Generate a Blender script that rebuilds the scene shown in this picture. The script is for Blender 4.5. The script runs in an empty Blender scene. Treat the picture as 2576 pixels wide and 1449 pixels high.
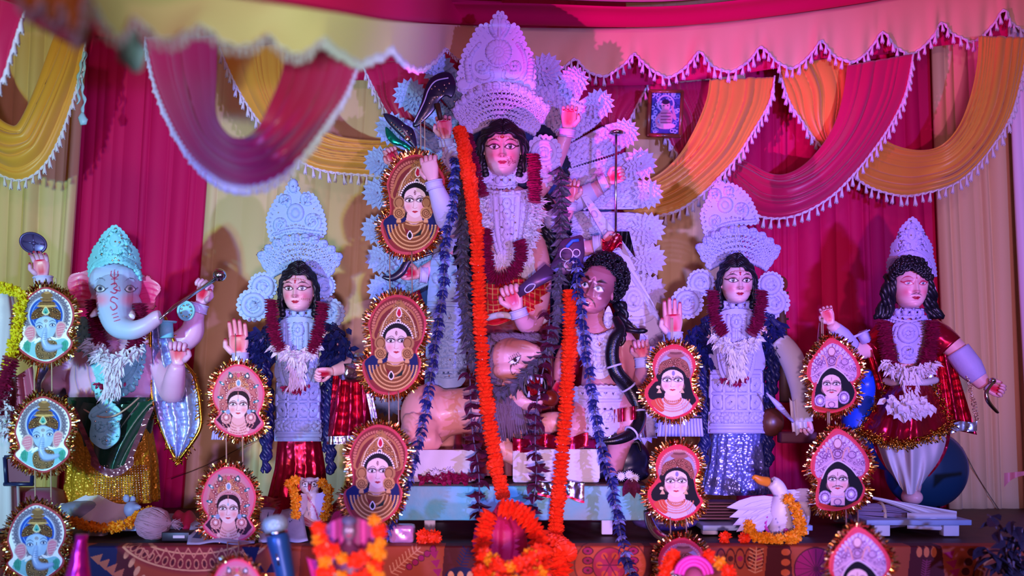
import bpy, bmesh, math, random
import numpy as np
from mathutils import Vector, Matrix, geometry
sin, cos, pi = math.sin, math.cos, math.pi
random.seed(7)
SC = bpy.context.scene
COL = SC.collection
K = 36/35/2576          # radians-ish per pixel of a 35 mm lens on a 36 mm sensor
HOR = 1020              # pixel row of the camera's horizon
CZ = 1.33               # eye height

# ------------------------------------------------------------------ camera, world, lamps, exposure
cam = bpy.data.cameras.new('camera')
cam.lens = 35; cam.sensor_width = 36; cam.shift_y = (HOR-724.5)/2576
cam.clip_start = 0.05
camo = bpy.data.objects.new('camera', cam); COL.objects.link(camo)
camo.location = (0, 0, CZ); camo.rotation_euler = (pi/2, 0, 0)
SC.camera = camo
cam.dof.use_dof = True; cam.dof.focus_distance = 4.75; cam.dof.aperture_fstop = 1.25
SC.view_settings.view_transform = 'Standard'
SC.view_settings.look = 'None'
SC.view_settings.gamma = 1
SC.view_settings.use_curve_mapping = False
SC.view_settings.exposure = 0.0
W = bpy.data.worlds.new('world'); SC.world = W; W.use_nodes = True
W.node_tree.nodes['Background'].inputs[0].default_value = (0.6, 0.26, 0.24, 1)
W.node_tree.nodes['Background'].inputs[1].default_value = 0.16

def lamp(name, loc, aim, col, watt, size=0.1, ang=80, blend=0.5):
    l = bpy.data.lights.new(name, 'SPOT'); l.energy = watt; l.color = col
    l.shadow_soft_size = size; l.spot_size = math.radians(ang); l.spot_blend = blend
    o = bpy.data.objects.new(name, l); COL.objects.link(o); o.location = loc
    o.rotation_euler = (Vector(aim)-Vector(loc)).to_track_quat('-Z', 'Y').to_euler()
    return o
# LED stage lamps in front of the platform, each its own colour; the last two are added fill
lamp('stage_light_cyan', (-2.7, -.4, 1.2), (-2.55, 5.0, 1.6), (0.05, 0.78, 1.0), 320, .06, 34, .7)
lamp('stage_light_green', (-2.6, -.4, 1.3), (-2.2, 5.6, 2.6), (0.70, 1.0, 0.34), 470, .06, 50, .8)
lamp('stage_light_blue', (-2.5, -.4, 1.25), (-.8, 5.0, 1.8), (0.11, 0.24, 1.0), 680, .06, 44, .6)
lamp('stage_light_pink', (-1.5, 2.2, .9), (1.5, 5.4, 3.7), (1.0, 0.03, 0.80), 820, .04, 28, .6)
lamp('stage_light_violet', (2.1, -.4, 1.4), (.1, 5.0, 2.35), (0.36, 0.20, 1.0), 820, .06, 46, .6)
lamp('stage_light_purple', (2.2, -.4, 1.4), (2.0, 5.0, 1.6), (0.18, 0.24, 1.0), 740, .06, 44, .7)
lamp('stage_light_magenta', (.9, -.4, 1.2), (2.9, 5.8, 2.4), (1.0, 0.26, 0.66), 400, .06, 31, .9)
lamp('stage_light_rose', (.1, -.6, 1.0), (0, 4.8, .95), (1.0, 0.60, 0.95), 620, .10, 46, 1.)
lamp('canopy_fill_light', (1.3, 1.0, 1.7), (-.8, 2.7, 2.75), (0.66, 0.94, 0.74), 140, .08, 62, .8)  # added lamp, only to brighten the front left valance
lamp('fill_light', (-.6, -6.0, 3.4), (-.4, 5.0, 1.7), (1.0, 0.46, 0.88), 470, .4, 70, .5)  # added soft fill from behind the camera, washing the whole stage

# ------------------------------------------------------------------ helpers
def P(px, py, Y): return Vector(((px-1288)*K*Y, Y, CZ+(HOR-py)*K*Y))
def S(n, Y): return n*K*Y
def lin(c):
    if isinstance(c, str):
        c = c.lstrip('#'); c = [int(c[i:i+2], 16)/255 for i in (0, 2, 4)]
        return tuple(x/12.92 if x <= .04045 else ((x+.055)/1.055)**2.4 for x in c)
    return tuple(c[:3])

def mat(name, col, rough=.5, metal=0., bump=None, vary=None, vcol=False, sheen=0., coat=0., trans=0., weave=None, spec=None):
    m = bpy.data.materials.new(name); m.use_nodes = True
    nt = m.node_tree; b = nt.nodes['Principled BSDF']; N = nt.nodes.new; L = nt.links.new
    c = (*lin(col), 1)
    b.inputs['Base Color'].default_value = c
    b.inputs['Roughness'].default_value = rough; b.inputs['Metallic'].default_value = metal
    if sheen: b.inputs['Sheen Weight'].default_value = sheen
    if coat: b.inputs['Coat Weight'].default_value = coat; b.inputs['Coat Roughness'].default_value = .15
    if trans: b.inputs['Transmission Weight'].default_value = trans
    if spec is not None: b.inputs['Specular IOR Level'].default_value = spec
    src = None
    if vcol:
        a = N('ShaderNodeVertexColor'); a.layer_name = 'Col'; src = a.outputs['Color']
        L(src, b.inputs['Base Color'])
    tc = N('ShaderNodeTexCoord')
    if vary:                                    # scale, amount, second colour
        n = N('ShaderNodeTexNoise'); n.inputs['Scale'].default_value = vary[0]; n.inputs['Detail'].default_value = 4
        L(tc.outputs['Object'], n.inputs['Vector'])
        r = N('ShaderNodeMapRange'); r.inputs[1].default_value = .35; r.inputs[2].default_value = .7
        r.inputs[3].default_value = 0; r.inputs[4].default_value = vary[1]; L(n.outputs['Fac'], r.inputs[0])
        x = N('ShaderNodeMix'); x.data_type = 'RGBA'
        L(r.outputs[0], x.inputs[0])
        if src is not None: L(src, x.inputs[6])
        else: x.inputs[6].default_value = c
        x.inputs[7].default_value = (*lin(vary[2]), 1)
        L(x.outputs[2], b.inputs['Base Color'])
    if bump:                                    # kind, scale, strength, distance
        if bump[0] == 'noise':
            n = N('ShaderNodeTexNoise'); n.inputs['Scale'].default_value = bump[1]; n.inputs['Detail'].default_value = 5; out = n.outputs['Fac']
        elif bump[0] == 'cell':
            n = N('ShaderNodeTexVoronoi'); n.inputs['Scale'].default_value = bump[1]; out = n.outputs['Distance']
        elif bump[0] == 'crinkle':
            n = N('ShaderNodeTexVoronoi'); n.inputs['Scale'].default_value = bump[1]; n.feature = 'SMOOTH_F1'; out = n.outputs['Distance']
        else:
            n = N('ShaderNodeTexWave'); n.inputs['Scale'].default_value = bump[1]; n.inputs['Distortion'].default_value = 2; out = n.outputs['Fac']
        L(tc.outputs['Object'], n.inputs['Vector'])
        bp = N('ShaderNodeBump'); bp.inputs['Strength'].default_value = bump[2]; bp.inputs['Distance'].default_value = bump[3]
        L(out, bp.inputs['Height']); L(bp.outputs[0], b.inputs['Normal'])
    return m

M = {}
M['paint'] = mat('painted_print', '#ffffff', .42, vcol=True)
M['print'] = mat('printed_card', '#ffffff', .6, vcol=True, spec=.15)
M['skin'] = mat('painted_clay', '#f0b8b0', .4, vcol=True, coat=.08)
for k_, c_ in (('shola', '#d0c8f0'), ('shola_lit_blue', '#a4c4ee'), ('shola_lit_aqua', '#88d8dc'), ('shola_lit_lilac', '#bcb8f0')):
    M[k_] = mat('carved_pith_'+k_, c_, .55, bump=('noise', 60, .35, .004))  # white pith, the lamp hue on each statue put into its colour
M['shola_line'] = mat('grooved_pith_line', '#8c86a6', .6)
M['gem'] = mat('mirror_sequin', '#fff4e0', .12, 1.)
M['gold'] = mat('gold_foil', '#d79a34', .22, 1., bump=('noise', 90, .5, .003))
M['silver'] = mat('silver_foil', '#d8d8e4', .25, 1., bump=('crinkle', 45, .8, .006))
M['steel'] = mat('polished_steel', '#c8ccd4', .16, 1.)
M['hair'] = mat('black_hair', '#0b0b18', .42)
M['curl'] = mat('blue_black_curls', '#1a2058', .4)
M['maroon_foil'] = mat('maroon_foil_cloth', '#b01038', .26, .75, bump=('crinkle', 30, .8, .008))
M['green_satin'] = mat('green_satin', '#06402a', .22, .25, sheen=.3)
M['black'] = mat('black_paint', '#0a0a10', .4)
M['white_cloth'] = mat('white_cotton', '#dcd8dc', .75, bump=('noise', 120, .15, .002))
M['wood'] = mat('dark_wood', '#4a2a18', .55, vary=(14, .7, '#2a160c'))
M['petal_white'] = mat('white_paper_petals', '#e4e0ea', .6)
M['maroon_petal'] = mat('dark_crimson_petals', '#a41650', .5, vary=(40, .7, '#6c0a34'))
M['orange_petal'] = mat('orange_marigold', '#ff3a04', .6, vary=(60, .6, '#e82400'))
M['yellow_petal'] = mat('yellow_marigold', '#f4a204', .6, vary=(60, .5, '#f08000'))
M['lemon_petal'] = mat('lemon_marigold', '#e8d408', .6, vary=(60, .5, '#c8b000'))
M['blue_petal'] = mat('indigo_petals', '#30388c', .5, vary=(50, .6, '#141a50'))
M['grey_leaf'] = mat('dull_leaf', '#6c6678', .5, vary=(30, .7, '#484658'))
M['plum_leaf'] = mat('plum_leaf', '#681c40', .4, vary=(30, .7, '#2c0a1c'))
M['thread'] = mat('cotton_thread', '#c8b090', .7)
M['pink_cloth'] = mat('magenta_cloth', '#c01050', .6, bump=('noise', 60, .3, .004))

class MB:
    """collects shapes and links them as ONE mesh object; each vertex may carry a paint colour"""
    def __init__(s): s.v = []; s.f = []; s.m = []; s.c = []; s.col = (1, 1, 1); s.mi = 0
    def add(s, vs, fs, cols=None):
        o = len(s.v)
        s.v.extend([tuple(v) for v in vs]); s.f.extend([tuple(i+o for i in f) for f in fs])
        s.m.extend([s.mi]*len(fs))
        if cols is None: s.c.extend([s.col]*len(vs))
        else: s.c.extend([tuple(c[:3]) for c in cols])
        return s
    def paint(s, c): s.col = lin(c); return s
    def mesh(s, name, mats, off=(0, 0, 0), smooth=True):
        me = bpy.data.meshes.new(name)
        off = Vector(off)
        a = np.array(s.v, dtype=float).reshape(-1, 3)-np.array(off)
        me.from_pydata(a.tolist(), [], s.f)
        if not isinstance(mats, (list, tuple)): mats = [mats]
        for m in mats: me.materials.append(m)
        if len(mats) > 1: me.polygons.foreach_set('material_index', s.m)
        if smooth: me.polygons.foreach_set('use_smooth', [True]*len(s.f))
        ca = me.color_attributes.new('Col', 'FLOAT_COLOR', 'POINT')
        c4 = np.ones((len(s.c), 4)); c4[:, :3] = np.array(s.c).reshape(-1, 3)
        ca.data.foreach_set('color', c4.ravel())
        me.update(); return me
    def build(s, name, mats, parent=None, smooth=True, loc=None, label=None, kind=None):
        base = loc if loc is not None else (root_loc(parent) if parent else (0, 0, 0))
        me = s.mesh(name, mats, base, smooth)
        o = bpy.data.objects.new(name, me); COL.objects.link(o)
        if parent: o.parent = parent
        elif loc is not None: o.location = loc
        if label: o['label'] = label
        if kind: o['kind'] = kind
        return o
    # ---- shapes
    def tube(s, path, r, n=8, flat=1., caps=True, closed=False, cols=None):
        path = [Vector(p) for p in path]; k = len(path)
        rs = r if isinstance(r, (list, tuple)) else [r]*k
        if len(rs) != k: rs = [float(x) for x in np.interp(np.linspace(0, 1, k), np.linspace(0, 1, len(rs)), rs)]
        vs = []; ref = None; vc = []
        for i in range(k):
            if closed: t = path[(i+1) % k]-path[i-1]
            else: t = path[min(i+1, k-1)]-path[max(i-1, 0)]
            if t.length < 1e-9: t = Vector((0, 0, 1))
            t.normalize()
            if ref is None:
                ref = Vector((0, 1, 0)) if abs(t.y) < .9 else Vector((1, 0, 0))
            u = ref-t*ref.dot(t)
            if u.length < 1e-6: u = t.orthogonal()
            u.normalize(); ref = u; w = t.cross(u)
            for j in range(n):
                a = 2*pi*j/n
                vs.append(path[i]+(u*cos(a)*flat+w*sin(a))*rs[i])
                if cols is not None: vc.append(cols[i])
        fs = []
        for i in range(k if closed else k-1):
            for j in range(n):
                a = i*n+j; b = i*n+(j+1) % n; i2 = (i+1) % k
                fs.append((a, b, i2*n+(j+1) % n, i2*n+j))
        if caps and not closed:
            fs.append(tuple(range(n-1, -1, -1))); fs.append(tuple((k-1)*n+j for j in range(n)))
        return s.add(vs, fs, vc if cols is not None else None)
    def ball(s, c, r, seg=10, rings=7, rot=None):
        c = Vector(c); r = r if isinstance(r, (list, tuple)) else (r, r, r)
        vs = [Vector((0, 0, r[2]))]
        for i in range(1, rings):
            t = pi*i/rings
            for j in range(seg):
                a = 2*pi*j/seg; vs.append(Vector((r[0]*sin(t)*cos(a), r[1]*sin(t)*sin(a), r[2]*cos(t))))
        vs.append(Vector((0, 0, -r[2])))
        if rot is not None: vs = [rot @ v for v in vs]
        vs = [v+c for v in vs]; fs = []
        for j in range(seg):
            fs.append((0, 1+j, 1+(j+1) % seg))
            for i in range(rings-2):
                a = 1+i*seg+j; b = 1+i*seg+(j+1) % seg
                fs.append((a, a+seg, b+seg, b))
            e = 1+(rings-2)*seg
            fs.append((e+j, len(vs)-1, e+(j+1) % seg))
        return s.add(vs, fs)
    def loft(s, secs, n=28, power=2., caps=True, cols=None):
        """secs: (centre, half-width x, half-depth y) rings in horizontal planes"""
        vs = []; fs = []; k = len(secs); vc = []
        for i, (c, rx, ry) in enumerate(secs):
            for j in range(n):
                a = 2*pi*j/n; ca, sa = cos(a), sin(a)
                e = 2/power
                vs.append((c[0]+rx*math.copysign(abs(ca)**e, ca), c[1]+ry*math.copysign(abs(sa)**e, sa), c[2]))
                if cols is not None: vc.append(cols[i])
        for i in range(k-1):
            for j in range(n):
                a = i*n+j; b = i*n+(j+1) % n
                fs.append((a, b, b+n, a+n))
        if caps: fs.append(tuple(range(n-1, -1, -1))); fs.append(tuple((k-1)*n+j for j in range(n)))
        return s.add(vs, fs, vc if cols is not None else None)
    def slab(s, pts, thick, bev=0.):
        """closed outline (front side) given thickness away from the viewer (+Y); optional bevelled front edge"""
        pts = [Vector(p) for p in pts]; n = len(pts)
        c = sum(pts, Vector())/n
        area = sum(pts[i].x*pts[(i+1) % n].z-pts[(i+1) % n].x*pts[i].z for i in range(n))
        if area < 0: pts = pts[::-1]
        vs = []; fs = []
        if bev:
            inn = []
            for i in range(n):
                d = pts[(i+1) % n]-pts[i-1]; d.y = 0
                if d.length < 1e-9: d = Vector((1, 0, 0))
                d.normalize(); q = pts[i]+Vector((-d.z, 0, d.x))*bev; inn.append(q)
            mid = [p+Vector((0, bev, 0)) for p in pts]
            layers = [inn, mid, [p+Vector((0, thick, 0)) for p in pts]]
        else: layers = [pts, [p+Vector((0, thick, 0)) for p in pts]]
        for l in layers: vs += l
        tri = geometry.tessellate_polygon([[Vector((p.x, p.z, 0)) for p in pts]])
        for t in tri:
            a, b, d = [layers[0][i] for i in t]
            if (b-a).cross(d-a).y > 0: t = t[::-1]
            fs.append(tuple(t))
            e = (len(layers)-1)*n
            fs.append(tuple(i+e for i in t[::-1]))
        for l in range(len(layers)-1):
            for i in range(n):
                j = (i+1) % n
                fs.append((l*n+i, l*n+n+i, l*n+n+j, l*n+j))
        return s.add(vs, fs)
    def grid(s, nu, nv, fn, colfn=None):
        vs = []; vc = []
        for i in range(nv+1):
            for j in range(nu+1):
                vs.append(fn(j/nu, i/nv))
                if colfn: vc.append(colfn(j/nu, i/nv))
        fs = [(i*(nu+1)+j, i*(nu+1)+j+1, (i+1)*(nu+1)+j+1, (i+1)*(nu+1)+j) for i in range(nv) for j in range(nu)]
        return s.add(vs, fs, vc if colfn else None)
    def box(s, c, size, rot=None):
        c = Vector(c); x, y, z = [d/2 for d in size]
        vs = [Vector((a*x, b*y, d*z)) for d in (-1, 1) for b in (-1, 1) for a in (-1, 1)]
        if rot is not None: vs = [rot @ v for v in vs]
        return s.add([v+c for v in vs], [(0, 2, 3, 1), (4, 5, 7, 6), (0, 1, 5, 4), (2, 6, 7, 3), (0, 4, 6, 2), (1, 3, 7, 5)])
    def bbox(s, c, size, bev, rot=None):
        """box with bevelled edges"""
        bm = bmesh.new(); bmesh.ops.create_cube(bm, size=1)
        for v in bm.verts: v.co = Vector((v.co.x*size[0], v.co.y*size[1], v.co.z*size[2]))
        bmesh.ops.bevel(bm, geom=bm.edges[:], offset=bev, segments=2, affect='EDGES', profile=.6)
        bm.verts.index_update()
        vs = [(rot @ v.co if rot is not None else v.co)+Vector(c) for v in bm.verts]
        fs = [[v.index for v in f.verts] for f in bm.faces]; bm.free()
        return s.add(vs, fs)
    def petal(s, base, d, length, width, up, cup=.2, n=4):
        """a pointed petal or leaf from base along d"""
        d = Vector(d).normalized(); up = Vector(up); up = (up-d*up.dot(d)).normalized(); w = d.cross(up)
        vs = []; fs = []
        for i in range(n+1):
            t = i/n; x = width*(sin(pi*min(1, t*.86+.14))**.8)*(1 if t < 1 else .05)
            h = cup*length*t*t
            for a in (-1, 0, 1):
                vs.append(Vector(base)+d*length*t+w*x*a*.5+up*(h+abs(a)*x*.25))
        for i in range(n):
            for a in range(2):
                q = i*3+a; fs.append((q, q+1, q+4, q+3))
        return s.add(vs, fs)

def root_loc(o):
    while o.parent: o = o.parent
    return o.location
def tag(o, label, cat, group=None):
    o['label'] = label; o['category'] = cat
    if group: o['group'] = group
    return o
def thing(name, label, cat, loc=(0, 0, 0), group=None):
    o = bpy.data.objects.new(name, None); COL.objects.link(o); o.location = loc; o.empty_display_size = .05
    return tag(o, label, cat, group)
def inst(src, parent, name, M4):
    """copy of a part mesh placed by a world matrix under a parent"""
    o = bpy.data.objects.new(name, src); COL.objects.link(o); o.parent = parent
    o.matrix_local = Matrix.Translation(-Vector(root_loc(parent))) @ M4
    return o
def copy_tree(o, parent=None):
    c = o.copy(); COL.objects.link(c)
    if parent: c.parent = parent
    for ch in list(o.children): copy_tree(ch, c)
    return c

def cr(pts, per=8, closed=False):
    """Catmull-Rom through points"""
    pts = [Vector(p) for p in pts]; n = len(pts); out = []
    for i in range(n if closed else n-1):
        if closed: a, b, c, d = pts[i-1], pts[i], pts[(i+1) % n], pts[(i+2) % n]
        else: a, b, c, d = pts[max(i-1, 0)], pts[i], pts[i+1], pts[min(i+2, n-1)]
        for j in range(per):
            t = j/per
            out.append(.5*((2*b)+(c-a)*t+(2*a-5*b+4*c-d)*t*t+(3*b-a-3*c+d)*t**3))
    if not closed: out.append(pts[-1].copy())
    return out
def resamp(path, n=None, step=None):
    path = [Vector(p) for p in path]
    L = [0]
    for i in range(1, len(path)): L.append(L[-1]+(path[i]-path[i-1]).length)
    if n is None: n = max(2, int(L[-1]/step)+1)
    T = np.linspace(0, L[-1], n)
    A = np.array([tuple(p) for p in path])
    return [Vector((float(np.interp(t, L, A[:, 0])), float(np.interp(t, L, A[:, 1])), float(np.interp(t, L, A[:, 2])))) for t in T]
def pxs(pts, Y, d=0.):
    """list of picture points on a depth (or list of depths) -> world points"""
    return [P(p[0], p[1], (p[2] if len(p) > 2 else Y)+d) for p in pts]
def frame(o, zdir, up=(0, -1, 0), s=1.):
    z = Vector(zdir).normalized(); y = Vector(up); y = (y-z*y.dot(z))
    if y.length < 1e-5: y = z.orthogonal()
    y.normalize(); x = y.cross(z)
    m = Matrix((x, y, z)).transposed().to_4x4()
    return Matrix.Translation(Vector(o)) @ m @ Matrix.Scale(s, 4)

# ------------------------------------------------------------------ painter: flat print and painted faces, as colour per vertex
UP = (1, 0, 0); UP2 = (1.8, 0, 0); DN = (-.8, 0, 0); HOLE = (-.5, 1, 0)
class Paint:
    def __init__(s, X, Y, base):
        s.X = X; s.Y = Y; s.C = np.tile(np.array(lin(base)), (len(X), 1))
    def mix(s, a, col):
        a = np.clip(a, 0, 1)[:, None]; s.C = s.C*(1-a)+np.array(lin(col))*a; return s
    def ell(s, cx, cy, rx, ry, col, rot=0., soft=.12, arc=None):
        c, n = cos(rot), sin(rot); x = s.X-cx; y = s.Y-cy
        u = (x*c+y*n)/rx; v = (-x*n+y*c)/ry
        d = np.sqrt(u*u+v*v); return s.mix((1-d)/soft+.5, col)
    def ring(s, cx, cy, rx, ry, w, col, rot=0.):
        if col is UP2: s.ring(cx, cy, rx, ry, w+1.6, DN, rot); w *= .8
        c, n = cos(rot), sin(rot); x = s.X-cx; y = s.Y-cy
        u = (x*c+y*n)/rx; v = (-x*n+y*c)/ry
        d = np.abs(np.sqrt(u*u+v*v)-1)*min(rx, ry); return s.mix((w-d)/(w*.4)+.0, col)
    def poly(s, pts, col):
        inside = np.zeros(len(s.X), bool); n = len(pts)
        for i in range(n):
            x1, y1 = pts[i]; x2, y2 = pts[(i+1) % n]
            if y1 == y2: continue
            hit = ((y1 > s.Y) != (y2 > s.Y)) & (s.X < (x2-x1)*(s.Y-y1)/(y2-y1)+x1)
            inside ^= hit
        return s.mix(inside.astype(float), col)
    def smooth_poly(s, pts, col):
        return s.poly([(p.x, p.y) for p in cr([(a, b, 0) for a, b in pts], 6, True)], col)
    def line(s, pts, w, col, curve=True, taper=False):
        if col is UP2: s.line(pts, w+1.6, DN, curve, taper); w *= .8
        q = [(p.x, p.y) for p in cr([(a, b, 0) for a, b in pts], 6)] if curve and len(pts) > 2 else pts
        D = np.full(len(s.X), 1e9); n = len(q)-1
        for i in range(n):
            x1, y1 = q[i]; x2, y2 = q[i+1]; dx, dy = x2-x1, y2-y1
            t = np.clip(((s.X-x1)*dx+(s.Y-y1)*dy)/(dx*dx+dy*dy+1e-12), 0, 1)
            d = np.hypot(s.X-x1-t*dx, s.Y-y1-t*dy)
            if taper: d = d+w*.8*np.abs((i+t)/n-.5)*2*(1 if taper is True else taper)
            D = np.minimum(D, d)
        return s.mix((w-D)/(w*(.9 if col is UP2 else .5)), col)
    def dots(s, pts, r, col):
        for x, y in pts: s.ell(x, y, r, r, col, soft=.3)
        return s
def arc(cx, cy, rx, ry, a0, a1, n=24):
    return [(cx+rx*cos(math.radians(a0+(a1-a0)*i/(n-1))), cy+ry*sin(math.radians(a0+(a1-a0)*i/(n-1)))) for i in range(n)]
# ------------------------------------------------------------------ the setting
def structure(name, mb, m, smooth=False):
    o = mb.build(name, m, None, smooth); o['kind'] = 'structure'; return o
FLOORZ = 0.0
STAGE_Z = P(0, 1375, 4.1).z
YB = 5.85
b = MB(); b.box((0, 3, -.03), (12, 9, .06)); structure('floor', b, mat('dark_ground', '#3a2a26', .9, bump=('noise', 8, .4, .01)))
b = MB(); b.box((0, YB+.45, 2.2), (12, .06, 4.6)); structure('wall_back', b, mat('dark_maroon_backing', '#4a0c18', .9))
M['maroon'] = mat('maroon_cloth', '#c80a54', .7, sheen=.0, spec=.2, bump=('noise', 220, .12, .002))
M['maroon_satin'] = mat('maroon_satin', '#c00c50', .42, sheen=.3, bump=('noise', 200, .08, .002))
M['cream'] = mat('cream_cloth', '#dcc088', .62, sheen=.25, bump=('noise', 220, .12, .002))
M['gold_satin'] = mat('golden_satin', '#e0a23a', .40, sheen=.3, bump=('noise', 200, .08, .002))
M['lav_cloth'] = mat('pale_lilac_cloth', '#ecd8ee', .6, sheen=.25)
M['trim'] = mat('white_braid', '#dcd6e2', .6)

def pleated(name, label, m, tl, tr, bl, br, Y, pleats, amp=.03, seed=0, dy=0., group='hanging back curtains'):
    """a hanging curtain: picture x of its corners, pleats running down"""
    rnd = random.Random(seed)
    kn = [0.]
    while kn[-1] < pleats+1: kn.append(kn[-1]+rnd.choice((.5, .7, 1., 1.1, 1.7)))
    am = [rnd.uniform(.25, 1.25) for _ in kn]; sl = [rnd.uniform(-.25, .25) for _ in kn]
    ytop, ybot = dy, 1300
    def fn(u, v):
        vv = v
        x = (tl+(tr-tl)*u)*(1-vv)+(bl+(br-bl)*u)*vv
        p = P(x, ytop+(ybot-ytop)*vv, Y)
        k = u*pleats; i = 0
        k += .22*sin(2.2*vv+3*u+seed)*min(1, 8*u*(1-u))
        while i < len(kn)-2 and kn[i+1] < k: i += 1
        f = (k-kn[i])/(kn[i+1]-kn[i]); f = min(1, max(0, f)); f2 = f**(1+sl[i])
        w = abs(sin(pi*f2))**.8*am[i]*min(1.2, kn[i+1]-kn[i]+.3)*(.65+.35*sin(2.5*vv+i*1.7))
        p.y -= amp*1.9*w*(.7+.3*vv)-.012*sin(7*u+5*vv)
        return p
    mb = MB(); mb.grid(pleats*14, 26, fn)
    o = mb.build(name, m); tag(o, label, 'curtain', group)
    sd = o.modifiers.new('thickness', 'SOLIDIFY'); sd.thickness = .003
    return o
pleated('backdrop_curtain', 'yellow green pleated curtain at the far left edge', M['cream'], -120, 225, -190, 150, 5.72, 11, .035, 1)
pleated('backdrop_curtain', 'wide maroon curtain behind the elephant headed statue', M['maroon'], 190, 570, 120, 475, 5.76, 14, .02, 2)
pleated('backdrop_curtain', 'cream curtain behind the goddess with the owl', M['cream'], 552, 1040, 462, 990, 5.72, 14, .016, 3)
pleated('backdrop_curtain', 'dark red curtain hidden behind the tall central goddess', M['maroon'], 1020, 1650, 930, 1620, 5.78, 16, .016, 4)
pleated('backdrop_curtain', 'brown shaded cream curtain right of the flower halo', M['cream'], 1575, 1880, 1575, 1850, 5.74, 9, .016, 5)
pleated('backdrop_curtain', 'wide maroon curtain behind the moustached prince statue', M['maroon'], 1810, 2362, 1800, 2420, 5.78, 17, .024, 6)
pleated('backdrop_curtain', 'pinkish cream curtain right of the moustached prince statue', M['cream'], 2340, 2760, 2385, 2800, 5.7, 12, .03, 7)
pleated('side_curtain', 'pale lilac curtain leaning in at the right edge', M['lav_cloth'], 2535, 2800, 2590, 2790, 5.55, 6, .03, 8, dy=60)

# tassels: braid along an edge with a white tassel every few centimetres, each tassel a part
def tassel_mesh():
    b = MB(); b.ball((0, 0, -.003), (.0055, .0055, .006), 6, 4)
    b.tube([(0, 0, -.004), (0, 0, -.010), (0, 0, -.016), (0, 0, -.046)], [.003, .0055, .0052, .0115], 7)
    for i in range(5):
        a = i*1.26; b.tube([(.004*cos(a), .004*sin(a), -.04), (.009*cos(a), .009*sin(a), -.052-.003*(i % 2))], [.003, .002], 4)
    return b.mesh('tassel', M['trim'])
TASSEL = tassel_mesh()
def edge_trim(parent, path, step=.043, skip=None, s=1., lean=0., tassels=True):
    path = resamp(path, step=.012)
    b = MB(); rnd = random.Random(len(path))
    b.tube([p+Vector((0, -.004+.003*sin(i*2.1), .003*cos(i*2.1))) for i, p in enumerate(path)], .0058*s, 5)
    b.tube([p+Vector((0, -.004-.003*sin(i*2.1), -.006-.003*cos(i*2.1))) for i, p in enumerate(path)], .0045*s, 5)
    b.build('braid', M['trim'], parent)
    if not tassels: return
    for p in resamp(path, step=step*s)[1:-1]:
        q = frame(p+Vector((0, -.012, -.006)), Vector((rnd.uniform(-.18, .18)+lean, rnd.uniform(-.1, .1), 1)), s=s*rnd.uniform(.85, 1.12))
        inst(TASSEL, parent, 'tassel', q)

def swag(name, label, m, inner, outer, Y, folds=9, amp=.028, bulge=.10, seed=0, trim=True, ts=1., Ya=None, nu=90, nv=72, cat='drape', group='draped swags under the canopy', tass=True):
    """cloth hung between an inner (upper) and an outer (lower) edge, with folds running along it.
    points are picture x, picture y (, depth)"""
    t = thing(name, label, cat, P(outer[0][0], outer[0][1], outer[0][2] if len(outer[0]) > 2 else Y), group)
    A = resamp(cr(pxs(inner, Y, 0), 10), nu+1); B = resamp(cr(pxs(outer, Y, 0), 10), nu+1)
    rnd = random.Random(seed)
    prof = []
    fr = [rnd.uniform(.7, 1.35) for _ in range(6)]; ph = [rnd.uniform(0, 6.28) for _ in range(6)]
    kn = [0.]
    while kn[-1] < 1.3: kn.append(kn[-1]+rnd.choice((.35, .5, .8, 1.2, 1.6))/folds)
    am = [rnd.uniform(.25, 1.1) for _ in kn]; sk = [rnd.uniform(-.45, .45) for _ in kn]; wo = [rnd.uniform(0, 6.28) for _ in kn]
    kn2 = np.array(kn)
    def fold(v, u):
        z = v+(.05*sin(4*u+ph[0])+.025*sin(9*u+ph[1]))*min(1, 5*v)+.1
        i = int(np.searchsorted(kn2, z))-1; i = min(max(i, 0), len(kn)-2)
        f = min(1, max(0, (z-kn[i])/(kn[i+1]-kn[i])))**(1+sk[i])
        return abs(sin(pi*f))**.75*am[i]*(.7+.3*sin(3*u+wo[i]))*min(1.3, (kn[i+1]-kn[i])*folds+.3)-.4
    def fn(u, v):
        i = min(int(u*nu), nu-1); f = u*nu-i
        a = A[i].lerp(A[i+1], f); c = B[i].lerp(B[i+1], f)
        p = a.lerp(c, v)
        e = sin(pi*u)
        p.y -= bulge*e*(.35+.65*sin(pi*min(1, v*.75+.15)))
        k = fold(v, u)
        d = (c-a); d.y = 0
        p.y -= amp*k*(.45+.55*e)*2
        return p
    mb = MB(); mb.grid(nu, nv, fn)
    o = mb.build('cloth', m, t)
    sd = o.modifiers.new('thickness', 'SOLIDIFY'); sd.thickness = .003
    if trim: edge_trim(t, [fn(i/nu, 1.) for i in range(nu+1)], .041, s=ts, tassels=tass)
    return t

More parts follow.
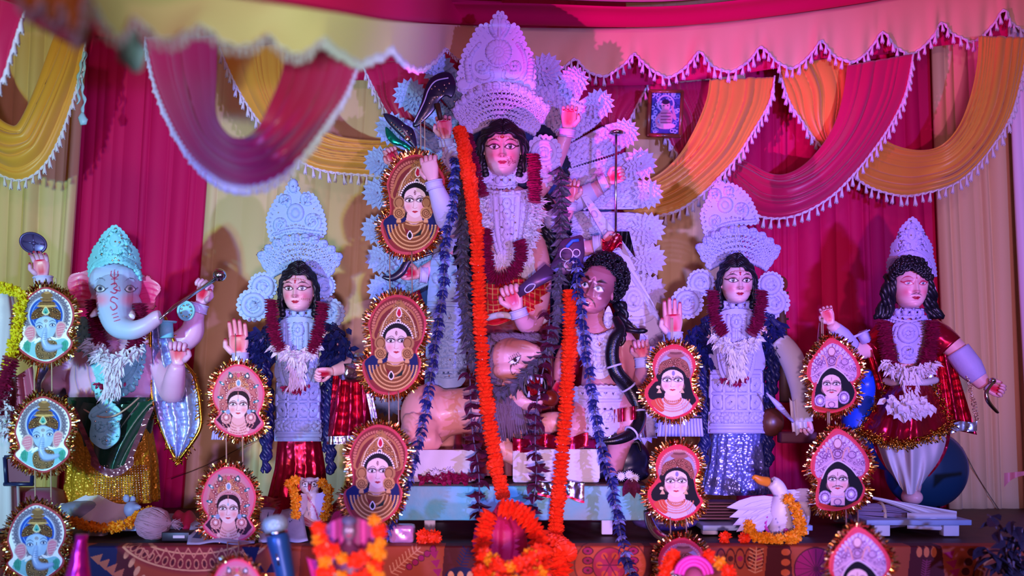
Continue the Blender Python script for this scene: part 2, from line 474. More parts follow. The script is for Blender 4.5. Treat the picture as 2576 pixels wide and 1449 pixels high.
# right side swags, back to front
swag('swag_curtain', 'small maroon swag hanging behind the framed picture', M['maroon_satin'], [(1800, 200), (1800, 260), (1790, 330), (1775, 410)], [(1628, 215), (1645, 285), (1680, 352), (1712, 402)], 5.62, 9, .02, .05, 21)
swag('swag_curtain', 'dark maroon swag between the flower halo and the framed picture', M['maroon_satin'], [(1420, 190), (1450, 260), (1500, 330), (1540, 340)], [(1632, 212), (1610, 250), (1585, 300), (1555, 350)], 5.64, 7, .02, .05, 22)
swag('swag_curtain', 'orange gold swag sweeping down left behind the swan goddess crown', M['gold_satin'], [(1785, 200), (1772, 260), (1735, 345), (1690, 412), (1630, 455), (1540, 475)], [(1948, 193), (1932, 262), (1890, 335), (1850, 398), (1800, 455), (1740, 510), (1680, 540), (1580, 552)], 5.5, 8, .022, .10, 23)
swag('swag_curtain', 'small gold swag crossing behind the right maroon swag', M['gold_satin'], [(2140, 140), (2135, 250), (2125, 340), (2130, 420)], [(1955, 165), (1985, 265), (2022, 322), (2075, 385)], 5.56, 8, .02, .05, 24)
swag('swag_curtain', 'large maroon swag on the right with tasselled lower edge', M['maroon_satin'], [(1845, 400, 5.64), (1880, 412, 5.58), (1925, 440, 5.5), (1965, 446), (2010, 425), (2055, 378), (2090, 320), (2115, 245), (2132, 165)], [(1815, 425, 5.64), (1850, 490, 5.58), (1905, 545, 5.5), (1985, 548), (2070, 508), (2130, 452), (2182, 390), (2232, 318), (2272, 238), (2298, 135)], 5.44, 8, .024, .14, 25)
swag('swag_curtain', 'gold swag at the far right with tasselled lower edge', M['gold_satin'], [(2205, 335, 5.58), (2245, 368, 5.53), (2300, 385, 5.45), (2350, 376), (2392, 330), (2425, 250), (2450, 160), (2462, 90)], [(2145, 445, 5.58), (2190, 476, 5.53), (2260, 496, 5.45), (2320, 489), (2392, 465), (2462, 400), (2522, 310), (2562, 200), (2585, 95)], 5.36, 8, .024, .14, 26)
# left side swags
swag('swag_curtain', 'yellow swag with blue tassels at the far left', M['gold_satin'], [(-90, 120), (-40, 225), (5, 295), (45, 326), (70, 318), (105, 230), (140, 85)], [(-110, 320), (-60, 395), (0, 438), (70, 460), (130, 420), (175, 325), (205, 205), (216, 100)], 5.3, 7, .026, .14, 27)
swag('swag_curtain', 'yellow swag partly hidden behind the large front maroon swag', M['gold_satin'], [(735, 110), (745, 220), (790, 312), (850, 352), (930, 362), (990, 355), (1060, 320)], [(552, 118), (595, 215), (650, 302), (720, 382), (800, 430), (900, 443), (990, 440), (1090, 400)], 5.4, 8, .022, .12, 28)
swag('swag_curtain', 'small maroon swag left of the halo with white tassels', M['maroon_satin'], [(1130, 135), (1120, 200), (1100, 280), (1070, 340)], [(912, 165), (945, 232), (978, 292), (1020, 350)], 5.5, 7, .02, .05, 29)
swag('swag_curtain', 'maroon swag corner cut by the left picture edge', M['maroon_satin'], [(-160, -60), (-140, 60), (-120, 180), (-110, 280)], [(66, 20), (45, 110), (25, 180), (-30, 285)], 3.6, 6, .02, .05, 30)
swag('swag_curtain', 'large blurred maroon swag hanging in front on the left', M['maroon_satin'], [(548, 90, 3.2), (550, 200, 3.1), (552, 290, 2.9), (578, 340, 2.6), (612, 354, 2.5), (648, 332, 2.4), (682, 265, 2.4), (712, 180, 2.45), (730, 60, 2.5)], [(366, 95, 3.4), (392, 210, 3.3), (438, 318, 3.1), (498, 408, 2.9), (560, 455, 2.7), (630, 473, 2.5), (702, 455, 2.4), (762, 405, 2.35), (828, 312, 2.5), (880, 222, 2.7), (925, 80, 2.9)], 2.6, 7, .012, .05, 31, ts=.4)

# valances
def valance(name, label, m, top, edge, Y, amp=.01, seed=1, trim=True, ts=1., nv=14):
    """flat cloth between a straight top line and a scalloped lower edge"""
    t = thing(name, label, 'valance', P(edge[0][0], edge[0][1], edge[0][2] if len(edge[0]) > 2 else Y), 'scalloped canopy valances')
    E = resamp(edge_w := cr(pxs(edge, Y), 8), 260); T = cr(pxs(top, Y), 40)
    T = resamp(T, 260)
    # match by picture x: interpolate the top line at each edge point's share of x
    tx = [p.x/p.y for p in T]
    order = np.argsort(tx); TA = np.array([tuple(T[i]) for i in order]); tx = np.array(tx)[order]
    vs = []; n = len(E)
    for i, e in enumerate(E):
        q = e.x/e.y
        tp = Vector([float(np.interp(q, tx, TA[:, k])) for k in range(3)])
        for j in range(nv+1):
            v = j/nv; p = tp.lerp(e, v)
            p.y -= amp*(sin(i*.35+v*3)*v+.6*sin(i*.9+seed)*v*v)+.02*v
            vs.append(p)
    fs = [(i*(nv+1)+j, i*(nv+1)+j+1, (i+1)*(nv+1)+j+1, (i+1)*(nv+1)+j) for i in range(n-1) for j in range(nv)]
    mb = MB(); mb.add(vs, fs); o = mb.build('cloth', m, t)
    sd = o.modifiers.new('thickness', 'SOLIDIFY'); sd.thickness = .003
    if trim: edge_trim(t, [vs[i*(nv+1)+nv] for i in range(n)], .043, s=ts)
    return t
def scallop(peaks, drop, Y=None):
    """edge through cusped peaks with rounded lobes between"""
    out = []
    for (x0, y0, *d0), (x1, y1, *d1), h in zip(peaks[:-1], peaks[1:], drop):
        for k in range(8):
            t = k/8; s_ = (1-abs(2*t-1)**1.7)
            p = [x0+(x1-x0)*t, y0+(y1-y0)*t+h*s_]
            if d0: p.append(d0[0]+(d1[0]-d0[0])*t)
            out.append(tuple(p))
    out.append(tuple(peaks[-1])); return out
pk = [(1240, 140), (1290, 150), (1445, 152), (1595, 136), (1757, 133), (1912, 119), (2063, 104), (2215, 84), (2366, 58), (2517, 30), (2668, -5)]
mb = MB()
band = [P(x, y, 5.58) for x, y in [(820, 60), (1500, 90), (2100, 20), (2760, -120)]]
low = [P(x, y, 5.58) for x, y in [(820, 200), (1560, 216), (2060, 158), (2760, 60)]]
BA, BB = resamp(cr(band, 20), 121), resamp(cr(low, 20), 121)
mb.grid(120, 6, lambda u, v: BA[int(u*120)].lerp(BB[int(u*120)], v)+Vector((0, .008*sin(u*60+v*2), 0)))
o = mb.build('valance_band', M['maroon']); tag(o, 'plain maroon band hanging behind the scalloped cream valance', 'valance')
o.modifiers.new('thickness', 'SOLIDIFY').thickness = .003
valance('scalloped_valance', 'cream scalloped valance with white tassels along the back right', M['cream'], [(1100, 66), (1300, 70), (1700, 66), (2100, 20), (2400, -40), (2720, -140)], scallop(pk, [15, 40, 50, 62, 58, 62, 66, 66, 64, 70]), 5.5)
FV = [(240, -10, 1.55), (357, 55, 1.65), (522, 73, 1.75), (678, 92, 1.85), (824, 104, 2.0), (988, 124, 2.7), (1120, 126, 5.1), (1256, 140, 5.5)]
valance('scalloped_valance', 'blurred cream valance crossing the top left in front', M['cream'], [(200, -60, 1.5), (357, -40, 1.65), (600, -5, 1.8), (830, 30, 2.0), (1000, 55, 2.8), (1125, 62, 5.1), (1262, 68, 5.5)], scallop(FV, [75, 54, 44, 52, 44, 50, 30]), 2.0, ts=.36)
FV2 = [(60, -30, 1.5), (130, 10, 1.5), (185, 30, 1.5), (243, -20, 1.5)]
valance('scalloped_valance', 'blurred gold valance lobes in the top left corner', M['gold_satin'], [(40, -120, 1.5), (260, -120, 1.5)], scallop(FV2, [62, 60, 110]), 1.5, ts=.22)
swag('swag_curtain', 'thin blurred maroon sash under the corner gold lobes', M['maroon_satin'], [(60, 10, 1.7), (110, 20, 1.7), (170, 60, 1.7), (235, 30, 1.7)], [(62, 45, 1.7), (120, 80, 1.7), (200, 118, 1.7), (240, 100, 1.7)], 1.7, 3, .006, .01, 41, trim=False)

# ceiling of cloth strips, running along the back
def strip(name, n, m, a, c):
    A = resamp(cr(pxs(a, 5.5), 12), 61); B_ = resamp(cr(pxs(c, 5.5), 12), 61)
    mb = MB(); mb.grid(60, 10, lambda u, v: A[int(round(u*60))].lerp(B_[int(round(u*60))], v)+Vector((0, 0, .012*sin(v*9+u*3)-.02*sin(pi*v))))
    o = mb.build(name, m); o['kind'] = 'structure'; o.modifiers.new('thickness', 'SOLIDIFY').thickness = .003
L0 = [(-200, 30, 5.5), (700, 60, 5.5), (1300, 70, 5.5), (1700, 68, 5.5), (2100, 20, 5.5), (2400, -40, 5.5), (2720, -140, 5.5)]
L1 = [(-200, -30, 5.22), (700, -5, 5.22), (1300, 4, 5.22), (1700, 10, 5.22), (2100, -40, 5.22), (2400, -100, 5.22), (2720, -200, 5.22)]
L2 = [(-200, -160, 4.7), (1300, -130, 4.7), (1700, -125, 4.7), (2400, -230, 4.7), (2720, -320, 4.7)]
strip('ceiling', 1, M['maroon'], L0, L1)
strip('ceiling', 2, M['cream'], L1, L2)
strip('ceiling', 3, M['maroon'], L2, [(x, y-520, 3.4) for x, y, d in L2])
# band above the blurred valance
mb = MB(); A = pxs([(200, -70, 1.5), (600, -15, 1.8), (830, 22, 2.0), (1000, 50, 2.8), (1125, 58, 5.1), (1262, 66, 5.5)], 2); B_ = pxs([(200, -190, 1.5), (600, -120, 1.8), (830, -60, 2.0), (1000, -30, 2.8), (1125, -35, 5.1), (1262, -40, 5.5)], 2)
A = resamp(cr(A, 10), 41); B_ = resamp(cr(B_, 10), 41)
mb.grid(40, 6, lambda u, v: A[int(round(u*40))].lerp(B_[int(round(u*40))], v))
o = mb.build('valance_band', M['maroon']); tag(o, 'blurred magenta band above the front left cream valance', 'valance'); o.modifiers.new('thickness', 'SOLIDIFY').thickness = .003

# ribbons hanging at top left
def ribbon(name, label, pts, Y, r, m, bulb=None):
    t = MB(); p = resamp(cr(pxs(pts, Y), 8), step=.01)
    t.tube([q+Vector((.004*sin(i*.8), 0, 0)) for i, q in enumerate(p)], [r*(.7+.3*sin(i*1.1)) for i in range(len(p))], 6, flat=.4)
    if bulb: t.tube(pxs(bulb, Y), [.004, .022, .026, .008], 8, flat=.5)
    o = t.build(name, m, None, loc=tuple(P(pts[0][0], pts[0][1], Y))); tag(o, label, 'ribbon'); return o
RB = mat('pale_blue_plastic', '#9cc8d8', .4)
ribbon('hanging_ribbon', 'pale blue twisted ribbon hanging by the yellow swag', [(214, 130), (212, 170), (206, 215), (212, 250), (208, 285)], 5.27, .011, RB, [(208, 280), (206, 295), (212, 308), (218, 310)])
ribbon('hanging_ribbon', 'short pale blue ribbon curling beside the longer one', [(212, 130), (200, 180), (196, 215), (198, 250), (194, 262)], 5.25, .009, RB)
ribbon('hanging_ribbon', 'blurred pale blue ribbon below the front left valance', [(336, 75), (330, 115), (340, 150), (348, 180)], 1.66, .009, RB, [(330, 80), (328, 110), (334, 140), (346, 178)])

# ------------------------------------------------------------------ stage with printed cloth
b = MB(); b.box((0, 5.03, STAGE_Z/2-.004), (7.6, 1.85, STAGE_Z-.008)); structure('floor_stage', b, M['wood'])
def stage_cloth():
    nx, ny = 1700, 76
    x0, x1 = -60, 2640; top = 1375; bot = 1475
    X, Yp = np.meshgrid(np.linspace(x0, x1, nx+1), np.linspace(top-14, bot, ny+1)); X = X.ravel(); Yp = Yp.ravel()
    p = Paint(X, Yp, '#a8482c')
    dk, nv, cr_, mg, br = '#52181e', '#1a1a48', '#e0a070', '#a01850', '#7a2c20'
    # tone patches
    for a, c_, q in ((225, 300, nv), (300, 335, dk), (0, 160, br), (1120, 1200, dk), (1620, 1640, dk), (760, 960, br), (1930, 1985, dk), (2290, 2365, dk)):
        p.poly([(a, 1360), (c_, 1360), (c_+10, 1480), (a-10, 1480)], q)
    # paisley halves at the left
    for x in (40, 110): p.ell(x, 1470, 38, 60, dk); p.ring(x, 1470, 30, 50, 2.5, cr_)
    for i in range(4): p.poly([(232+i*18, 1400+14*i), (262+i*18, 1392+12*i), (252+i*18, 1420+14*i)], '#c06848')
    for i in range(5): p.ell(322+i*12, 1392+i*22, 6, 14, cr_, .5)
    # big band with zigzag and keyholes
    p.ell(490, 1330, 205, 112, '#8a2c30'); p.ring(490, 1330, 196, 104, 2.5, cr_)
    p.ring(490, 1330, 150, 62, 2.5, cr_)
    for k in range(27):
        a = math.radians(2+k*6.6); p.ell(490+178*cos(a), 1330+88*sin(a), 3.2, 7, dk, a-pi/2); p.ring(490+178*cos(a), 1330+88*sin(a), 6, 11, 1.3, '#d08860', a-pi/2)
    z = [(350+i*14, 1378 if i % 2 else 1402) for i in range(21)]; p.line(z, 2.2, '#d88868', False)
    p.poly([(610, 1375), (655, 1375), (640, 1420)], nv); p.poly([(690, 1375), (720, 1375), (700, 1410)], nv)
    for i in range(3): p.poly([(640+30*i, 1440), (668+30*i, 1440), (654+30*i, 1415)], nv)
    # fern and dots in the middle
    def fern(x, y, dx, dy, n, c_, l=16):
        p.line([(x, y), (x+dx*n, y+dy*n)], 1.8, c_, False)
        for i in range(n):
            for sgn in (-1, 1): p.line([(x+dx*i, y+dy*i), (x+dx*i+dx*.8-sgn*dy*l/8, y+dy*i+dy*.8+sgn*dx*l/8)], 1.8, c_, False)
    fern(985, 1440, 8, -7, 9, '#d89068', 12)
    for i in range(5): p.ell(1030+i*15, 1425-i*11, 8, 8, mg); p.ring(1030+i*15, 1425-i*11, 8, 8, 1.2, dk)
    for i in range(4): p.poly([(1080+i*4, 1388+i*22), (1104+i*4, 1384+i*22), (1096+i*4, 1406+i*22)], mg)
    fern(1160, 1420, 3, -7, 6, nv, 15); p.ell(1160, 1450, 40, 26, nv)
    for i in range(3): p.ell(1135+i*24, 1448, 8, 13, cr_)
    # mandala with flower
    def mandala(x, y, r, n=6, c_='#b02848'):
        p.ell(x, y, r*1.06, r*1.06, dk, soft=.05); p.ell(x, y, r, r, c_, soft=.05)
        for k in range(n):
            a = 2*pi*k/n; p.ell(x+r*.62*cos(a), y+r*.62*sin(a), r*.2, r*.2, '#d0502c'); p.line([(x, y), (x+r*.7*cos(a), y+r*.7*sin(a))], 2, '#701038', False)
    p.ell(1535, 1420, 92, 74, dk, soft=.04); p.ell(1535, 1420, 89, 71, '#c05030', soft=.04)
    mandala(1533, 1420, 42)
    for x in (1478, 1592):
        for i in range(4): p.ell(x, 1385+i*24, 13, 9, mg); p.ring(x, 1385+i*24, 13, 9, 1.4, dk); p.ell(x, 1385+i*24, 4, 3, dk)
    for k in range(7): p.line([(1450-k*3, 1378+k*14), (1440-k*6, 1374+k*14)], 1.6, dk, False)
    # blocks, fern, wheel on the right
    for i in range(5):
        x = 1812+i*24; p.ring(x, 1404, 11, 24, 1.6, dk); p.ell(x, 1404, 7, 7, dk if i % 2 else mg)
    fern(1898, 1440, .5, -9, 7, '#d89068', 15)
    for i in range(3): p.ell(1975, 1388+i*26, 13, 10, '#d06038'); p.ring(1975, 1388+i*26, 13, 10, 1.6, dk)
    p.ell(2050, 1430, 54, 54, mg, soft=.04); p.ring(2050, 1430, 53, 53, 2, dk)
    for k in range(16): p.line([(2050, 1430), (2050+50*cos(k*pi/8), 1430+50*sin(k*pi/8))], 1.3, '#601030', False)
    for i in range(3): p.ell(2310+i*18, 1388, 7, 13, '#e07848')
    fern(2325, 1450, .6, -6, 7, '#8a3050', 13)
    for i in range(3): p.poly([(2370+i*6, 1390+i*22), (2398+i*6, 1384+i*22), (2390+i*6, 1408+i*22)], mg)
    for i in range(4): p.ell(2440-i*8, 1388+i*24, 11, 11, dk); p.ring(2440-i*8, 1388+i*24, 11, 11, 1.2, '#a05038')
    for i in range(3): p.ring(2500, 1460, 26+16*i, 40+18*i, 3, '#d88858' if i % 2 else dk)
    vs = []
    for x, y in zip(X, Yp):
        if y < top:                              # turned back over the edge
            q = P(x, top, 4.1); q.y += (top-y)*.006; q.z += .003
        else:
            q = P(x, y, 4.1); q.y += -.012+.012*sin(x*.02)*(y-top)/100
        vs.append(q)
    mb = MB(); fs = [(i*(nx+1)+j, i*(nx+1)+j+1, (i+1)*(nx+1)+j+1, (i+1)*(nx+1)+j) for i in range(ny) for j in range(nx)]
    mb.add(vs, fs, p.C.tolist())
    mb.paint('#a8482c'); zb = P(0, bot, 4.1).z
    mb.grid(120, 8, lambda u, v: Vector((P(x0+(x1-x0)*u, bot, 4.1).x, 4.088+.03*v*sin(u*60), zb*(1-v)+.02*v)))
    o = mb.build('stage_cloth', M['print']); tag(o, 'terracotta folk print cloth hanging down the front of the stage', 'cloth')
stage_cloth()
# ------------------------------------------------------------------ tools for carved plates, heads, hands, garlands
def relief(name, parent, m, outline, Y, draw=None, step=2., thick=.012, h=.006, dfn=None, curved=True, colours=None, label=None, kind=None, ret=False):
    """a carved plate: outline in picture points on depth Y, heights (channel 0) and holes (channel 1) drawn with Paint.
    dfn(X, Y) bends the plate in depth; colours(p) paints it"""
    if curved: outline = [(p.x, p.y) for p in cr([(x, y, 0) for x, y in outline], 6, True)]
    xs = [p[0] for p in outline]; ys = [p[1] for p in outline]
    nx = int((max(xs)-min(xs))/step)+3; ny = int((max(ys)-min(ys))/step)+3
    gx = min(xs)-step+step*np.arange(nx); gy = min(ys)-step+step*np.arange(ny)
    X, Yp = np.meshgrid(gx, gy); X = X.ravel(); Yp = Yp.ravel()
    k = Paint(X, Yp, (0, 0, 0)).poly(outline, (1, 0, 0)); ins = k.C[:, 0] > .5
    # pull the outermost vertices onto the outline for a clean edge
    p = Paint(X, Yp, (0, 0, 0))
    if draw: draw(p)
    hole = p.C[:, 1] > .5
    cnt = lambda a: a[:-1, :-1].astype(int)+a[1:, :-1]+a[:-1, 1:]+a[1:, 1:]
    keep = (cnt(ins.reshape(ny, nx)) >= 2) & (cnt(hole.reshape(ny, nx)) <= 1)
    I = np.arange(nx*ny).reshape(ny, nx)
    f = np.stack([I[:-1, :-1][keep], I[1:, :-1][keep], I[1:, 1:][keep], I[:-1, 1:][keep]], 1)
    used = np.unique(f); remap = -np.ones(nx*ny, int); remap[used] = np.arange(len(used))
    f = remap[f]; X = X[used]; Yp = Yp[used]; ins_u = ins[used]
    out_i = np.where(~ins_u)[0]
    if len(out_i):
        O = np.array(outline); O2 = np.roll(O, -1, 0); d = O2-O; L2 = (d**2).sum(1)+1e-12
        for i in out_i:
            t = np.clip(((X[i]-O[:, 0])*d[:, 0]+(Yp[i]-O[:, 1])*d[:, 1])/L2, 0, 1)
            qx = O[:, 0]+t*d[:, 0]; qy = O[:, 1]+t*d[:, 1]; j = np.argmin((qx-X[i])**2+(qy-Yp[i])**2)
            X[i] = qx[j]; Yp[i] = qy[j]
    dep = Y-p.C[used, 0]*h
    if dfn is not None: dep = dep+dfn(X, Yp)
    V = np.stack([(X-1288)*K*dep, dep, CZ+(HOR-Yp)*K*dep], 1)
    b = MB(); cols = None
    if colours:
        q = Paint(X, Yp, '#ffffff'); colours(q); cols = q.C.tolist()
    b.add(V.tolist(), f.tolist(), cols)
    if ret: return b
    o = b.build(name, m, parent, label=label, kind=kind)
    if thick:
        sd = o.modifiers.new('thickness', 'SOLIDIFY'); sd.thickness = thick; sd.offset = 1
    return o
def spiral(cx, cy, r, turns=1.6, a0=0., sgn=1, n=40):
    return [(cx+r*(1-i/n*.85)*cos(a0+sgn*2*pi*turns*i/n), cy+r*(1-i/n*.85)*sin(a0+sgn*2*pi*turns*i/n)) for i in range(n+1)]
def toothed(outline, tooth=13., depth=7.):
    """turn a smooth closed outline into one edged with rounded petals"""
    pth = resamp(cr([(x, y, 0) for x, y in outline], 10, True)+[Vector((*outline[0], 0))], step=2.)
    c = sum(pth, Vector())/len(pth); L = len(pth)*2.; n = max(3, round(L/tooth)); out = []
    for i, q in enumerate(pth[:-1]):
        ph = abs(sin(pi*n*i/len(pth))); t = (pth[(i+1) % len(pth)]-pth[i-1]); t.normalize()
        nrm = Vector((t.y, -t.x, 0))
        if nrm.dot(q-c) < 0: nrm = -nrm
        q2 = q+nrm*depth*(ph**.6-.6); out.append((q2.x, q2.y))
    return out
def edge_slits(p, outline, step=13., inset=11., l=9., w=2.6, col=HOLE, k0=0, k1=1):
    pth = resamp(cr([(x, y, 0) for x, y in outline], 10, True)+[Vector((*outline[0], 0))], step=step)
    c = sum(pth, Vector())/len(pth); n = len(pth)
    for i in range(int(k0*n), int(k1*n)):
        q = pth[i]; t = pth[(i+1) % n]-pth[i-1]
        if t.length < 1e-6: continue
        t.normalize(); nrm = Vector((t.y, -t.x, 0))
        if nrm.dot(q-c) < 0: nrm = -nrm
        z = q-nrm*inset; p.ell(z.x, z.y, l/2, w, col, math.atan2(nrm.y, nrm.x), soft=.3)
def gems(parent, pts, r=.0042, name='mirror_sequins'):
    b = MB()
    for q in pts: b.ball(q, (r, r*.6, r), 6, 4)
    return b.build(name, M['gem'], parent, kind='stuff')

def fuse(mb, voxel=.007, smooth=4):
    """weld overlapping shapes into one continuous skin"""
    me = mb.mesh('tmp', M['skin']); o = bpy.data.objects.new('tmp', me); COL.objects.link(o)
    r = o.modifiers.new('r', 'REMESH'); r.mode = 'VOXEL'; r.voxel_size = voxel
    s_ = o.modifiers.new('s', 'SMOOTH'); s_.iterations = smooth; s_.factor = .5
    ev = o.evaluated_get(bpy.context.evaluated_depsgraph_get()); m2 = ev.to_mesh()
    vs = [tuple(v.co) for v in m2.vertices]; fs = [tuple(p.vertices) for p in m2.polygons]
    ev.to_mesh_clear(); bpy.data.objects.remove(o); bpy.data.meshes.remove(me)
    return vs, fs
def add_fused(dst, src, col, voxel=.007, smooth=4, colfn=None):
    vs, fs = fuse(src, voxel, smooth)
    dst.add(vs, fs, [colfn(v) if colfn else lin(col) for v in vs])

def eyes_goddess(p, skin, lid='#4a0c24', brow='#200810', iris='#3a2020', lip='#c01038', ey=.2, ex=.43, ew=.30, eh=.12, tilt=.03, wing=.14):
    for sg in (-1, 1):
        cx = sg*ex
        p.ell(cx, ey+.1, .32, .16, '#d08090', soft=1.2)
        al = [(cx-sg*ew, ey-.035), (cx-sg*ew*.45, ey+eh*.8), (cx+sg*ew*.25, ey+eh), (cx+sg*(ew+.02), ey+.03+tilt), (cx+sg*ew*.4, ey-eh*.75), (cx-sg*ew*.4, ey-eh*.8)]
        p.smooth_poly(al, '#ffffff')
        p.ell(cx, ey+.01, .105, .1, iris, soft=.25); p.ell(cx, ey+.01, .05, .05, '#000000', soft=.3); p.ell(cx-.03, ey+.05, .022, .022, '#ffffff', soft=.4)
        p.line([al[0], al[1], al[2], al[3], (al[3][0]+sg*wing, al[3][1]+.06)], .045, lid)
        p.line([al[3], al[4], al[5], al[0]], .028, lid)
        p.line([(cx-sg*(ew+.02), ey+.17), (cx-sg*.08, ey+.33), (cx+sg*.2, ey+.32), (cx+sg*(ew+.14), ey+.17)], .05, brow, taper=True)
    p.ell(0, -.2, .3, .05, '#d88898', soft=1.5)
    for sg in (-1, 1): p.ell(sg*.085, -.285, .04, .022, '#a04858', soft=.6); p.ell(sg*.55, -.22, .26, .2, '#ee8898', soft=1.6)
    p.smooth_poly([(-.25, -.5), (-.1, -.45), (0, -.47), (.1, -.45), (.25, -.5), (.1, -.6), (0, -.62), (-.1, -.6)], lip)
    p.line([(-.25, -.5), (-.08, -.52), (0, -.53), (.08, -.52), (.25, -.5)], .014, '#700820')
def head(dst, c, hw, hh, skin, paint, yaw=0., roll=0., pitch=0., nose=1., deep=1.1, ears=True, nu=110, nv=96):
    """a head: c = middle of the face, hw half its width, hh from middle to chin"""
    R = Matrix.Rotation(roll, 3, 'Y') @ Matrix.Rotation(yaw, 3, 'Z') @ Matrix.Rotation(pitch, 3, 'X'); c = Vector(c)
    fzs = [-1.0, -.97, -.9, -.75, -.5, -.15, .25, .6, .9, 1.1, 1.22, 1.25]
    ws = [.02, .3, .47, .66, .83, .95, 1.0, .98, .86, .6, .28, .02]
    dsf = [.55, .72, .82, .88, .9, .92, .95, .93, .8, .55, .25, .02]
    dsb = [.05, .1, .2, .4, .6, .8, .95, 1.0, .9, .6, .28, .02]
    t = (np.linspace(0, 1, nv+1)); fz = -1+2.25*(t+.08*np.sin(2*pi*t)/(2*pi))
    u = np.linspace(-1, 1, nu+1); ang = pi*(np.sign(u)*np.abs(u)**1.35)
    A, Z = np.meshgrid(ang, fz); A = A.ravel(); Z = Z.ravel()
    w = np.interp(Z, fzs, ws); df = np.interp(Z, fzs, dsf); db = np.interp(Z, fzs, dsb)
    sx = np.sign(np.sin(A))*np.abs(np.sin(A))**.85; fx = w*sx
    cy = np.cos(A); y = np.where(cy > 0, -df*np.abs(cy)**.8, db*np.abs(cy))*deep
    g = np.zeros_like(Z); G = lambda x0, z0, rx, rz, hgt: hgt*np.exp(-((fx-x0)/rx)**2-((Z-z0)/rz)**2)
    nl = np.clip((.42-Z)/.68, 0, 1); nm = np.where((Z < .45) & (Z > -.26), 1, np.exp(-((np.minimum(Z+.26, 0))/.045)**2)*(Z <= -.26)+(Z >= .45)*np.exp(-((Z-.45)/.1)**2))
    g += nose*(.05+.25*nl**1.3)*nm*np.exp(-(fx/(.075+.075*nl))**2)
    g += nose*sum(G(s_*.12, -.22, .06, .06, .09) for s_ in (-1, 1))
    for s_ in (-1, 1):
        g += G(s_*.42, .2, .24, .13, -.1)+G(s_*.42, .2, .2, .09, .07)+G(s_*.42, .42, .3, .09, .05)+G(s_*.52, -.22, .26, .22, .06)
    g += G(0, -.5, .24, .055, .09)+G(0, -.61, .19, .05, .09)+G(0, -.55, .3, .015, -.03)+G(0, -.85, .22, .13, .09)+G(0, -.72, .25, .05, -.03)
    front = cy > 0
    y = y-np.where(front, g, 0)
    p = Paint(np.where(front, fx, 9), Z, skin); paint(p)
    V = [R @ Vector((fx[i]*hw, y[i]*hw, Z[i]*hh))+c for i in range(len(Z))]
    fs = [(i*(nu+1)+j, i*(nu+1)+j+1, (i+1)*(nu+1)+j+1, (i+1)*(nu+1)+j) for i in range(nv) for j in range(nu)]
    dst.add(V, fs, p.C.tolist())
    if ears:
        dst.paint(skin)
        for s_ in (-1, 1): dst.ball(R @ Vector((s_*hw*1.0, 0, .05*hh))+c, (hw*.1, hw*.16, hh*.22), 8, 6)

def hand(dst, wrist, fdir, pdir, L, curl=(10, 12, 8), thumb=1, skin='#f0b0a8', palm='#e01440', spread=.09, wr=None, thumb_in=.25, nails='#b01030'):
    z = Vector(fdir).normalized(); y = Vector(pdir); y = (y-z*y.dot(z)).normalized(); x = y.cross(z); w = Vector(wrist)
    n = 18; vs = []; cs = []; fs = []; R = 11; sk = lin(skin); pm = lin(palm)
    for i in range(R+1):
        t = i/R; hw_ = L*(.135+.1*min(1, t*1.6)**.8)*(1 if t < .9 else .93); th = L*(.115-.035*t)
        for j in range(n):
            a = 2*pi*j/n; ca, sa = cos(a), sin(a)
            px_ = hw_*math.copysign(abs(ca)**.8, ca); py_ = th*math.copysign(abs(sa)**.8, sa)
            if sa > 0: py_ -= L*.035*math.exp(-(px_/(.1*L))**2)*sin(pi*min(1, t*1.05))
            vs.append(w+z*(t*.54*L)+x*px_+y*py_)
            k = max(0., sa)**.5*min(1., max(0, 1.25-abs(ca)*1.15))*min(1, max(0, (t-.08)*4)); k = min(1, k*1.15)
            cs.append(tuple(sk[q]*(1-k)+pm[q]*k for q in range(3)))
    for i in range(R):
        for j in range(n):
            a = i*n+j; b = i*n+(j+1) % n; fs.append((a, b, b+n, a+n))
    fs.append(tuple(range(n-1, -1, -1))); fs.append(tuple(R*n+j for j in range(n)))
    dst.add(vs, fs, cs)
    lens = (.9, 1.02, .96, .78)
    for f in range(4):
        xo = (f-1.5)*-thumb*.122*L
        q = w+z*.5*L*(1-.025*abs(f-1.2))+x*xo*.95; d = (z+x*((f-1.5)*-thumb*spread)).normalized()
        pts = [q, q+d*.03*L]; cur = pts[-1]; ang = 0; 
        for s_, ln in zip(curl, (.17, .135, .11)):
            ang += math.radians(s_); dd = d*cos(ang)+y*sin(ang)
            for _ in range(2): cur = cur+dd*ln*L*lens[f]*.5; pts.append(cur)
        k = len(pts); tip = [sk]*(k-1)+[lin(nails)]
        if sum(curl) < 80: tip = [tuple(.55*a+.45*b_ for a, b_ in zip(sk, pm))]*(k-1)+[lin(nails)]
        dst.tube(pts, [.058*L, .06*L, .058*L, .055*L, .052*L, .05*L, .045*L, .028*L], 9, cols=tip)
    q = w+z*.12*L+x*thumb*.15*L+y*.02*L
    d = (x*thumb*(.8-thumb_in)+z*.62+y*thumb_in).normalized(); pts = [q, q+d*.12*L, q+d*.24*L]
    d2 = (x*thumb*(.25-thumb_in*1.6)+z*.8+y*thumb_in*1.3).normalized(); pts += [pts[-1]+d2*.1*L, pts[-1]+d2*.19*L]
    dst.tube(pts, [.085*L, .08*L, .064*L, .056*L, .03*L], 9, cols=[sk]*4+[lin(nails)])
FIST = (78, 92, 62); GRIP = (62, 80, 55); OPEN = (6, 8, 6); LOOSE = (28, 34, 24)

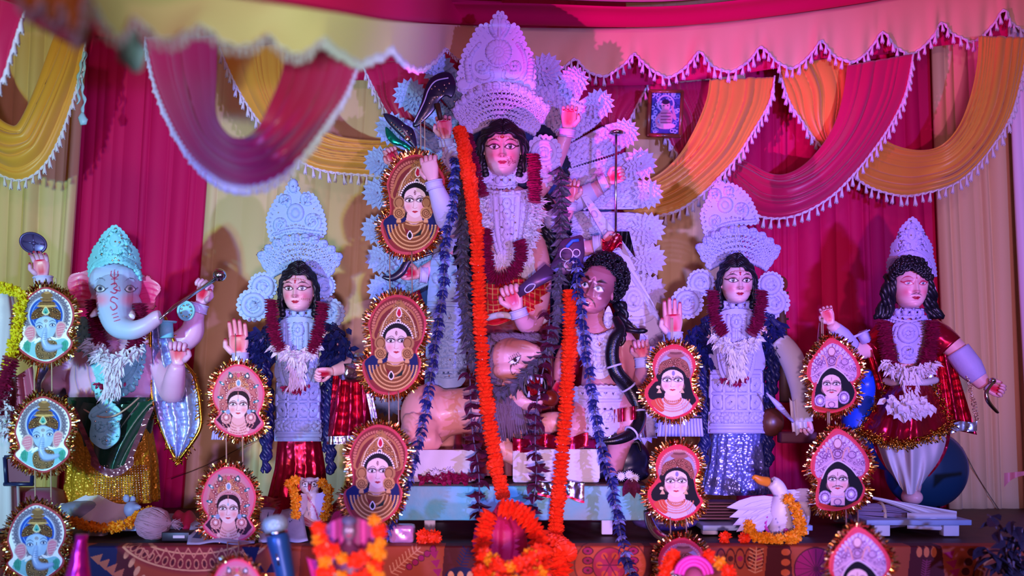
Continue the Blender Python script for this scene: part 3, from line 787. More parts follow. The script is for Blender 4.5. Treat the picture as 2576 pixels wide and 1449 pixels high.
# garlands: every flower a part on a common string
def flower_disc(name, m, r, t, petals=13, layers=3, seed=1):
    """a ruffled flower threaded along local z"""
    b = MB(); rnd = random.Random(seed)
    for l in range(layers):
        zc = t*(l-(layers-1)/2)/layers
        n = petals
        ring = []
        for j in range(n*2):
            a = 2*pi*(j+.5*l)/(n*2); rr = r*(1 if j % 2 == 0 else .91)*rnd.uniform(.93, 1.05)*(1-.12*abs(l-(layers-1)/2))
            ring.append(Vector((rr*cos(a), rr*sin(a), zc+rnd.uniform(-.1, .1)*t)))
        top = [Vector((p.x*.5, p.y*.5, p.z+t*.22)) for p in ring]; bot = [Vector((p.x*.5, p.y*.5, p.z-t*.22)) for p in ring]
        N = n*2; vs = top+ring+bot+[Vector((0, 0, zc+t*.3)), Vector((0, 0, zc-t*.3))]
        fs = [(i, N+i, N+(i+1) % N, (i+1) % N) for i in range(N)]+[(N+i, 2*N+i, 2*N+(i+1) % N, N+(i+1) % N) for i in range(N)]
        fs += [(i, (i+1) % N, 3*N) for i in range(N)]+[(2*N+(i+1) % N, 2*N+i, 3*N+1) for i in range(N)]
        b.add(vs, fs)
    return b.mesh(name, m, smooth=False)
def flower_head(name, m, r, seed=1, n=46):
    """a loose ball of little petals, for marigold heads and rose clusters"""
    b = MB(); rnd = random.Random(seed); b.ball((0, 0, 0), r*.62, 8, 6)
    for i in range(n):
        z = 1-2*(i+.5)/n; a = i*2.39996; q = math.sqrt(1-z*z); d = Vector((q*cos(a), q*sin(a), z))
        side = d.orthogonal().normalized(); side.rotate(Matrix.Rotation(rnd.uniform(0, 6.28), 3, d))
        b.petal(d*r*.5, d+side*.45, r*.62, r*.5, side, .3, 2)
    return b.mesh(name, m, smooth=False)
def leaf_tuft(name, m, l, w, n=3, seed=1, droop=.9):
    """a few leaves round a string running along local z"""
    b = MB(); rnd = random.Random(seed)
    for i in range(n):
        a = 2*pi*i/n+rnd.uniform(-.4, .4); d = Vector((cos(a), sin(a), -droop*rnd.uniform(.6, 1.3)))
        b.petal((0, 0, 0), d, l*rnd.uniform(.8, 1.15), w, (-cos(a), -sin(a), .5), -.25, 3)
    return b.mesh(name, m, smooth=False)
def garland(name, label, path, meshes, step, part, group=None, cat='garland', jitter=.1, s=1., up=(0, -1, 0), string=.002, spin=True, seed=1, parent=None):
    path = resamp(path, step=step)
    t = parent or thing(name, label, cat, path[-1], group); rnd = random.Random(seed)
    b = MB(); b.tube(path, string, 5); b.build('string', M['thread'] if 'leaf' not in part and 'tuft' not in part else M['grey_leaf'], t)
    for i, p in enumerate(path):
        d = path[min(i+1, len(path)-1)]-path[max(i-1, 0)]
        if d.length < 1e-9: continue
        d = -d if d.z < 0 else d
        f = frame(p+Vector((rnd.uniform(-1, 1), rnd.uniform(-1, 1), 0))*jitter*step, d+Vector((rnd.uniform(-1, 1), rnd.uniform(-1, 1), 0))*d.length*jitter, up, s*rnd.uniform(.9, 1.1))
        if spin: f = f @ Matrix.Rotation(rnd.uniform(0, 6.28), 4, 'Z')
        inst(meshes[i % len(meshes)], t, part, f)
    return t
# flowers shared by the garlands (radius about that of a 4 cm marigold)
MARI = [flower_disc('marigold', M['orange_petal'], .044, .036, 13, 2, i) for i in range(3)]
MARIY = [flower_head('marigold', M['yellow_petal'], .026, i) for i in range(2)]
MARIO = [flower_head('marigold', M['orange_petal'], .03, i+5) for i in range(2)]
LEMON = [flower_head('marigold', M['lemon_petal'], .027, i+9) for i in range(2)]
CRIM = [flower_disc('petal_cluster', M['maroon_petal'], .040, .022, 9, 2, i+3) for i in range(3)]
PALE = leaf_tuft('petal_tuft', mat('pale_indigo_petals', '#7c84c8', .5), .036, .02, 5, 7, .4)
INDI = [leaf_tuft('petal_tuft', M['blue_petal'], .036, .024, 5, i, .4) for i in range(2)]+[PALE]
GREY = [leaf_tuft('folded_leaf', M['grey_leaf'], .095, .06, 4, i, 1.5) for i in range(3)]
PLUM = [leaf_tuft('dry_leaf', M['plum_leaf'], .06, .046, 4, i, .6) for i in range(3)]

def fringe_mass(name, parent, m, path, l, w, n, spread=.6, seed=1, down=(0, 0, -1), n_seg=2, r=.03):
    """dense paper petals along a path, nobody would count them"""
    rnd = random.Random(seed); pth = resamp(path, 60); b = MB()
    for i in range(n):
        q = pth[rnd.randrange(60)]
        d = Vector(down)+Vector((rnd.uniform(-1, 1), rnd.uniform(-.9, .1), rnd.uniform(-1, 1)))*spread
        b.petal(q+Vector((rnd.uniform(-r, r), rnd.uniform(-r*.6, 0), rnd.uniform(-r, r)*.5)), d, l*rnd.uniform(.7, 1.2), w, (0, -1, .2), .3, n_seg)
    return b.build(name, m, parent, smooth=False, kind='stuff')
def curls(name, parent, m, paths, r=.012, amp=.014, freq=70., seed=1, per=3):
    """ringlets: several twisted locks along each path"""
    rnd = random.Random(seed); b = MB()
    for pth in paths:
        for k in range(per):
            ph = rnd.uniform(0, 6.28); off = Vector((rnd.uniform(-1, 1), rnd.uniform(-.6, .6), 0))*amp*1.2; q = resamp(cr(pth, 8), step=.012); L = len(q); f = freq*rnd.uniform(.8, 1.25)
            pts = [p+off+Vector((cos(f*.012*i+ph), sin(f*.012*i+ph), 0))*amp*(1-.3*i/L) for i, p in enumerate(q)]
            b.tube(pts, [r*.7]+[r*(.85+.3*abs(sin(i*.9+k))) for i in range(L-2)]+[r*.4], 6)
    return b.build(name, m, parent)
def pleat_skirt(dst, secs, pleats=16, amp=.05, n=96, sag=0.):
    """a gathered skirt: rings (centre, rx, ry) with vertical folds growing downwards"""
    k = len(secs); vs = []; R = 30
    for i in range(R+1):
        t = i/R*(k-1); a = min(int(t), k-2); f = t-a
        c = Vector(secs[a][0]).lerp(Vector(secs[a+1][0]), f); rx = secs[a][1]*(1-f)+secs[a+1][1]*f; ry = secs[a][2]*(1-f)+secs[a+1][2]*f
        for j in range(n):
            g = 2*pi*j/n; w = 1+amp*(.3+.9*i/R)*(sin(pleats*g+.6*sin(3*g))+.4*sin(pleats*1.9*g+i*.05))
            vs.append((c.x+rx*w*cos(g), c.y+ry*w*sin(g), c.z+sag*sin(pleats*g)*(i/R)))
    fs = [(i*n+j, i*n+(j+1) % n, (i+1)*n+(j+1) % n, (i+1)*n+j) for i in range(R) for j in range(n)]
    dst.add(vs, fs)
def wrist_band(parent, wrist, d, r, name='bracelet', m=None, l=.03):
    d = Vector(d).normalized(); b = MB(); w = Vector(wrist)
    b.tube([w-d*l, w-d*l*.5, w+d*l*.5, w+d*l], [r*1.1, r*1.22, r*1.2, r*1.08], 14)
    for s_ in (-1, 1): b.tube([w+d*l*s_*.9+o for o in [Vector(v)*r*1.2 for v in ring3(d, 16)]], r*.12, 6, closed=True)
    return b.build(name, m or M['shola'], parent)
def parted_hair(b, q, s, cx, yh, hw, ys, d0, deep, r=5.5):
    """combed locks from a centre parting down both sides of the face"""
    rnd = random.Random(int(cx))
    dd = lambda x: d0-deep*math.sqrt(max(0, 1-((x-cx)/(hw*1.16))**2))
    for sg in (-1, 1):
        for k in range(9):
            t = k/8; up = 27*(1-t); o_ = 1.04+.17*(1-t); pts = []
            for fx, y in ((0, yh-up), (.3, yh-up+2), (.62, yh-up*.85+8), (.92*o_, yh-up*.5+24), (1.05*o_, yh+48), (1.08*o_, ys)):
                x = cx+sg*(fx*hw+(1 if fx else 0)*rnd.uniform(-1, 1)); pts.append(q(x, y, dd(x)-.004+.05*(1-t)*.6))
            pth = resamp(cr(pts, 6), 26); b.tube([p_+Vector((.003*sin(i*1.3+k), 0, .003*cos(i*1.3+k))) for i, p_ in enumerate(pth)], [s(r)*(.85+.25*sin(i*.9+k)) for i in range(26)], 7)
def ring3(d, n):
    u = d.orthogonal().normalized(); v = d.cross(u); return [u*cos(2*pi*i/n)+v*sin(2*pi*i/n) for i in range(n)]
# ------------------------------------------------------------------ the two smaller goddess statues
SKIN = '#f4c0c4'
PITH = [M['shola_lit_blue']]
def choker(parent, x, y0, y1, hw, Y):
    return relief('choker', parent, PITH[0], [(x-hw, y0), (x+hw, y0), (x+hw*1.05, y1), (x, y1+5), (x-hw*1.05, y1)], Y, lambda p: (
        p.line([(x-hw, y0+3), (x+hw, y0+3)], 2, UP2), p.line([(x-hw, y1-2), (x, y1+2), (x+hw, y1-2)], 2, UP2),
        [p.ell(x+(i-3)*hw*.27, (y0+y1)/2, 2.6, 6, HOLE if i % 2 else UP2) for i in range(7)]), step=1.5, dfn=lambda X, Yp: .00075*((X-x)**2)/hw*1.0*hw/30, curved=False)
def wheel_plate(parent, name, cx, cy, r, Y, extra=None, flip=1):
    """round pith ornament with petalled rim, ring of slits and a spiral"""
    base = [(cx+r*cos(a), cy+r*sin(a)) for a in [i*2*pi/16 for i in range(16)]]
    def draw(p):
        p.ring(cx, cy, r*.62, r*.62, 3, UP2)
        for i in range(18):
            a = 2*pi*i/18; p.ell(cx+r*.82*cos(a), cy+r*.82*sin(a), r*.11, r*.05, HOLE, a, soft=.4)
        p.line(spiral(cx, cy, r*.42, 1.4, 0, flip), 2.6, UP2); p.ell(cx, cy, 4, 4, UP2)
    o = relief(name, parent, PITH[0], toothed(base, r*.34, r*.14), Y, draw, curved=False, step=1.1)
    return o
def tiara(parent, cx, cy, r0, r1, a0, a1, Y, rows=6, cols=26, lean=.0, gem_n=60, seed=1, name='tiara'):
    """fan of pierced rows over the hair"""
    A0, A1 = math.radians(a0), math.radians(a1)
    out = []; n = cols
    for i in range(n*6+1):
        a = A0+(A1-A0)*i/(n*6); k = abs(sin(pi*i/12)); w = 1+.06*cos(2*(a-(A0+A1)/2))*0
        rr = r1*(1-.13*abs((a-(A0+A1)/2)/((A1-A0)/2))**2)+k*7
        out.append((cx+rr*cos(a), cy-rr*sin(a)))
    for i in range(n*2+1):
        a = A1-(A1-A0)*i/(n*2); out.append((cx+r0*cos(a), cy-r0*sin(a)))
    def draw(p):
        for r_ in range(rows):
            q = r0+(r1*.93-r0)*(r_+1.0)/(rows+.4); m_ = cols
            for j in range(m_):
                a = A0+(A1-A0)*(j+.5+.5*(r_ % 2))/(m_+.5)
                e = 1-.12*abs((a-(A0+A1)/2)/((A1-A0)/2))**2
                x, y = cx+q*e*cos(a), cy-q*e*sin(a)
                l = (r1-r0)/rows*(.52 if r_ == 0 else .34); wd = max(1.9, q*(A1-A0)/m_*.2)
                p.ell(x, y, l*1.2, wd*1.9, UP, -a, soft=.9)
                p.ell(x, y, l*.92, wd, HOLE, -a, soft=.3)
        for j in range(cols//2):
            a = A0+(A1-A0)*(j+.5)/(cols//2); e = 1-.12*abs((a-(A0+A1)/2)/((A1-A0)/2))**2
            p.ring(cx+r1*.985*e*cos(a), cy-r1*.985*e*sin(a), 5, 5, 2, UP2)
        p.line([(cx+(r0+4)*cos(A0+(A1-A0)*i/30), cy-(r0+4)*sin(A0+(A1-A0)*i/30)) for i in range(31)], 2.4, UP2, False)
    o = relief(name, parent, PITH[0], out, Y, draw, step=1.05, h=.005, curved=False, dfn=lambda X, Yp: -.00030*(cy-Yp-r0)+.0000035*(X-cx)**2*1.0)
    rnd = random.Random(seed); g = []
    for i in range(gem_n):
        a = A0+(A1-A0)*rnd.random(); q = r0+(r1-r0)*rnd.random()*.9
        x, y = cx+q*cos(a), cy-q*sin(a); g.append(P(x, y, Y-.014-.00030*(cy-y-r0)+.0000035*(x-cx)**2))
    gems(o, g, .0038)
    return o
def crest(parent, outline, Y, draw_more, tooth=12, gem_pts=(), name='crown', tdep=6):
    out = toothed(outline, tooth, tdep)
    def draw(p):
        edge_slits(p, outline, tooth, 9, 9, 2.2); draw_more(p)
    o = relief(name, parent, PITH[0], out, Y, draw, step=1.1, curved=False)
    if gem_pts: gems(o, [P(x, y, Y-.014) for x, y in gem_pts], .004)
    return o

def small_goddess(t, dx, dy, Y, crest_fn, left_x, wheels, skirt_mat, wide, gname, low):
    """shared build of the two standing goddesses; dx, dy shift the picture points"""
    q = lambda x, y, d=0.: P(x+dx, y+dy, Y+d)
    s = lambda n: S(n, Y)
    # body: torso, neck, arms as one skin, head and hands joined to it
    b = MB(); f = MB()
    f.loft([(q(750, 1120), s(45+wide), s(30)), (q(750, 1000), s(46+wide), s(34)), (q(748, 930), s(36+wide), s(32)), (q(748, 880), s(44+wide), s(38)), (q(750, 830), s(52+wide), s(34)), (q(750, 806), s(40), s(26)), (q(750, 795), s(22), s(20)), (q(750, 760), s(20), s(20))])
    # raised arm on the left of the picture
    f.tube(cr([q(700, 838), q(655, 905, -.02), q(632, 955, -.06), q(612, 930, -.12), q(602, 880, -.15)], 5), [s(21), s(19), s(18), s(16), s(13)], 10)
    # arm on the right
    if low: f.tube(cr([q(800, 838), q(850, 900, 0), q(893, 990, -.05), q(915, 1060, -.10)], 5), [s(21), s(19), s(16), s(13)], 10)
    else: f.tube(cr([q(800, 838), q(850, 870, 0), q(885, 905, -.06), q(862, 925, -.16), q(835, 935, -.2)], 5), [s(21), s(20), s(19), s(16), s(13)], 10)
    add_fused(b, f, SKIN, .008)
    def face(p):
        eyes_goddess(p, SKIN)
        p.line([(0, .95), (0, .62)], .03, '#c01030', False); p.ell(0, .5, .05, .05, '#d01038'); p.ell(0, .6, .09, .04, '#c01030')
        p.line([(-.62, .62), (-.3, .72), (0, .74), (.3, .72), (.62, .62)], .022, '#d0a080')
        for i in range(13): x = -.6+.1*i; p.line([(x, .62+.12*(1-x*x*2)), (x, .52+.12*(1-x*x*2))], .02, '#b03050', False)
        for i in range(6): p.line([(.3+.1*i, -.36+.01*i), (.3+.1*i, -.46+.01*i)], .018, '#a04060', False)
        p.line([(.22, -.42), (.5, -.38), (.85, -.3)], .016, '#d0a080')
    head(b, q(751, 739, -.10), s(38), s(45), SKIN, face)
    hx, hy = left_x
    hand(b, P(hx+6, hy+62, Y-.15), (-.06, 0, 1), (0, -1, .05), s(102), OPEN, 1, SKIN, spread=.02)
    if low: hand(b, q(917, 1062, -.10), (.2, -.1, -1), (-.6, -.6, 0), s(85), GRIP, -1, SKIN)
    else: hand(b, q(838, 934, -.2), (-1, -.25, -.12), (0, -.6, -.8), s(72), GRIP, 1, SKIN)
    b.build('body', M['skin'], t)
    wrist_band(t, P(hx+8, hy+66, Y-.15), (-.05, 0, 1), s(17))
    # hair: cap, front curls, long side ringlets
    h = MB(); h.ball(q(751, 728, -.045), (s(50), s(40), s(62)), 22, 16); parted_hair(h, q, s, 751, 687, 38, 775, -.10, .078, 4.5)
    for sg in (-1, 1):
        for i in range(7): h.ball(q(751+sg*(46-i*1.0), 730+i*10, -.075), (s(9), s(8), s(9)), 8, 6)
    h.build('hair', M['hair'], t)
    L = [[q(712-i*9, 800+i*4, .02), q(690-i*12, 860, -.02), q(672-i*9, 930, -.03), q(676-i*5, 1020, -.04), q(680-i*4, 1100+i*30, -.05)] for i in range(4)]
    Rr = [[q(800+i*10, 800+i*4, .02), q(822+i*14, 860, -.01), q(825+i*10, 930, -.03), q(820+i*6, 1020, -.04), q(816+i*5, 1110+i*28, -.05)] for i in range(4)]
    curls('ringlets', t, M['curl'], L, .010, .013, 90, per=4); curls('ringlets', t, M['curl'], Rr, .010, .013, 90, per=4)
    # crown: pierced tiara, crest, round side plates
    tiara(t, 752+dx, 800+dy, 122, 206, 54, 124, Y-.02, 5, 20, seed=dx)
    crest_fn(t, Y+.01)
    for i, (x, y, r) in enumerate(wheels): wheel_plate(t, 'side_plate', x, y, r, Y-.01+.012*i, flip=1 if i % 2 else -1)
    # earring bodies and choker
    choker(t, 750+dx, 776+dy, 800+dy, 36, Y-.075)
    # bodice: pierced pith panels over the chest, curved round the body
    w = 46+wide
    def cyl(cx, hw, d0):
        return lambda X, Yp: d0+.10*(np.clip((X-cx)/hw, -1.2, 1.2)**2)*.5
    def bod(p):
        for x in (-30, -18, -6, 6, 18, 30): p.line([(750+dx+x*1.1, 815+dy), (750+dx+x*1.2, 945+dy)], 2, UP)
        for i in range(7):
            for sg in (-1, 1): p.ell(750+dx+sg*12, 822+dy+i*17, 7, 3, HOLE, sg*.7); p.ell(750+dx+sg*34, 826+dy+i*17, 5, 2.5, DN, -sg*.7)
        p.ring(750+dx, 830+dy, 9, 12, 2, UP2)
    relief('bodice', t, PITH[0], [(712+dx, 806+dy), (788+dx, 806+dy), (796+dx+wide, 880+dy), (798+dx+wide, 955+dy), (702+dx-wide, 955+dy), (704+dx-wide, 880+dy)], Y-.115, bod, step=1.15, dfn=cyl(750+dx, w, 0))
    def apron(p):
        x0, x1 = 700+dx-wide, 800+dx+wide
        for y in (966, 1010, 1054, 1088, 1104): p.line([(x0, y+dy), (x1, y+dy)], 2.4, UP2)
        for k in range(5):
            x = x0+(x1-x0)*k/4; p.line([(x, 960+dy), (x, 1054+dy)], 2.2, UP2)
        for r_ in range(2):
            for k in range(4):
                x = x0+(x1-x0)*(k+.5)/4; y = 988+dy+r_*44
                p.ell(x, y, 10, 15, UP, .5 if k % 2 else -.5); p.ell(x, y, 4, 6, HOLE, .5 if k % 2 else -.5)
        for k in range(5):
            x = x0+(x1-x0)*(k+.5)/5; p.ring(x, 1071+dy, 12, 10, 1.8, UP2); p.ell(x, 1071+dy, 4, 3, UP2)
    relief('apron', t, PITH[0], [(700+dx-wide, 955+dy), (800+dx+wide, 955+dy), (806+dx+wide, 1110+dy), (694+dx-wide, 1110+dy)], Y-.135, apron, step=1.15, dfn=cyl(750+dx, w, 0), curved=False)
    # hanging necklace plate
    def neck(p):
        p.ring(750+dx, 895+dy, 36, 82, 3, UP2); p.ring(750+dx, 895+dy, 27, 70, 2, UP)
        for i in range(16):
            a = pi*i/15; p.ell(750+dx+32*cos(a), 900+dy+76*sin(a), 3.5, 3.5, UP2)
    ol = [(702+dx, 880+dy), (712+dx, 960+dy), (735+dx, 985+dy), (750+dx, 990+dy), (766+dx, 985+dy), (788+dx, 960+dy), (798+dx, 880+dy), (780+dx, 880+dy), (772+dx, 945+dy), (750+dx, 966+dy), (728+dx, 945+dy), (720+dx, 880+dy)]
    relief('necklace', t, PITH[0], ol, Y-.16, neck, step=1.15, dfn=cyl(750+dx, w, 0))
    gems(t, [q(750+40*cos(a), 905+75*sin(a), -.17+.03*cos(a)**2) for a in [pi*i/14 for i in range(15)]], .005)
    fringe_mass('petal_garland', t, M['petal_white'], [q(700, 868, -.16), q(722, 885, -.18), q(748, 895, -.19), q(775, 885, -.18), q(795, 868, -.16)], .05, .012, 240, .9, 3, r=.035)
    fringe_mass('petal_pendant', t, M['petal_white'], [q(748, 895, -.2), q(748, 935, -.19), q(748, 965, -.18)], .055, .010, 110, .4, 4, r=.035)
    fringe_mass('crimson_petals', t, M['maroon_petal'], [q(722, 972, -.175), q(748, 978, -.18), q(775, 970, -.175)], .03, .014, 40, .9, 5, r=.018)
    # skirt
    k = MB(); pleat_skirt(k, [(q(752, 1095), s(52+wide), s(34)), (q(754, 1180), s(62+wide), s(42)), (q(748, 1262), s(74+wide), s(52))], 15, .05)
    k.build('skirt', skirt_mat, t)
    return q, s

# ---- goddess with the owl, left
Y1 = 4.85
t = thing('goddess_statue', 'standing goddess statue in tall blue lit crown, right arm level, with owl at her feet', 'statue', P(750, 1300, Y1), 'painted clay statues')
def crest1(t, Y):
    ol = [(738, 450), (752, 470), (757, 488), (775, 484), (794, 494), (806, 515), (818, 545), (822, 578), (815, 595), (795, 602), (768, 592), (745, 588), (720, 596), (700, 612), (682, 606), (674, 580), (672, 550), (684, 520), (700, 494), (716, 486), (722, 470)]
    def d(p):
        for x, y, r, sg in ((708, 565, 20, 1), (785, 558, 22, -1), (716, 505, 15, -1), (772, 500, 15, 1)): p.line(spiral(x, y, r, 1.3, 1, sg), 2.6, UP2)
        p.ring(744, 536, 15, 17, 3, UP2); p.ell(744, 536, 6, 7, UP2); p.ell(738, 468, 7, 13, UP2); p.ell(738, 470, 2, 6, HOLE)
        p.line([(690, 590), (715, 582), (745, 578), (775, 582), (808, 586)], 2.4, UP2)
        for i in range(5): p.ell(725+i*10, 566+abs(i-2)*2, 3, 4, HOLE)
    crest(t, ol, Y, d, gem_pts=[(720, 500), (736, 462), (700, 535), (744, 536), (790, 525), (812, 590), (690, 597), (755, 510)])
q, s = small_goddess(t, 0, 0, Y1, crest1, (597, 838), [(638, 768, 41), (662, 722, 36), (815, 720, 30), (829, 788, 38)], M['maroon_foil'], 0, 'owl', False)
# her shawl hanging from the level arm
b = MB()
b.grid(26, 26, lambda u, v: P(838+78*u+(-14+46*u)*v, 945+165*v-14*u*(1-v), Y1-.13+.028*sin(u*19+v*3)+.03*v))
b.build('shawl', M['maroon_foil'], t)
b = MB(); b.grid(30, 4, lambda u, v: P(822+126*u, 1098+20*v-10*u*u, Y1-.15+.02*sin(u*19+3))); b.build('shawl_border', M['silver'], t)
b = MB(); b.grid(8, 20, lambda u, v: P(915+16*u+30*v, 960+150*v, Y1-.12+.015*sin(u*9))); b.build('shawl_edge', M['silver'], t)
b = MB()
for x0 in (880,): b.tube(cr(pxs([(905, 905, Y1-.07), (893, 935, Y1-.13), (862, 935, Y1-.18)], Y1), 6), [s(24), s(27), s(20)], 12)
b.build('sleeve', M['silver'], t)
fringe_mass('shoulder_bows', t, M['curl'], [q(655, 830, -.1), q(650, 870, -.1), q(668, 900, -.1)], .07, .03, 60, 1, 8, r=.05)
fringe_mass('shoulder_bows', t, M['curl'], [q(850, 830, -.1), q(850, 870, -.1), q(835, 900, -.1)], .07, .03, 70, 1, 9, r=.06)
def thick_garland(label, pts, Y, s_=1., grp='crimson petal garlands'):
    garland('hanging_garland', label, cr(pxs(pts, Y), 8), CRIM, .019, 'petal_cluster', grp, s=s_, jitter=.15)
thick_garland('crimson petal rope left of the owl goddess face', [(683, 758), (684, 800), (692, 845), (706, 880)], Y1-.20, .92)
thick_garland('crimson petal rope right of the owl goddess face', [(812, 765), (806, 810), (796, 850), (786, 884)], Y1-.20, .92)
PITH[0] = M['shola_lit_lilac']
# ---- goddess with the swan, right
Y4 = 4.85
M['blue_silver'] = mat('blue_silver_brocade', '#8088d8', .3, .6, bump=('cell', 60, .9, .006))
t = thing('goddess_statue', 'standing goddess statue in violet lit crown holding a lute, with swan at her feet', 'statue', P(1852, 1300, Y4), 'painted clay statues')
def crest4(t, Y):
    ol = [(1806, 450), (1820, 462), (1838, 462), (1862, 474), (1885, 498), (1900, 528), (1908, 552), (1895, 566), (1860, 566), (1828, 574), (1800, 592), (1782, 606), (1772, 592), (1764, 560), (1762, 535), (1776, 505), (1790, 478)]
    def d(p):
        for x, y, r, sg in ((1800, 556, 17, 1), (1862, 528, 18, -1), (1796, 490, 15, -1), (1834, 482, 13, 1)): p.line(spiral(x, y, r, 1.3, 1, sg), 2.6, UP2)
        p.ring(1824, 516, 13, 14, 3, UP2); p.ell(1824, 516, 5, 6, UP2)
        p.line([(1780, 592), (1805, 574), (1835, 562), (1898, 556)], 2.4, UP2)
        for i in range(5): p.ell(1826+i*11, 548+abs(i-2), 3, 4, HOLE)
    crest(t, ol, Y, d, gem_pts=[(1806, 458), (1790, 520), (1850, 500), (1824, 516), (1895, 555), (1783, 598), (1840, 545)])
q, s = small_goddess(t, 1102, -20, Y4, crest4, (1689, 786), [(1728, 762, 40), (1762, 712, 34), (1938, 716, 32), (1947, 762, 38)], M['blue_silver'], 12, 'swan', True)
# white draped sleeve and cloth on the lowered arm
b = MB(); b.tube(cr(pxs([(1962, 860, Y4-.02), (1990, 900, Y4-.06), (2010, 960, Y4-.1), (2016, 1010, Y4-.12), (2018, 1060, Y4-.12)], Y4), 6), [s(26), s(30), s(27), s(22), s(26)], 14)
b.grid(14, 16, lambda u, v: P(1985+44*u+8*v, 1000+86*v+10*sin(u*7), Y4-.14+.02*sin(u*15)))
b.build('sleeve', M['white_cloth'], t)
b = MB(); b.bbox(P(2005, 1100, Y4-.1), (s(90), s(40), s(28)), .01); b.build('book', mat('dull_red_book', '#5a1c30', .6), t)
fringe_mass('shoulder_hair', t, M['curl'], [q(650, 850, -.02), q(640, 890, -.03), q(665, 925, -.05)], .08, .03, 80, .8, 18, r=.05)
fringe_mass('shoulder_hair', t, M['curl'], [q(838, 835, .0), q(846, 870, .0), q(850, 900, .0)], .08, .03, 70, .8, 19, r=.05)
# lute: neck, pegs and round gourd
v = MB(); v.tube(pxs([(1958, 700, Y4+.05), (1966, 800, Y4+.03), (1972, 900, Y4-.02), (1975, 1010, Y4-.07)], Y4), [s(10), s(12), s(13), s(14)], 12)
lt = v.build('lute_neck', M['wood'], t)
v = MB(); v.ball(P(1940, 1062, Y4-.06), (s(32), s(26), s(36)), 18, 12); v.build('lute_gourd', mat('dark_gourd', '#5a2c1c', .35), t); v = MB(); v.ball(P(1962, 715, Y4+.06), (s(20), s(16), s(22)), 14, 10); v.build('lute_gourd', mat('brown_gourd', '#6a3420', .35), t)
v = MB()
for i in range(5): v.tube([P(1950, 740+i*22, Y4+.04), P(1984, 736+i*22, Y4+.03)], .006, 6)
v.build('tuning_pegs', M['wood'], lt)
# short flute-like stick and paper cones beside the raised hand
v = MB(); v.tube(pxs([(1928, 988, Y4-.22), (1960, 1022, Y4-.2), (1996, 1062, Y4-.18)], Y4), [.003, .016, .006], 8); v.build('quill', PITH[0], t)
thick_garland('crimson petal rope left of the swan goddess face', [(1793, 735), (1794, 770), (1802, 810), (1822, 838)], Y4-.2, .92)
thick_garland('crimson petal rope right of the swan goddess face', [(1917, 735), (1914, 770), (1906, 810), (1892, 838)], Y4-.2, .92)
# ------------------------------------------------------------------ elephant headed statue, far left
YG = 4.75
t = thing('elephant_headed_statue', 'seated elephant headed statue in cyan lit crown, mace in hand, gold skirt', 'statue', P(285, 1290, YG))
q = lambda x, y, d=0.: P(x, y, YG+d)
s = lambda n: S(n, YG)
GS = '#e8b0d0'
b = MB(); f = MB()
f.loft([(q(282, 1015, .02), s(92), s(80)), (q(282, 990), s(108), s(98)), (q(282, 950), s(104), s(98)), (q(283, 900), s(90), s(78)), (q(285, 860), s(84), s(58)), (q(287, 828), s(66), s(44)), (q(288, 805), s(38), s(36)), (q(288, 770), s(36), s(34))], 30)
# four arms
f.tube(cr([q(215, 850), q(150, 850, .02), q(112, 800, .03), q(112, 740, .02), q(108, 700, .01)], 6), [s(30), s(26), s(23), s(20), s(16)], 12)
f.tube(cr([q(350, 850), q(430, 868, .03), q(480, 840, .04), q(490, 800, .02), q(505, 762, 0)], 6), [s(30), s(30), s(31), s(24), s(15)], 12)
f.tube(cr([q(350, 865), q(405, 930, -.02), q(432, 985, -.08), q(440, 950, -.16), q(448, 915, -.2)], 6), [s(30), s(30), s(31), s(26), s(17)], 12)
f.tube(cr([q(220, 865), q(165, 920, -.02), q(130, 970, -.08), q(140, 960, -.12)], 6), [s(30), s(28), s(26), s(22)], 12)
add_fused(b, f, GS, .009, 5)
# elephant head: skull, cheeks and trunk as one skin
f = MB()
f.ball(q(290, 715, -.08), (s(62), s(62), s(60)), 24, 16); f.ball(q(268, 702, -.10), (s(36), s(48), s(36)), 16, 12); f.ball(q(312, 702, -.10), (s(36), s(48), s(36)), 16, 12)
f.ball(q(262, 765, -.09), (s(34), s(40), s(34)), 16, 12); f.ball(q(322, 765, -.09), (s(32), s(40), s(34)), 16, 12)
trunk = cr([q(289, 722, -.15), q(288, 760, -.22), q(290, 795, -.26), q(303, 822, -.29), q(335, 830, -.31), q(368, 818, -.32), q(393, 800, -.33), q(404, 797, -.33)], 8)
f.tube(trunk, [s(42), s(42), s(38), s(32), s(25), s(21), s(18), s(17), s(16)], 20)
def ghead(v):
    x = v[0]/(K*v[1])+1288; y = HOR-(v[2]-CZ)/(K*v[1])
    pink = min(1, max(0, (x-318)/70))*.55*(1 if y > 780 else 0)
    return tuple(a*(1-pink)+c*pink for a, c in zip(lin('#b4c8e6'), lin('#f4a0c0')))
vs, fs = fuse(f, .0042, 8)
A = np.array(vs); X = A[:, 0]/(K*A[:, 1])+1288; Yp = HOR-(A[:, 2]-CZ)/(K*A[:, 1]); fr = A[:, 1] < YG-.05
p = Paint(np.where(fr, X, -999), Yp, '#b0c4e4'); p.C = np.array([ghead(v) for v in vs])
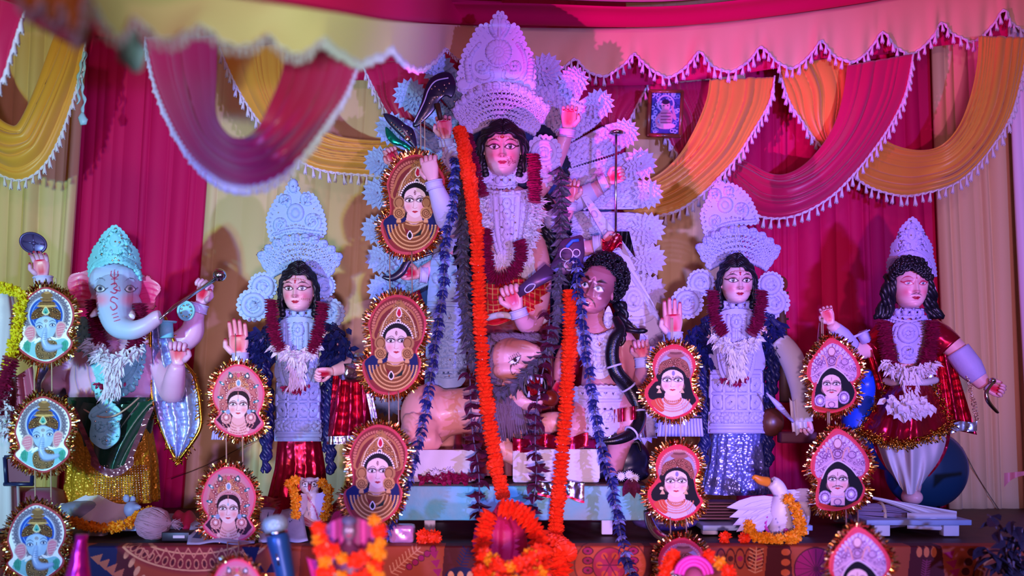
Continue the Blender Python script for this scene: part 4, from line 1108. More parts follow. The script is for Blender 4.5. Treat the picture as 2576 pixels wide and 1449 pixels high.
for cx, sg in ((251, -1), (327, 1)):
    y0 = 726
    p.ell(cx, y0+28, 20, 14, '#f09ab8', soft=1.3)
    al = [(cx-13, y0+2), (cx-5, y0-7), (cx+5, y0-7), (cx+14, y0+2), (cx+5, y0+8), (cx-6, y0+8)]
    p.smooth_poly(al, '#ffffff'); p.ell(cx+1, y0, 6, 6, '#4a6a90', soft=.3); p.ell(cx+1, y0, 3, 3, '#000000', soft=.3)
    p.line(al+[al[0]], 1.6, '#202038'); p.line([(cx+13, y0+2), (cx+20*1, y0-2)], 1.4, '#202038', False)
    p.line([(cx-15, y0-16), (cx-4, y0-25), (cx+8, y0-25), (cx+17, y0-15)], 1.5, '#303048', taper=True)
rd = '#c02058'
for dx in (-9, 0, 9): p.line([(288+dx, 694), (288+dx*.9, 682-3*(dx == 0))], 1.8, rd, False)
p.line([(278, 692), (288, 700), (298, 692)], 1.8, rd); p.line([(288, 684), (288, 716)], 1.8, rd, False); p.line([(280, 702), (296, 702)], 1.3, rd, False)
p.line([(280, 716), (290, 712), (294, 720), (286, 726), (294, 732), (288, 738), (279, 734)], 2., rd); p.line([(292, 728), (302, 732), (300, 722)], 1.6, rd)
p.line([(296, 752), (284, 747), (278, 756), (290, 764), (294, 774), (284, 780), (278, 772)], 2., rd)
for i in range(3): p.line([(282+i*3, 792+i*8), (294+i*4, 788+i*8)], 1.5, rd, False)
b.add(vs, fs, p.C.tolist())
b.paint('#f0e8e8')
b.tube(cr([q(252, 778, -.17), q(242, 786, -.24), q(228, 796, -.28)], 5), [s(10), s(9), s(3)], 10); b.tube(cr([q(322, 780, -.19), q(330, 792, -.24), q(330, 798, -.27)], 5), [s(10), s(10), s(8)], 10)
hand(b, q(108, 700, .01), (-.1, -.1, 1), (.15, -1, .1), s(86), LOOSE, 1, GS, thumb_in=.3)
hand(b, q(506, 762, 0), (.35, -.2, 1), (-.25, -1, .1), s(96), GRIP, -1, GS)
hand(b, q(448, 917, -.2), (.1, -.2, 1), (.1, -1, -.1), s(92), (66, 88, 60), -1, GS)
b.build('body', M['skin'], t)
# ears: fleshy plates with veins
def ear(sg, ol, cx, cy):
    def col(p):
        p.C[:] = lin('#eeb8c8'); p.ell(cx, cy+6, 40, 50, '#e83070', soft=1.1)
        for i in range(6): y = cy-34+i*14; p.line([(cx-sg*26, y+4), (cx, y-2), (cx+sg*24, y+5)], 1.4, '#8c1848')
    def d(p):
        p.ell(cx, cy, 26, 40, (-.8, 0, 0), soft=.9)
        for i in range(6): y = cy-34+i*14; p.line([(cx-sg*26, y+4), (cx, y-2), (cx+sg*24, y+5)], 2.5, (-1.2, 0, 0))
    relief('ear', t, M['skin'], ol, YG-.02, d, 1.1, .010, .008, dfn=lambda X, Yp: -.0009*np.abs(X-290)*.5+.00002*(X-cx)**2, colours=col)
ear(-1, [(238, 682), (205, 684), (180, 692), (173, 715), (180, 745), (190, 772), (212, 774), (238, 768)], 206, 726)
ear(1, [(342, 690), (370, 696), (398, 712), (405, 730), (392, 752), (388, 778), (372, 776), (346, 765)], 372, 732)
# crown
def d(p):
    p.line([(232, 684), (240, 668), (262, 656), (290, 652), (318, 656), (340, 670), (348, 688)], 4, UP2)
    p.line([(236, 676), (246, 662), (290, 645), (334, 664), (344, 680)], 2.5, UP2)
    for x, sg in ((268, 1), (312, -1)): p.line(spiral(x, 634, 13, 1.4, 0, sg), 2.4, UP2); p.line(spiral(x-sg*6, 612, 9, 1.2, 2, -sg), 2, UP2)
    p.ell(290, 606, 9, 15, UP); p.line([(272, 610), (280, 590), (290, 582), (300, 590), (308, 610)], 2.6, UP2); p.ell(290, 586, 6, 3, HOLE)
    for i in range(7): p.ell(246+i*14.6, 650-9*math.cos((i-3)*.5), 4, 2.4, HOLE, 1.2)
    for i in range(5): p.ell(258+i*5, 640-i*11, 3.5, 2, HOLE, -1); p.ell(324-i*5, 640-i*11, 3.5, 2, HOLE, 1)
ol = [(229, 700), (227, 660), (236, 638), (240, 625), (252, 610), (262, 592), (276, 578), (291, 568), (306, 580), (318, 596), (330, 618), (342, 632), (348, 660), (352, 705), (342, 690), (330, 676), (310, 666), (290, 662), (268, 666), (248, 676), (238, 688)]
o = relief('crown', t, M['shola_lit_aqua'], toothed(ol, 11, 4), YG-.19, d, 1.1, curved=False, dfn=lambda X, Yp: .10*((X-290)/62)**2+.0004*np.maximum(0, 660-Yp))
gems(o, [q(x, y, -.21+.10*((x-290)/62)**2+.0004*max(0, 660-y)) for x, y in [(290, 575), (276, 592), (304, 592), (262, 620), (318, 620), (290, 608), (256, 640), (326, 640), (240, 664), (340, 664), (290, 650), (283, 655), (298, 655), (300, 610), (306, 600)]], .005)
# breast ornament: bead lace from the shoulder, curved over the belly
def belly(X, Yp): return -.16-.05*np.clip((Yp-820)/180, 0, 1)+.14*np.clip((X-285)/95, -1.15, 1.15)**2
def d(p):
    for i in range(9):
        for k in range(2): p.ell(204+k*14+max(0, i-4)*6, 815+i*22, 4.5, 4.5, UP2); p.ell(204+k*14+max(0, i-4)*6, 826+i*22, 2.2, 3.2, HOLE)
    for i in range(14): a = pi*i/13; p.ell(285-78*cos(a), 900+92*sin(a), 5, 5, UP2); p.ell(285-66*cos(a), 900+78*sin(a), 3, 3, HOLE)
    p.line([(285-58*cos(pi*i/20), 890+76*sin(pi*i/20)) for i in range(21)], 2.5, UP2, False)
ol = [(198, 806), (214, 798), (226, 812), (228, 850), (236, 880), (258, 905), (285, 915), (318, 905), (340, 880), (352, 862), (362, 880), (356, 930), (335, 975), (305, 1000), (285, 1008), (262, 1000), (228, 972), (205, 930), (196, 870)]
o = relief('lace_collar', t, M['shola_lit_aqua'], toothed(ol, 14, 4), YG, d, 1.15, curved=False, dfn=belly)
gems(o, [q(285-72*cos(a), 905+84*sin(a), float(belly(285-72*cos(a), 905+84*sin(a)))-.018) for a in [pi*i/10 for i in range(11)]], .005)
fringe_mass('petal_garland', t, M['petal_white'], [q(232, 862, -.19), q(262, 890, -.24), q(292, 905, -.25), q(322, 890, -.24), q(348, 870, -.2)], .055, .012, 260, .9, 3, r=.04)
fringe_mass('petal_pendant', t, M['petal_white'], [q(290, 900, -.26), q(285, 950, -.27), q(283, 985, -.27)], .06, .011, 150, .4, 4, r=.035)
fringe_mass('crimson_petals', t, M['maroon_petal'], [q(255, 962, -.24), q(285, 982, -.26), q(312, 965, -.25)], .03, .014, 40, .9, 5, r=.02)
# waist sash, pendant plates, green satin, sequinned skirt
b = MB(); pleat_skirt(b, [(q(282, 1000, .01), s(104), s(98)), (q(282, 1060, .01), s(100), s(92)), (q(282, 1120, .01), s(88), s(86))], 9, .03); b.build('green_wrap', M['green_satin'], t)
b = MB()
b.grid(24, 20, lambda u, v: q(282+(-104+208*u)*(1-v)+(-46+92*u)*v, 1006+40*sin(pi*u)*(1-v)*.3+(150+26*sin(pi*u))*v, -.15-.05*sin(pi*u)+.015*sin(u*17+v*9))); b.build('green_front', M['green_satin'], t)
FILM = mat('clear_plastic_border', '#a06070', .12, .6, bump=('crinkle', 50, .6, .006))
b = MB()
for u0, sg in ((0, -1), (1, 1)):
    b.grid(4, 16, lambda u, v: q(282+sg*(108-62*v-16*u), 1020+145*v+4*u, -.15-.05*sin(pi*v*.5)-.012+.01*sin(v*23)))
b.grid(16, 4, lambda u, v: q(228+108*u, 1150+30*sin(pi*u)+20*v, -.225)); b.build('film_border', FILM, t)
M['gold_seq'] = mat('gold_sequin_cloth', '#e0a024', .32, .45, bump=('cell', 70, 1., .008))
b = MB(); pleat_skirt(b, [(q(282, 1075, .02), s(96), s(90)), (q(282, 1160, .02), s(108), s(100)), (q(282, 1262, .02), s(110), s(104))], 14, .05, 120); sk = b.build('gold_skirt', M['gold_seq'], t)
rnd = random.Random(3); g = []
for c in range(26):
    x = 190+c*7.2
    for i in range(15):
        y = 1172+i*6; r2 = 1-((x-282)/112)**2
        if r2 > .05: g.append(q(x+(y-1200)*.12*(x-282)/90, y, .02-s(104)*math.sqrt(r2)*1.02-.006))
gems(sk, g, .0036, 'gold_sequins')
def d(p):
    p.ell(268, 1010, 20, 20, UP)
    for i in range(5): p.ell(246+i*11, 985+3*abs(i-2), 3, 6, HOLE)
    p.line([(235, 1046), (268, 1030), (302, 1046)], 3, UP2); p.line(spiral(254, 1072, 13, 1.3), 2.5, UP2); p.line(spiral(283, 1072, 13, 1.3, 0, -1), 2.5, UP2)
    for i in range(6): p.ell(240+i*11.4, 1098+(0 if i in (0, 5) else 8), 3.5, 5, HOLE)
    for i in range(4): p.ell(253+i*10, 1050, 3, 4, HOLE)
    p.ring(268, 1108, 6, 6, 2, UP2)
ol = [(246, 962), (292, 962), (296, 1000), (284, 1012), (302, 1028), (308, 1050), (302, 1062), (304, 1090), (296, 1112), (266, 1130), (234, 1112), (228, 1090), (232, 1062), (225, 1048), (234, 1028), (254, 1012), (242, 1000)]
o = relief('pendant_plate', t, M['shola_lit_aqua'], ol, YG-.235, d, 1.1, curved=True)
gems(o, [q(x, y, -.255) for x, y in ((255, 985), (282, 985), (268, 1036), (240, 1060), (296, 1060), (268, 1108))], .005)
b = MB(); b.tube(cr([q(176, 985, -.02), q(200, 1020, -.13), q(240, 1045, -.24), q(280, 1048, -.27), q(315, 1030, -.25), q(350, 1000, -.16)], 8), .004, 6); b.build('thread_loop', M['thread'], t)
# shawl over the arms, blue silver with gold edging
SH = mat('blue_silver_shawl', '#b4bce8', .35, .55, bump=('crinkle', 40, 1., .010))
def shawl(name, L_, R_, depth, edge):
    A = resamp(cr(pxs(L_, YG), 8), 41); B_ = resamp(cr(pxs(R_, YG), 8), 41)
    fn = lambda u, v: A[int(round(v*40))].lerp(B_[int(round(v*40))], u)+Vector((0, depth+.022*sin(u*20+v*4), 0))
    b = MB(); b.grid(24, 40, fn); o = b.build(name, SH, t)
    b = MB(); rnd = random.Random(4)
    pth = [fn(1, i/40) for i in range(41)]+[fn(1-i/10, 1) for i in range(11)]+[fn(0, 1-i/40) for i in range(edge, 41)]
    b.tube(pth, .009, 6)
    for i in range(260):
        p_ = pth[rnd.randrange(len(pth))]; e = p_+Vector((rnd.uniform(-.025, .025), rnd.uniform(-.02, .005), rnd.uniform(-.03, .012))); b.tube([p_, e], .0025, 4)
    b.build('gold_edging', M['gold'], o)
shawl('shawl', [(388, 820), (385, 900), (384, 960), (396, 1030), (425, 1100), (452, 1150)], [(420, 800), (460, 900), (498, 950), (515, 1030), (512, 1085), (462, 1156)], -.05, 0)
shawl('shawl', [(70, 830), (100, 860), (90, 920), (85, 1000)], [(210, 815), (205, 880), (186, 950), (175, 1005)], .02, 30)
# arm bands, medallion bracelet
wrist_band(t, q(109, 708, .01), (-.1, 0, 1), s(19), l=.022); wrist_band(t, q(500, 775, 0), (.3, 0, 1), s(18), l=.02)
b = MB(); b.ball(q(468, 782, -.08), (s(21), .02, s(24)), 18, 10); b.tube([q(468+20*cos(a), 782-23*sin(a), -.1) for a in [i*2*pi/24 for i in range(24)]], .006, 6, closed=True); o = b.build('arm_medallion', M['shola_lit_aqua'], t)
gems(o, [q(468+13*cos(a), 782-15*sin(a), -.105) for a in [i*2*pi/9 for i in range(9)]], .005)
# paper ornaments at the elbow
b = MB(); b.tube([q(418, 812, -.12), q(420, 850, -.12)], s(16), 14); b.tube([q(418, 808, -.12), q(418, 812, -.12)], [s(26), s(24)], 14); b.build('paper_cuff', M['shola_lit_aqua'], t)
thick_garland('crimson petal rope left of the elephant trunk', [(232, 758), (238, 800), (246, 840), (258, 872)], YG-.20, .95, 'elephant statue crimson ropes')
thick_garland('crimson petal rope right of the elephant trunk', [(352, 768), (356, 810), (346, 850), (330, 885)], YG-.20, .95, 'elephant statue crimson ropes')
# mace and discus
w = thing('mace', 'steel mace with round knob held by the elephant headed statue', 'mace', q(404, 800, -.36))
b = MB(); b.tube([q(402, 803, -.37), q(440, 770, -.3), q(545, 700, -.10)], [.004, .008, .009], 10); b.build('shaft', M['steel'], w)
b = MB(); b.ball(q(552, 692, -.09), (s(17), s(17), s(16)), 20, 14); b.build('knob', M['steel'], w)
w = thing('discus', 'dull violet discus held up by the raised left hand', 'discus', q(85, 612, 0))
b = MB(); R_ = Matrix.Rotation(.35, 3, 'Y')
b.ball(q(85, 612, -.01), (s(34), .012, s(25)), 28, 10, R_); b.tube([q(85, 612, -.01)+R_ @ Vector((s(33)*cos(a), -.006, s(24)*sin(a))) for a in [i*2*pi/30 for i in range(30)]], .006, 6, closed=True)
for a in (0.3, 1.9, 3.4, 5.0): b.tube([q(85, 612, -.022), q(85, 612, -.016)+R_ @ Vector((s(28)*cos(a), 0, s(20)*sin(a)))], .005, 6)
b.ball(q(85, 612, -.022), (s(6), .01, s(5)), 10, 8); b.build('disc', mat('violet_tin', '#584a80', .35, .5), w)
PITH[0] = M['shola_lit_lilac']
# ------------------------------------------------------------------ moustached prince statue on a peacock, right
YK = 4.85
t = thing('prince_statue', 'moustached prince statue with long black hair and pointed crown seated on a peacock', 'statue', P(2290, 1262, YK))
q = lambda x, y, d=0.: P(x, y, YK+d)
s = lambda n: S(n, YK)
b = MB(); f = MB()
f.loft([(q(2288, 985), s(58), s(44)), (q(2288, 940), s(50), s(38)), (q(2286, 880), s(54), s(42)), (q(2284, 830), s(60), s(38)), (q(2284, 806), s(44), s(30)), (q(2286, 795), s(27), s(23)), (q(2286, 750), s(25), s(22))], 28)
f.tube(cr([q(2238, 835), q(2195, 875, -.02), q(2150, 880, -.05), q(2118, 845, -.1), q(2090, 815, -.13)], 6), [s(24), s(22), s(22), s(20), s(14)], 12)
f.tube(cr([q(2330, 835), q(2385, 862, -.02), q(2425, 905, -.05), q(2460, 950, -.08), q(2478, 972, -.09)], 6), [s(26), s(27), s(28), s(23), s(15)], 12)
f.tube(cr([q(2292, 1090, -.16), q(2292, 1180, -.16), q(2294, 1238, -.17)], 4), [s(34), s(30), s(20)], 12)
f.ball(q(2294, 1250, -.2), (s(24), s(36), s(20)), 16, 10)
add_fused(b, f, SKIN, .008, 5)
def face(p):
    eyes_goddess(p, SKIN, lid='#c01848', brow='#c02850', iris='#8890a8', lip='#b81040', ey=.22, ew=.25, eh=.1, wing=.1)
    for sg in (-1, 1): p.line([(0, -.36), (sg*.12, -.33), (sg*.28, -.36), (sg*.36, -.43)], .028, '#30101c', taper=.6)
    p.line([(0, .66), (0, .5)], .025, '#b04068', False); p.ell(0, .46, .04, .03, '#d01038')
head(b, q(2288, 728, -.09), s(41), s(48), SKIN, face)
hand(b, q(2090, 815, -.13), (-.35, -.1, .9), (-.3, -.9, .1), s(66), (30, 55, 45), 1, SKIN)
hand(b, q(2478, 972, -.09), (.9, -.2, -.35), (-.1, -.9, .3), s(70), (60, 85, 55), 1, SKIN)
b.build('body', M['skin'], t)
h = MB(); h.ball(q(2289, 712, -.03), (s(54), s(46), s(62)), 22, 16)
rr = random.Random(3)
for i in range(150):
    x = 2289+rr.uniform(-46, 46); y = 655+rr.uniform(-8, 20)+.014*(x-2289)**2; d_ = -.10-.085*math.sqrt(max(0, 1-((x-2289)/54)**2))+max(0, 676-y)*.0016
    c0 = rr.uniform(0, 6); pt = q(x, y, d_); h.tube([pt+Vector((cos(c0+k*.8)*.012, -.003*k, sin(c0+k*.8)*.012)) for k in range(6)], .0075, 6)
h.build('hair', M['hair'], t)
for sd in (0, 1): curls('ringlets', t, M['hair'], ([[q(2250-i*3, 690, -.10), q(2244-i*4, 730, -.11), q(2240-i*6, 775, -.08), q(2228-i*8, 802, -.08)] for i in range(4)], [[q(2326+i*3, 690, -.10), q(2331+i*4, 730, -.11), q(2335+i*6, 775, -.08), q(2348+i*8, 802, -.08)] for i in range(4)])[sd], .013, .010, 60, 12, 3)
def d(p):
    p.line([(2240, 690), (2246, 668), (2268, 648), (2292, 642), (2316, 650), (2336, 672), (2344, 692)], 4, UP2)
    p.line([(2244, 668), (2262, 646), (2292, 634), (2322, 648), (2338, 668)], 2.4, UP2)
    for x, sg in ((2274, 1), (2312, -1)): p.line(spiral(x, 616, 11, 1.4, 0, sg), 2.4, UP2); p.line(spiral(x-sg*5, 592, 8, 1.2, 2, -sg), 2, UP2)
    p.ell(2292, 590, 6, 12, UP); p.line([(2278, 590), (2285, 572), (2292, 565), (2300, 572), (2308, 590)], 2.4, UP2); p.ell(2291, 563, 5, 3, HOLE)
    for i in range(7): p.ell(2254+i*12.4, 634-8*math.cos((i-3)*.5), 4, 2.2, HOLE, 1.2)
    for i in range(5): p.ell(2264+i*4, 622-i*11, 3.5, 2, HOLE, -1); p.ell(2320-i*4, 622-i*11, 3.5, 2, HOLE, 1)
ol = [(2238, 696), (2236, 660), (2244, 640), (2246, 618), (2258, 602), (2266, 578), (2278, 562), (2293, 548), (2308, 562), (2320, 584), (2332, 606), (2340, 622), (2342, 645), (2348, 668), (2350, 696), (2338, 684), (2330, 664), (2314, 652), (2292, 646), (2270, 652), (2254, 666), (2246, 684)]
o = relief('crown', t, M['shola_lit_lilac'], toothed(ol, 10, 4), YK-.09, d, 1.1, curved=False, dfn=lambda X, Yp: .10*((X-2292)/56)**2+.0004*np.maximum(0, 640-Yp))
gems(o, [q(x, y, -.11+.10*((x-2292)/56)**2+.0004*max(0, 640-y)) for x, y in [(2292, 556), (2280, 575), (2304, 575), (2318, 605), (2268, 606), (2292, 592), (2262, 630), (2328, 630), (2254, 655), (2336, 650)]], .0045)
for x, y in ((2236, 745), (2342, 738)):
    ol = [(x, y-34), (x+8, y-18), (x+11, y), (x+4, y+20), (x-6, y+20), (x-11, y), (x-6, y-18)]
    relief('earring', t, M['shola_lit_lilac'], ol, YK-.08, lambda p: (p.ring(x, y, 6, 12, 2, UP2), p.ell(x, y, 2, 6, HOLE)), 1.4)
choker(t, 2286, 776, 796, 34, YK-.075)
cyl = lambda d0, hw: (lambda X, Yp: d0+.10*np.clip((X-2286)/hw, -1.2, 1.2)**2)
def d(p):
    p.ring(2284, 838, 20, 20, 3, UP2); p.ring(2284, 838, 11, 11, 2, UP2); p.ell(2284, 838, 3, 3, HOLE)
    p.line(spiral(2284, 885, 18, 1.4), 2.6, UP2); p.line([(2258, 825), (2252, 850), (2262, 880), (2266, 905)], 2.6, UP2); p.line([(2310, 825), (2316, 850), (2306, 880), (2302, 905)], 2.6, UP2)
o = relief('breast_plate', t, M['shola_lit_lilac'], [(2252, 815), (2284, 812), (2316, 815), (2320, 850), (2308, 885), (2304, 912), (2264, 912), (2258, 885), (2248, 850)], YK-.105, d, 1.1, dfn=cyl(0, 70))
gems(o, [q(x, y, -.125+.1*((x-2286)/70)**2) for x, y in ((2252, 848), (2256, 868), (2262, 890), (2312, 846), (2310, 866), (2284, 880), (2290, 878), (2262, 900))], .005)
relief('shoulder_collar', t, M['shola_lit_lilac'], [(2222, 798), (2240, 792), (2260, 802), (2285, 806), (2310, 802), (2330, 792), (2344, 798), (2330, 814), (2285, 822), (2238, 814)], YK-.07, lambda p: p.line([(2228, 804), (2260, 812), (2285, 815), (2310, 812), (2338, 804)], 2.5, UP2), 1.6, dfn=cyl(0, 80))
# jacket of maroon foil: sides, sleeves and hanging shawl
b = MB()
b.tube(cr([q(2240, 828, .0), q(2210, 865, -.02), q(2188, 885, -.03)], 6), [s(34), s(36), s(34)], 14)
b.tube(cr([q(2326, 828, .0), q(2362, 852, -.02), q(2388, 875, -.04)], 6), [s(36), s(38), s(36)], 14); b.build('sleeves', M['maroon_foil'], t)
b = MB(); b.grid(12, 20, lambda u, v: q(2178+30*u+30*v, 880+100*v, -.06+.03*sin(u*9)))
b.build('jacket_flap', M['maroon_foil'], t)
b = MB(); b.grid(22, 26, lambda u, v: q(2330+(2398-2330)*u+(20+40*u)*v, 870+30*u+(200-6*u)*v, -.05+.03*sin(u*16+v*2))); o = b.build('shawl', M['maroon_foil'], t)
b = MB(); b.grid(5, 24, lambda u, v: q(2330+15*u+30*v, 925+150*v, -.10+.02*v)); b.grid(16, 4, lambda u, v: q(2368+90*u, 1068+24*v+3*sin(u*9)-10*u, -.09)); b.build('silver_border', M['silver'], o)
b = MB()
for i in range(90):
    v = i/90; x = 2435+24*v; y = 945+115*v; rr = random.Random(i); p_ = q(x+rr.uniform(-6, 6), y, -.10); b.ball(p_, .004, 5, 4)
b.build('pink_sequins', M['gem'], o, kind='stuff')
# petal ropes, fringe, sash
thick_garland('crimson petal rope left of the prince breast plate', [(2222, 812), (2228, 860), (2238, 900), (2252, 930)], YK-.16, 1.0, 'prince statue crimson ropes')
thick_garland('crimson petal rope right of the prince breast plate', [(2346, 812), (2344, 860), (2334, 900), (2322, 925)], YK-.16, 1.0, 'prince statue crimson ropes')
fringe_mass('petal_garland', t, M['petal_white'], [q(2228, 915, -.17), q(2255, 930, -.2), q(2286, 936, -.21), q(2315, 928, -.2), q(2340, 912, -.17)], .05, .012, 230, .9, 3, r=.035)
b = MB(); b.tube(cr([q(2226, 958, -.08), q(2255, 964, -.16), q(2290, 962, -.18), q(2325, 962, -.16), q(2354, 956, -.08)], 6), s(9), 10); b.tube(cr([q(2282, 960, -.18), q(2276, 1000, -.2), q(2282, 1030, -.2)], 5), [s(9), s(12), s(16)], 10); b.build('sash', M['white_cloth'], t)
fringe_mass('petal_cluster', t, M['petal_white'], [q(2240, 1005, -.30), q(2262, 1022, -.33), q(2290, 1030, -.34), q(2320, 1005, -.31)], .05, .03, 120, .9, 13, r=.045)
fringe_mass('petal_pendant', t, M['petal_white'], [q(2285, 930, -.23), q(2285, 1000, -.32)], .055, .012, 120, .4, 14, r=.03)
# flared maroon kilt with tinsel hem, white lower cloth
TL, TR, BL, BR = (2236, 970), (2344, 970), (2160, 1085), (2392, 1072)
KP = lambda u, v: q((TL[0]+(TR[0]-TL[0])*u)*(1-v)+(BL[0]+(BR[0]-BL[0])*u)*v, (970)*(1-v)+(1088+34*sin(pi*u)-14*u)*v, -.10-.21*sin(pi*u)-.04*v+.022*sin(u*26)*v)
b = MB(); b.grid(50, 24, KP); o = b.build('kilt', M['maroon_foil'], t)
b = MB(); rr = random.Random(2); pth = [KP(i/60, 1) for i in range(61)]+[KP(1, 1-i/14) for i in range(15)]+[KP(0, i/14) for i in range(15)]
for i in range(520):
    p_ = pth[rr.randrange(len(pth))]+Vector((rr.uniform(-.02, .02), 0, rr.uniform(-.01, .02))); b.tube([p_, p_+Vector((rr.uniform(-.03, .03), rr.uniform(-.02, .0), rr.uniform(-.035, .02)))], .0026, 4)
b.build('tinsel_hem', M['gold'], o, kind='stuff')
b = MB()
def DH(u, v):
    w = .020*sin(u*19+2.2*v)+.014*sin(u*33-3*v+1)
    return q(2288+(-95+192*u)*(1-v**2.2)+(-40+84*u)*v**2.2, 1078+(120+46*sin(pi*u))*v, -.13-.155*sin(pi*u)+w)
b.grid(60, 30, DH); o = b.build('lower_cloth', M['white_cloth'], t)
b = MB(); b.grid(3, 30, lambda u, v: DH(0, v)+Vector((.018*u-.006, -.012, 0))); b.grid(3, 30, lambda u, v: DH(1, v)+Vector((-.018*u+.006, -.012, 0))); b.build('red_border', M['maroon_foil'], o)
# arm guards
for pts, r_ in (([(2140, 872, YK-.06), (2116, 846, YK-.1), (2098, 824, YK-.12)], 23), ([(2408, 882, YK-.05), (2440, 925, YK-.07), (2462, 952, YK-.085)], 31)):
    b = MB(); b.tube(cr(pxs(pts, YK), 6), [s(r_), s(r_+1), s(r_*.7)], 14); b.build('arm_guard', M['shola_lit_lilac'], t)
b = MB(); b.tube([q(2168, 835, -.08), q(2180, 860, -.07)], s(15), 4); b.tube([q(2143, 850, -.1), q(2188, 830, -.1)], [s(4), s(2)], 6); b.build('paper_cuff', M['shola_lit_lilac'], t)
# curved band round the right fist, bow string
b = MB(); b.tube(cr([q(2498, 962, -.16), q(2482, 985, -.18), q(2486, 1010, -.18), q(2506, 1034, -.15), q(2512, 1038, -.14)], 6), [s(4), s(5), s(5), s(4), s(2)], 8); b.tube([q(2498, 962, -.16), q(2496, 955, -.15)], s(8), 8); b.build('bow_grip', M['steel'], t)
b = MB(); b.tube([q(2062, 812, -.2), q(2050, 930, -.2), q(2042, 1040, -.2)], .004, 6); b.build('long_arrow', M['steel'], t)
# peacock mount: blue neck and breast, dark teal body
BLU = mat('peacock_blue_paint', '#1848e0', .35, coat=.2); TEAL = mat('peacock_teal_paint', '#123c58', .4, vary=(6, .8, '#0c2038'))
pk_ = thing('peacock_figure', 'blue painted peacock figure under the seated prince statue', 'peacock', P(2340, 1295, YK+.1))
f = MB()
f.ball(q(2330, 1180, .14), (s(108), s(70), s(104)), 26, 18)
f.tube(cr([q(2240, 1130, .10), q(2180, 1095, .0), q(2160, 1060, -.02), q(2170, 1010, -.02), q(2180, 965, -.02), q(2172, 935, -.04)], 6), [s(60), s(52), s(44), s(30), s(22), s(20)], 14)
f.tube([q(2168, 935, -.05), q(2150, 945, -.1)], [s(8), s(2)], 8)
f.ball(q(2180, 1100, -.02), (s(52), s(48), s(60)), 18, 12)
def pcol(v):
    x = v[0]/(K*v[1])+1288; k = min(1, max(0, (x-2215)/50)); return tuple(a*(1-k)+c*k for a, c in zip(lin('#1850e8'), lin('#123a58')))
b = MB(); add_fused(b, f, '#ffffff', .011, 5, pcol); b.build('body', mat('peacock_paint', '#ffffff', .35, vcol=True, coat=.2), pk_)
b = MB()
for x in (2308, 2360): b.tube([q(x, 1262, .1), q(x, 1268, .1), q(x-4, 1275, .1)], [s(10), s(7), s(8)], 8)
b.build('legs', M['black'], pk_)
# ------------------------------------------------------------------ tall ten armed goddess in the centre
YD = 4.95
t = thing('goddess_statue', 'tall ten armed central goddess statue with flower halo and towering violet crown', 'statue', P(1270, 1180, YD))
q = lambda x, y, d=0.: P(x, y, YD+d)
s = lambda n: S(n, YD)
PITH[0] = M['shola']
# halo: backing, radiating pith panels with a flower at each tip
HB = mat('blue_backing_board', '#3a5690', .6)
b = MB(); b.slab([q(1285+255*cos(a), 560-300*sin(a)*(1 if sin(a) > 0 else 1.3), .34) for a in [i*2*pi/48 for i in range(48)]], .02); b.build('halo_backing', HB, t)
def rosette_mesh(m):
    b = MB(); r = S(45, YD)
    b.ball((0, .006, 0), (r*.55, .008, r*.55), 14, 6)
    for lay, (n, l, w, y, tilt) in enumerate(((15, 1.0, .46, .004, .08), (12, .78, .42, -.006, .2), (9, .54, .36, -.014, .4), (6, .3, .26, -.02, .9))):
        for i in range(n):
            a = 2*pi*(i+.5*(lay % 2))/n
            b.petal((r*.08*cos(a), y, r*.08*sin(a)), (cos(a), -tilt*.45, sin(a)), r*l*.92, r*w, (0, -1, 0), .1, 3)
    return b.mesh('rosette', m, smooth=False)
ROS = rosette_mesh(M['shola']); ROSB = rosette_mesh(M['shola_lit_blue'])
FL = [(1103, 176), (1031, 240), (985, 325), (955, 408), (952, 487), (946, 578), (958, 652), (964, 728), (978, 1010), (1374, 176), (1443, 206), (1507, 262), (1570, 336), (1610, 414), (1629, 488), (1632, 577), (1634, 653), (1636, 732), (1618, 1075), (1640, 900)]
rnd = random.Random(5)
for i, (x, y) in enumerate(FL):
    y0 = min(max(y, 300), 800); cx, cy = (1290, 520+(y0-520)*.35)
    dx, dy = x-cx, y-cy; L = math.hypot(dx, dy); ux, uy = dx/L, dy/L; r0 = 150
    if i not in (8, 18, 19):
        w = 38
        ol = [(cx+ux*r0-uy*w*.7, cy+uy*r0+ux*w*.7), (cx+ux*r0+uy*w*.7, cy+uy*r0-ux*w*.7), (cx+ux*(L-40)+uy*w, cy+uy*(L-40)-ux*w), (cx+ux*(L+10)+uy*w*.8, cy+uy*(L+10)-ux*w*.8), (cx+ux*(L+10)-uy*w*.8, cy+uy*(L+10)+ux*w*.8), (cx+ux*(L-40)-uy*w, cy+uy*(L-40)+ux*w)]
        def d(p):
            ang = math.atan2(uy, ux)
            for k in range(12):
                rr = r0+(L-r0-30)*(k+.5)/12
                for o_ in (-24, -8, 8, 24): p.ell(cx+ux*rr-uy*(o_+4*(k % 2)), cy+uy*rr+ux*(o_+4*(k % 2)), 10, 2., UP2 if (k+o_//8) % 2 else UP, ang+(.6 if k % 2 else -.6))
            for o_ in (-1, 1): p.line([(cx+ux*rr-uy*o_*w*(.7+.3*f)*.88, cy+uy*rr+ux*o_*w*(.7+.3*f)*.88) for rr, f in ((r0, 0), (L-40, 1))], 2.5, UP2, False)
        relief('halo_panel', t, M['shola_lit_blue'] if x < 1290 else M['shola'], ol, YD+.24+.006*(i % 3), d, 2., curved=False, thick=.012)
    inst(ROSB if x < 1290 else ROS, t, 'halo_flower', frame(q(x, y, .20+.01*(i % 2)), (sin(rnd.uniform(-.3, .3)), 0, 1), (0, 1, 0), rnd.uniform(.92, 1.04)))
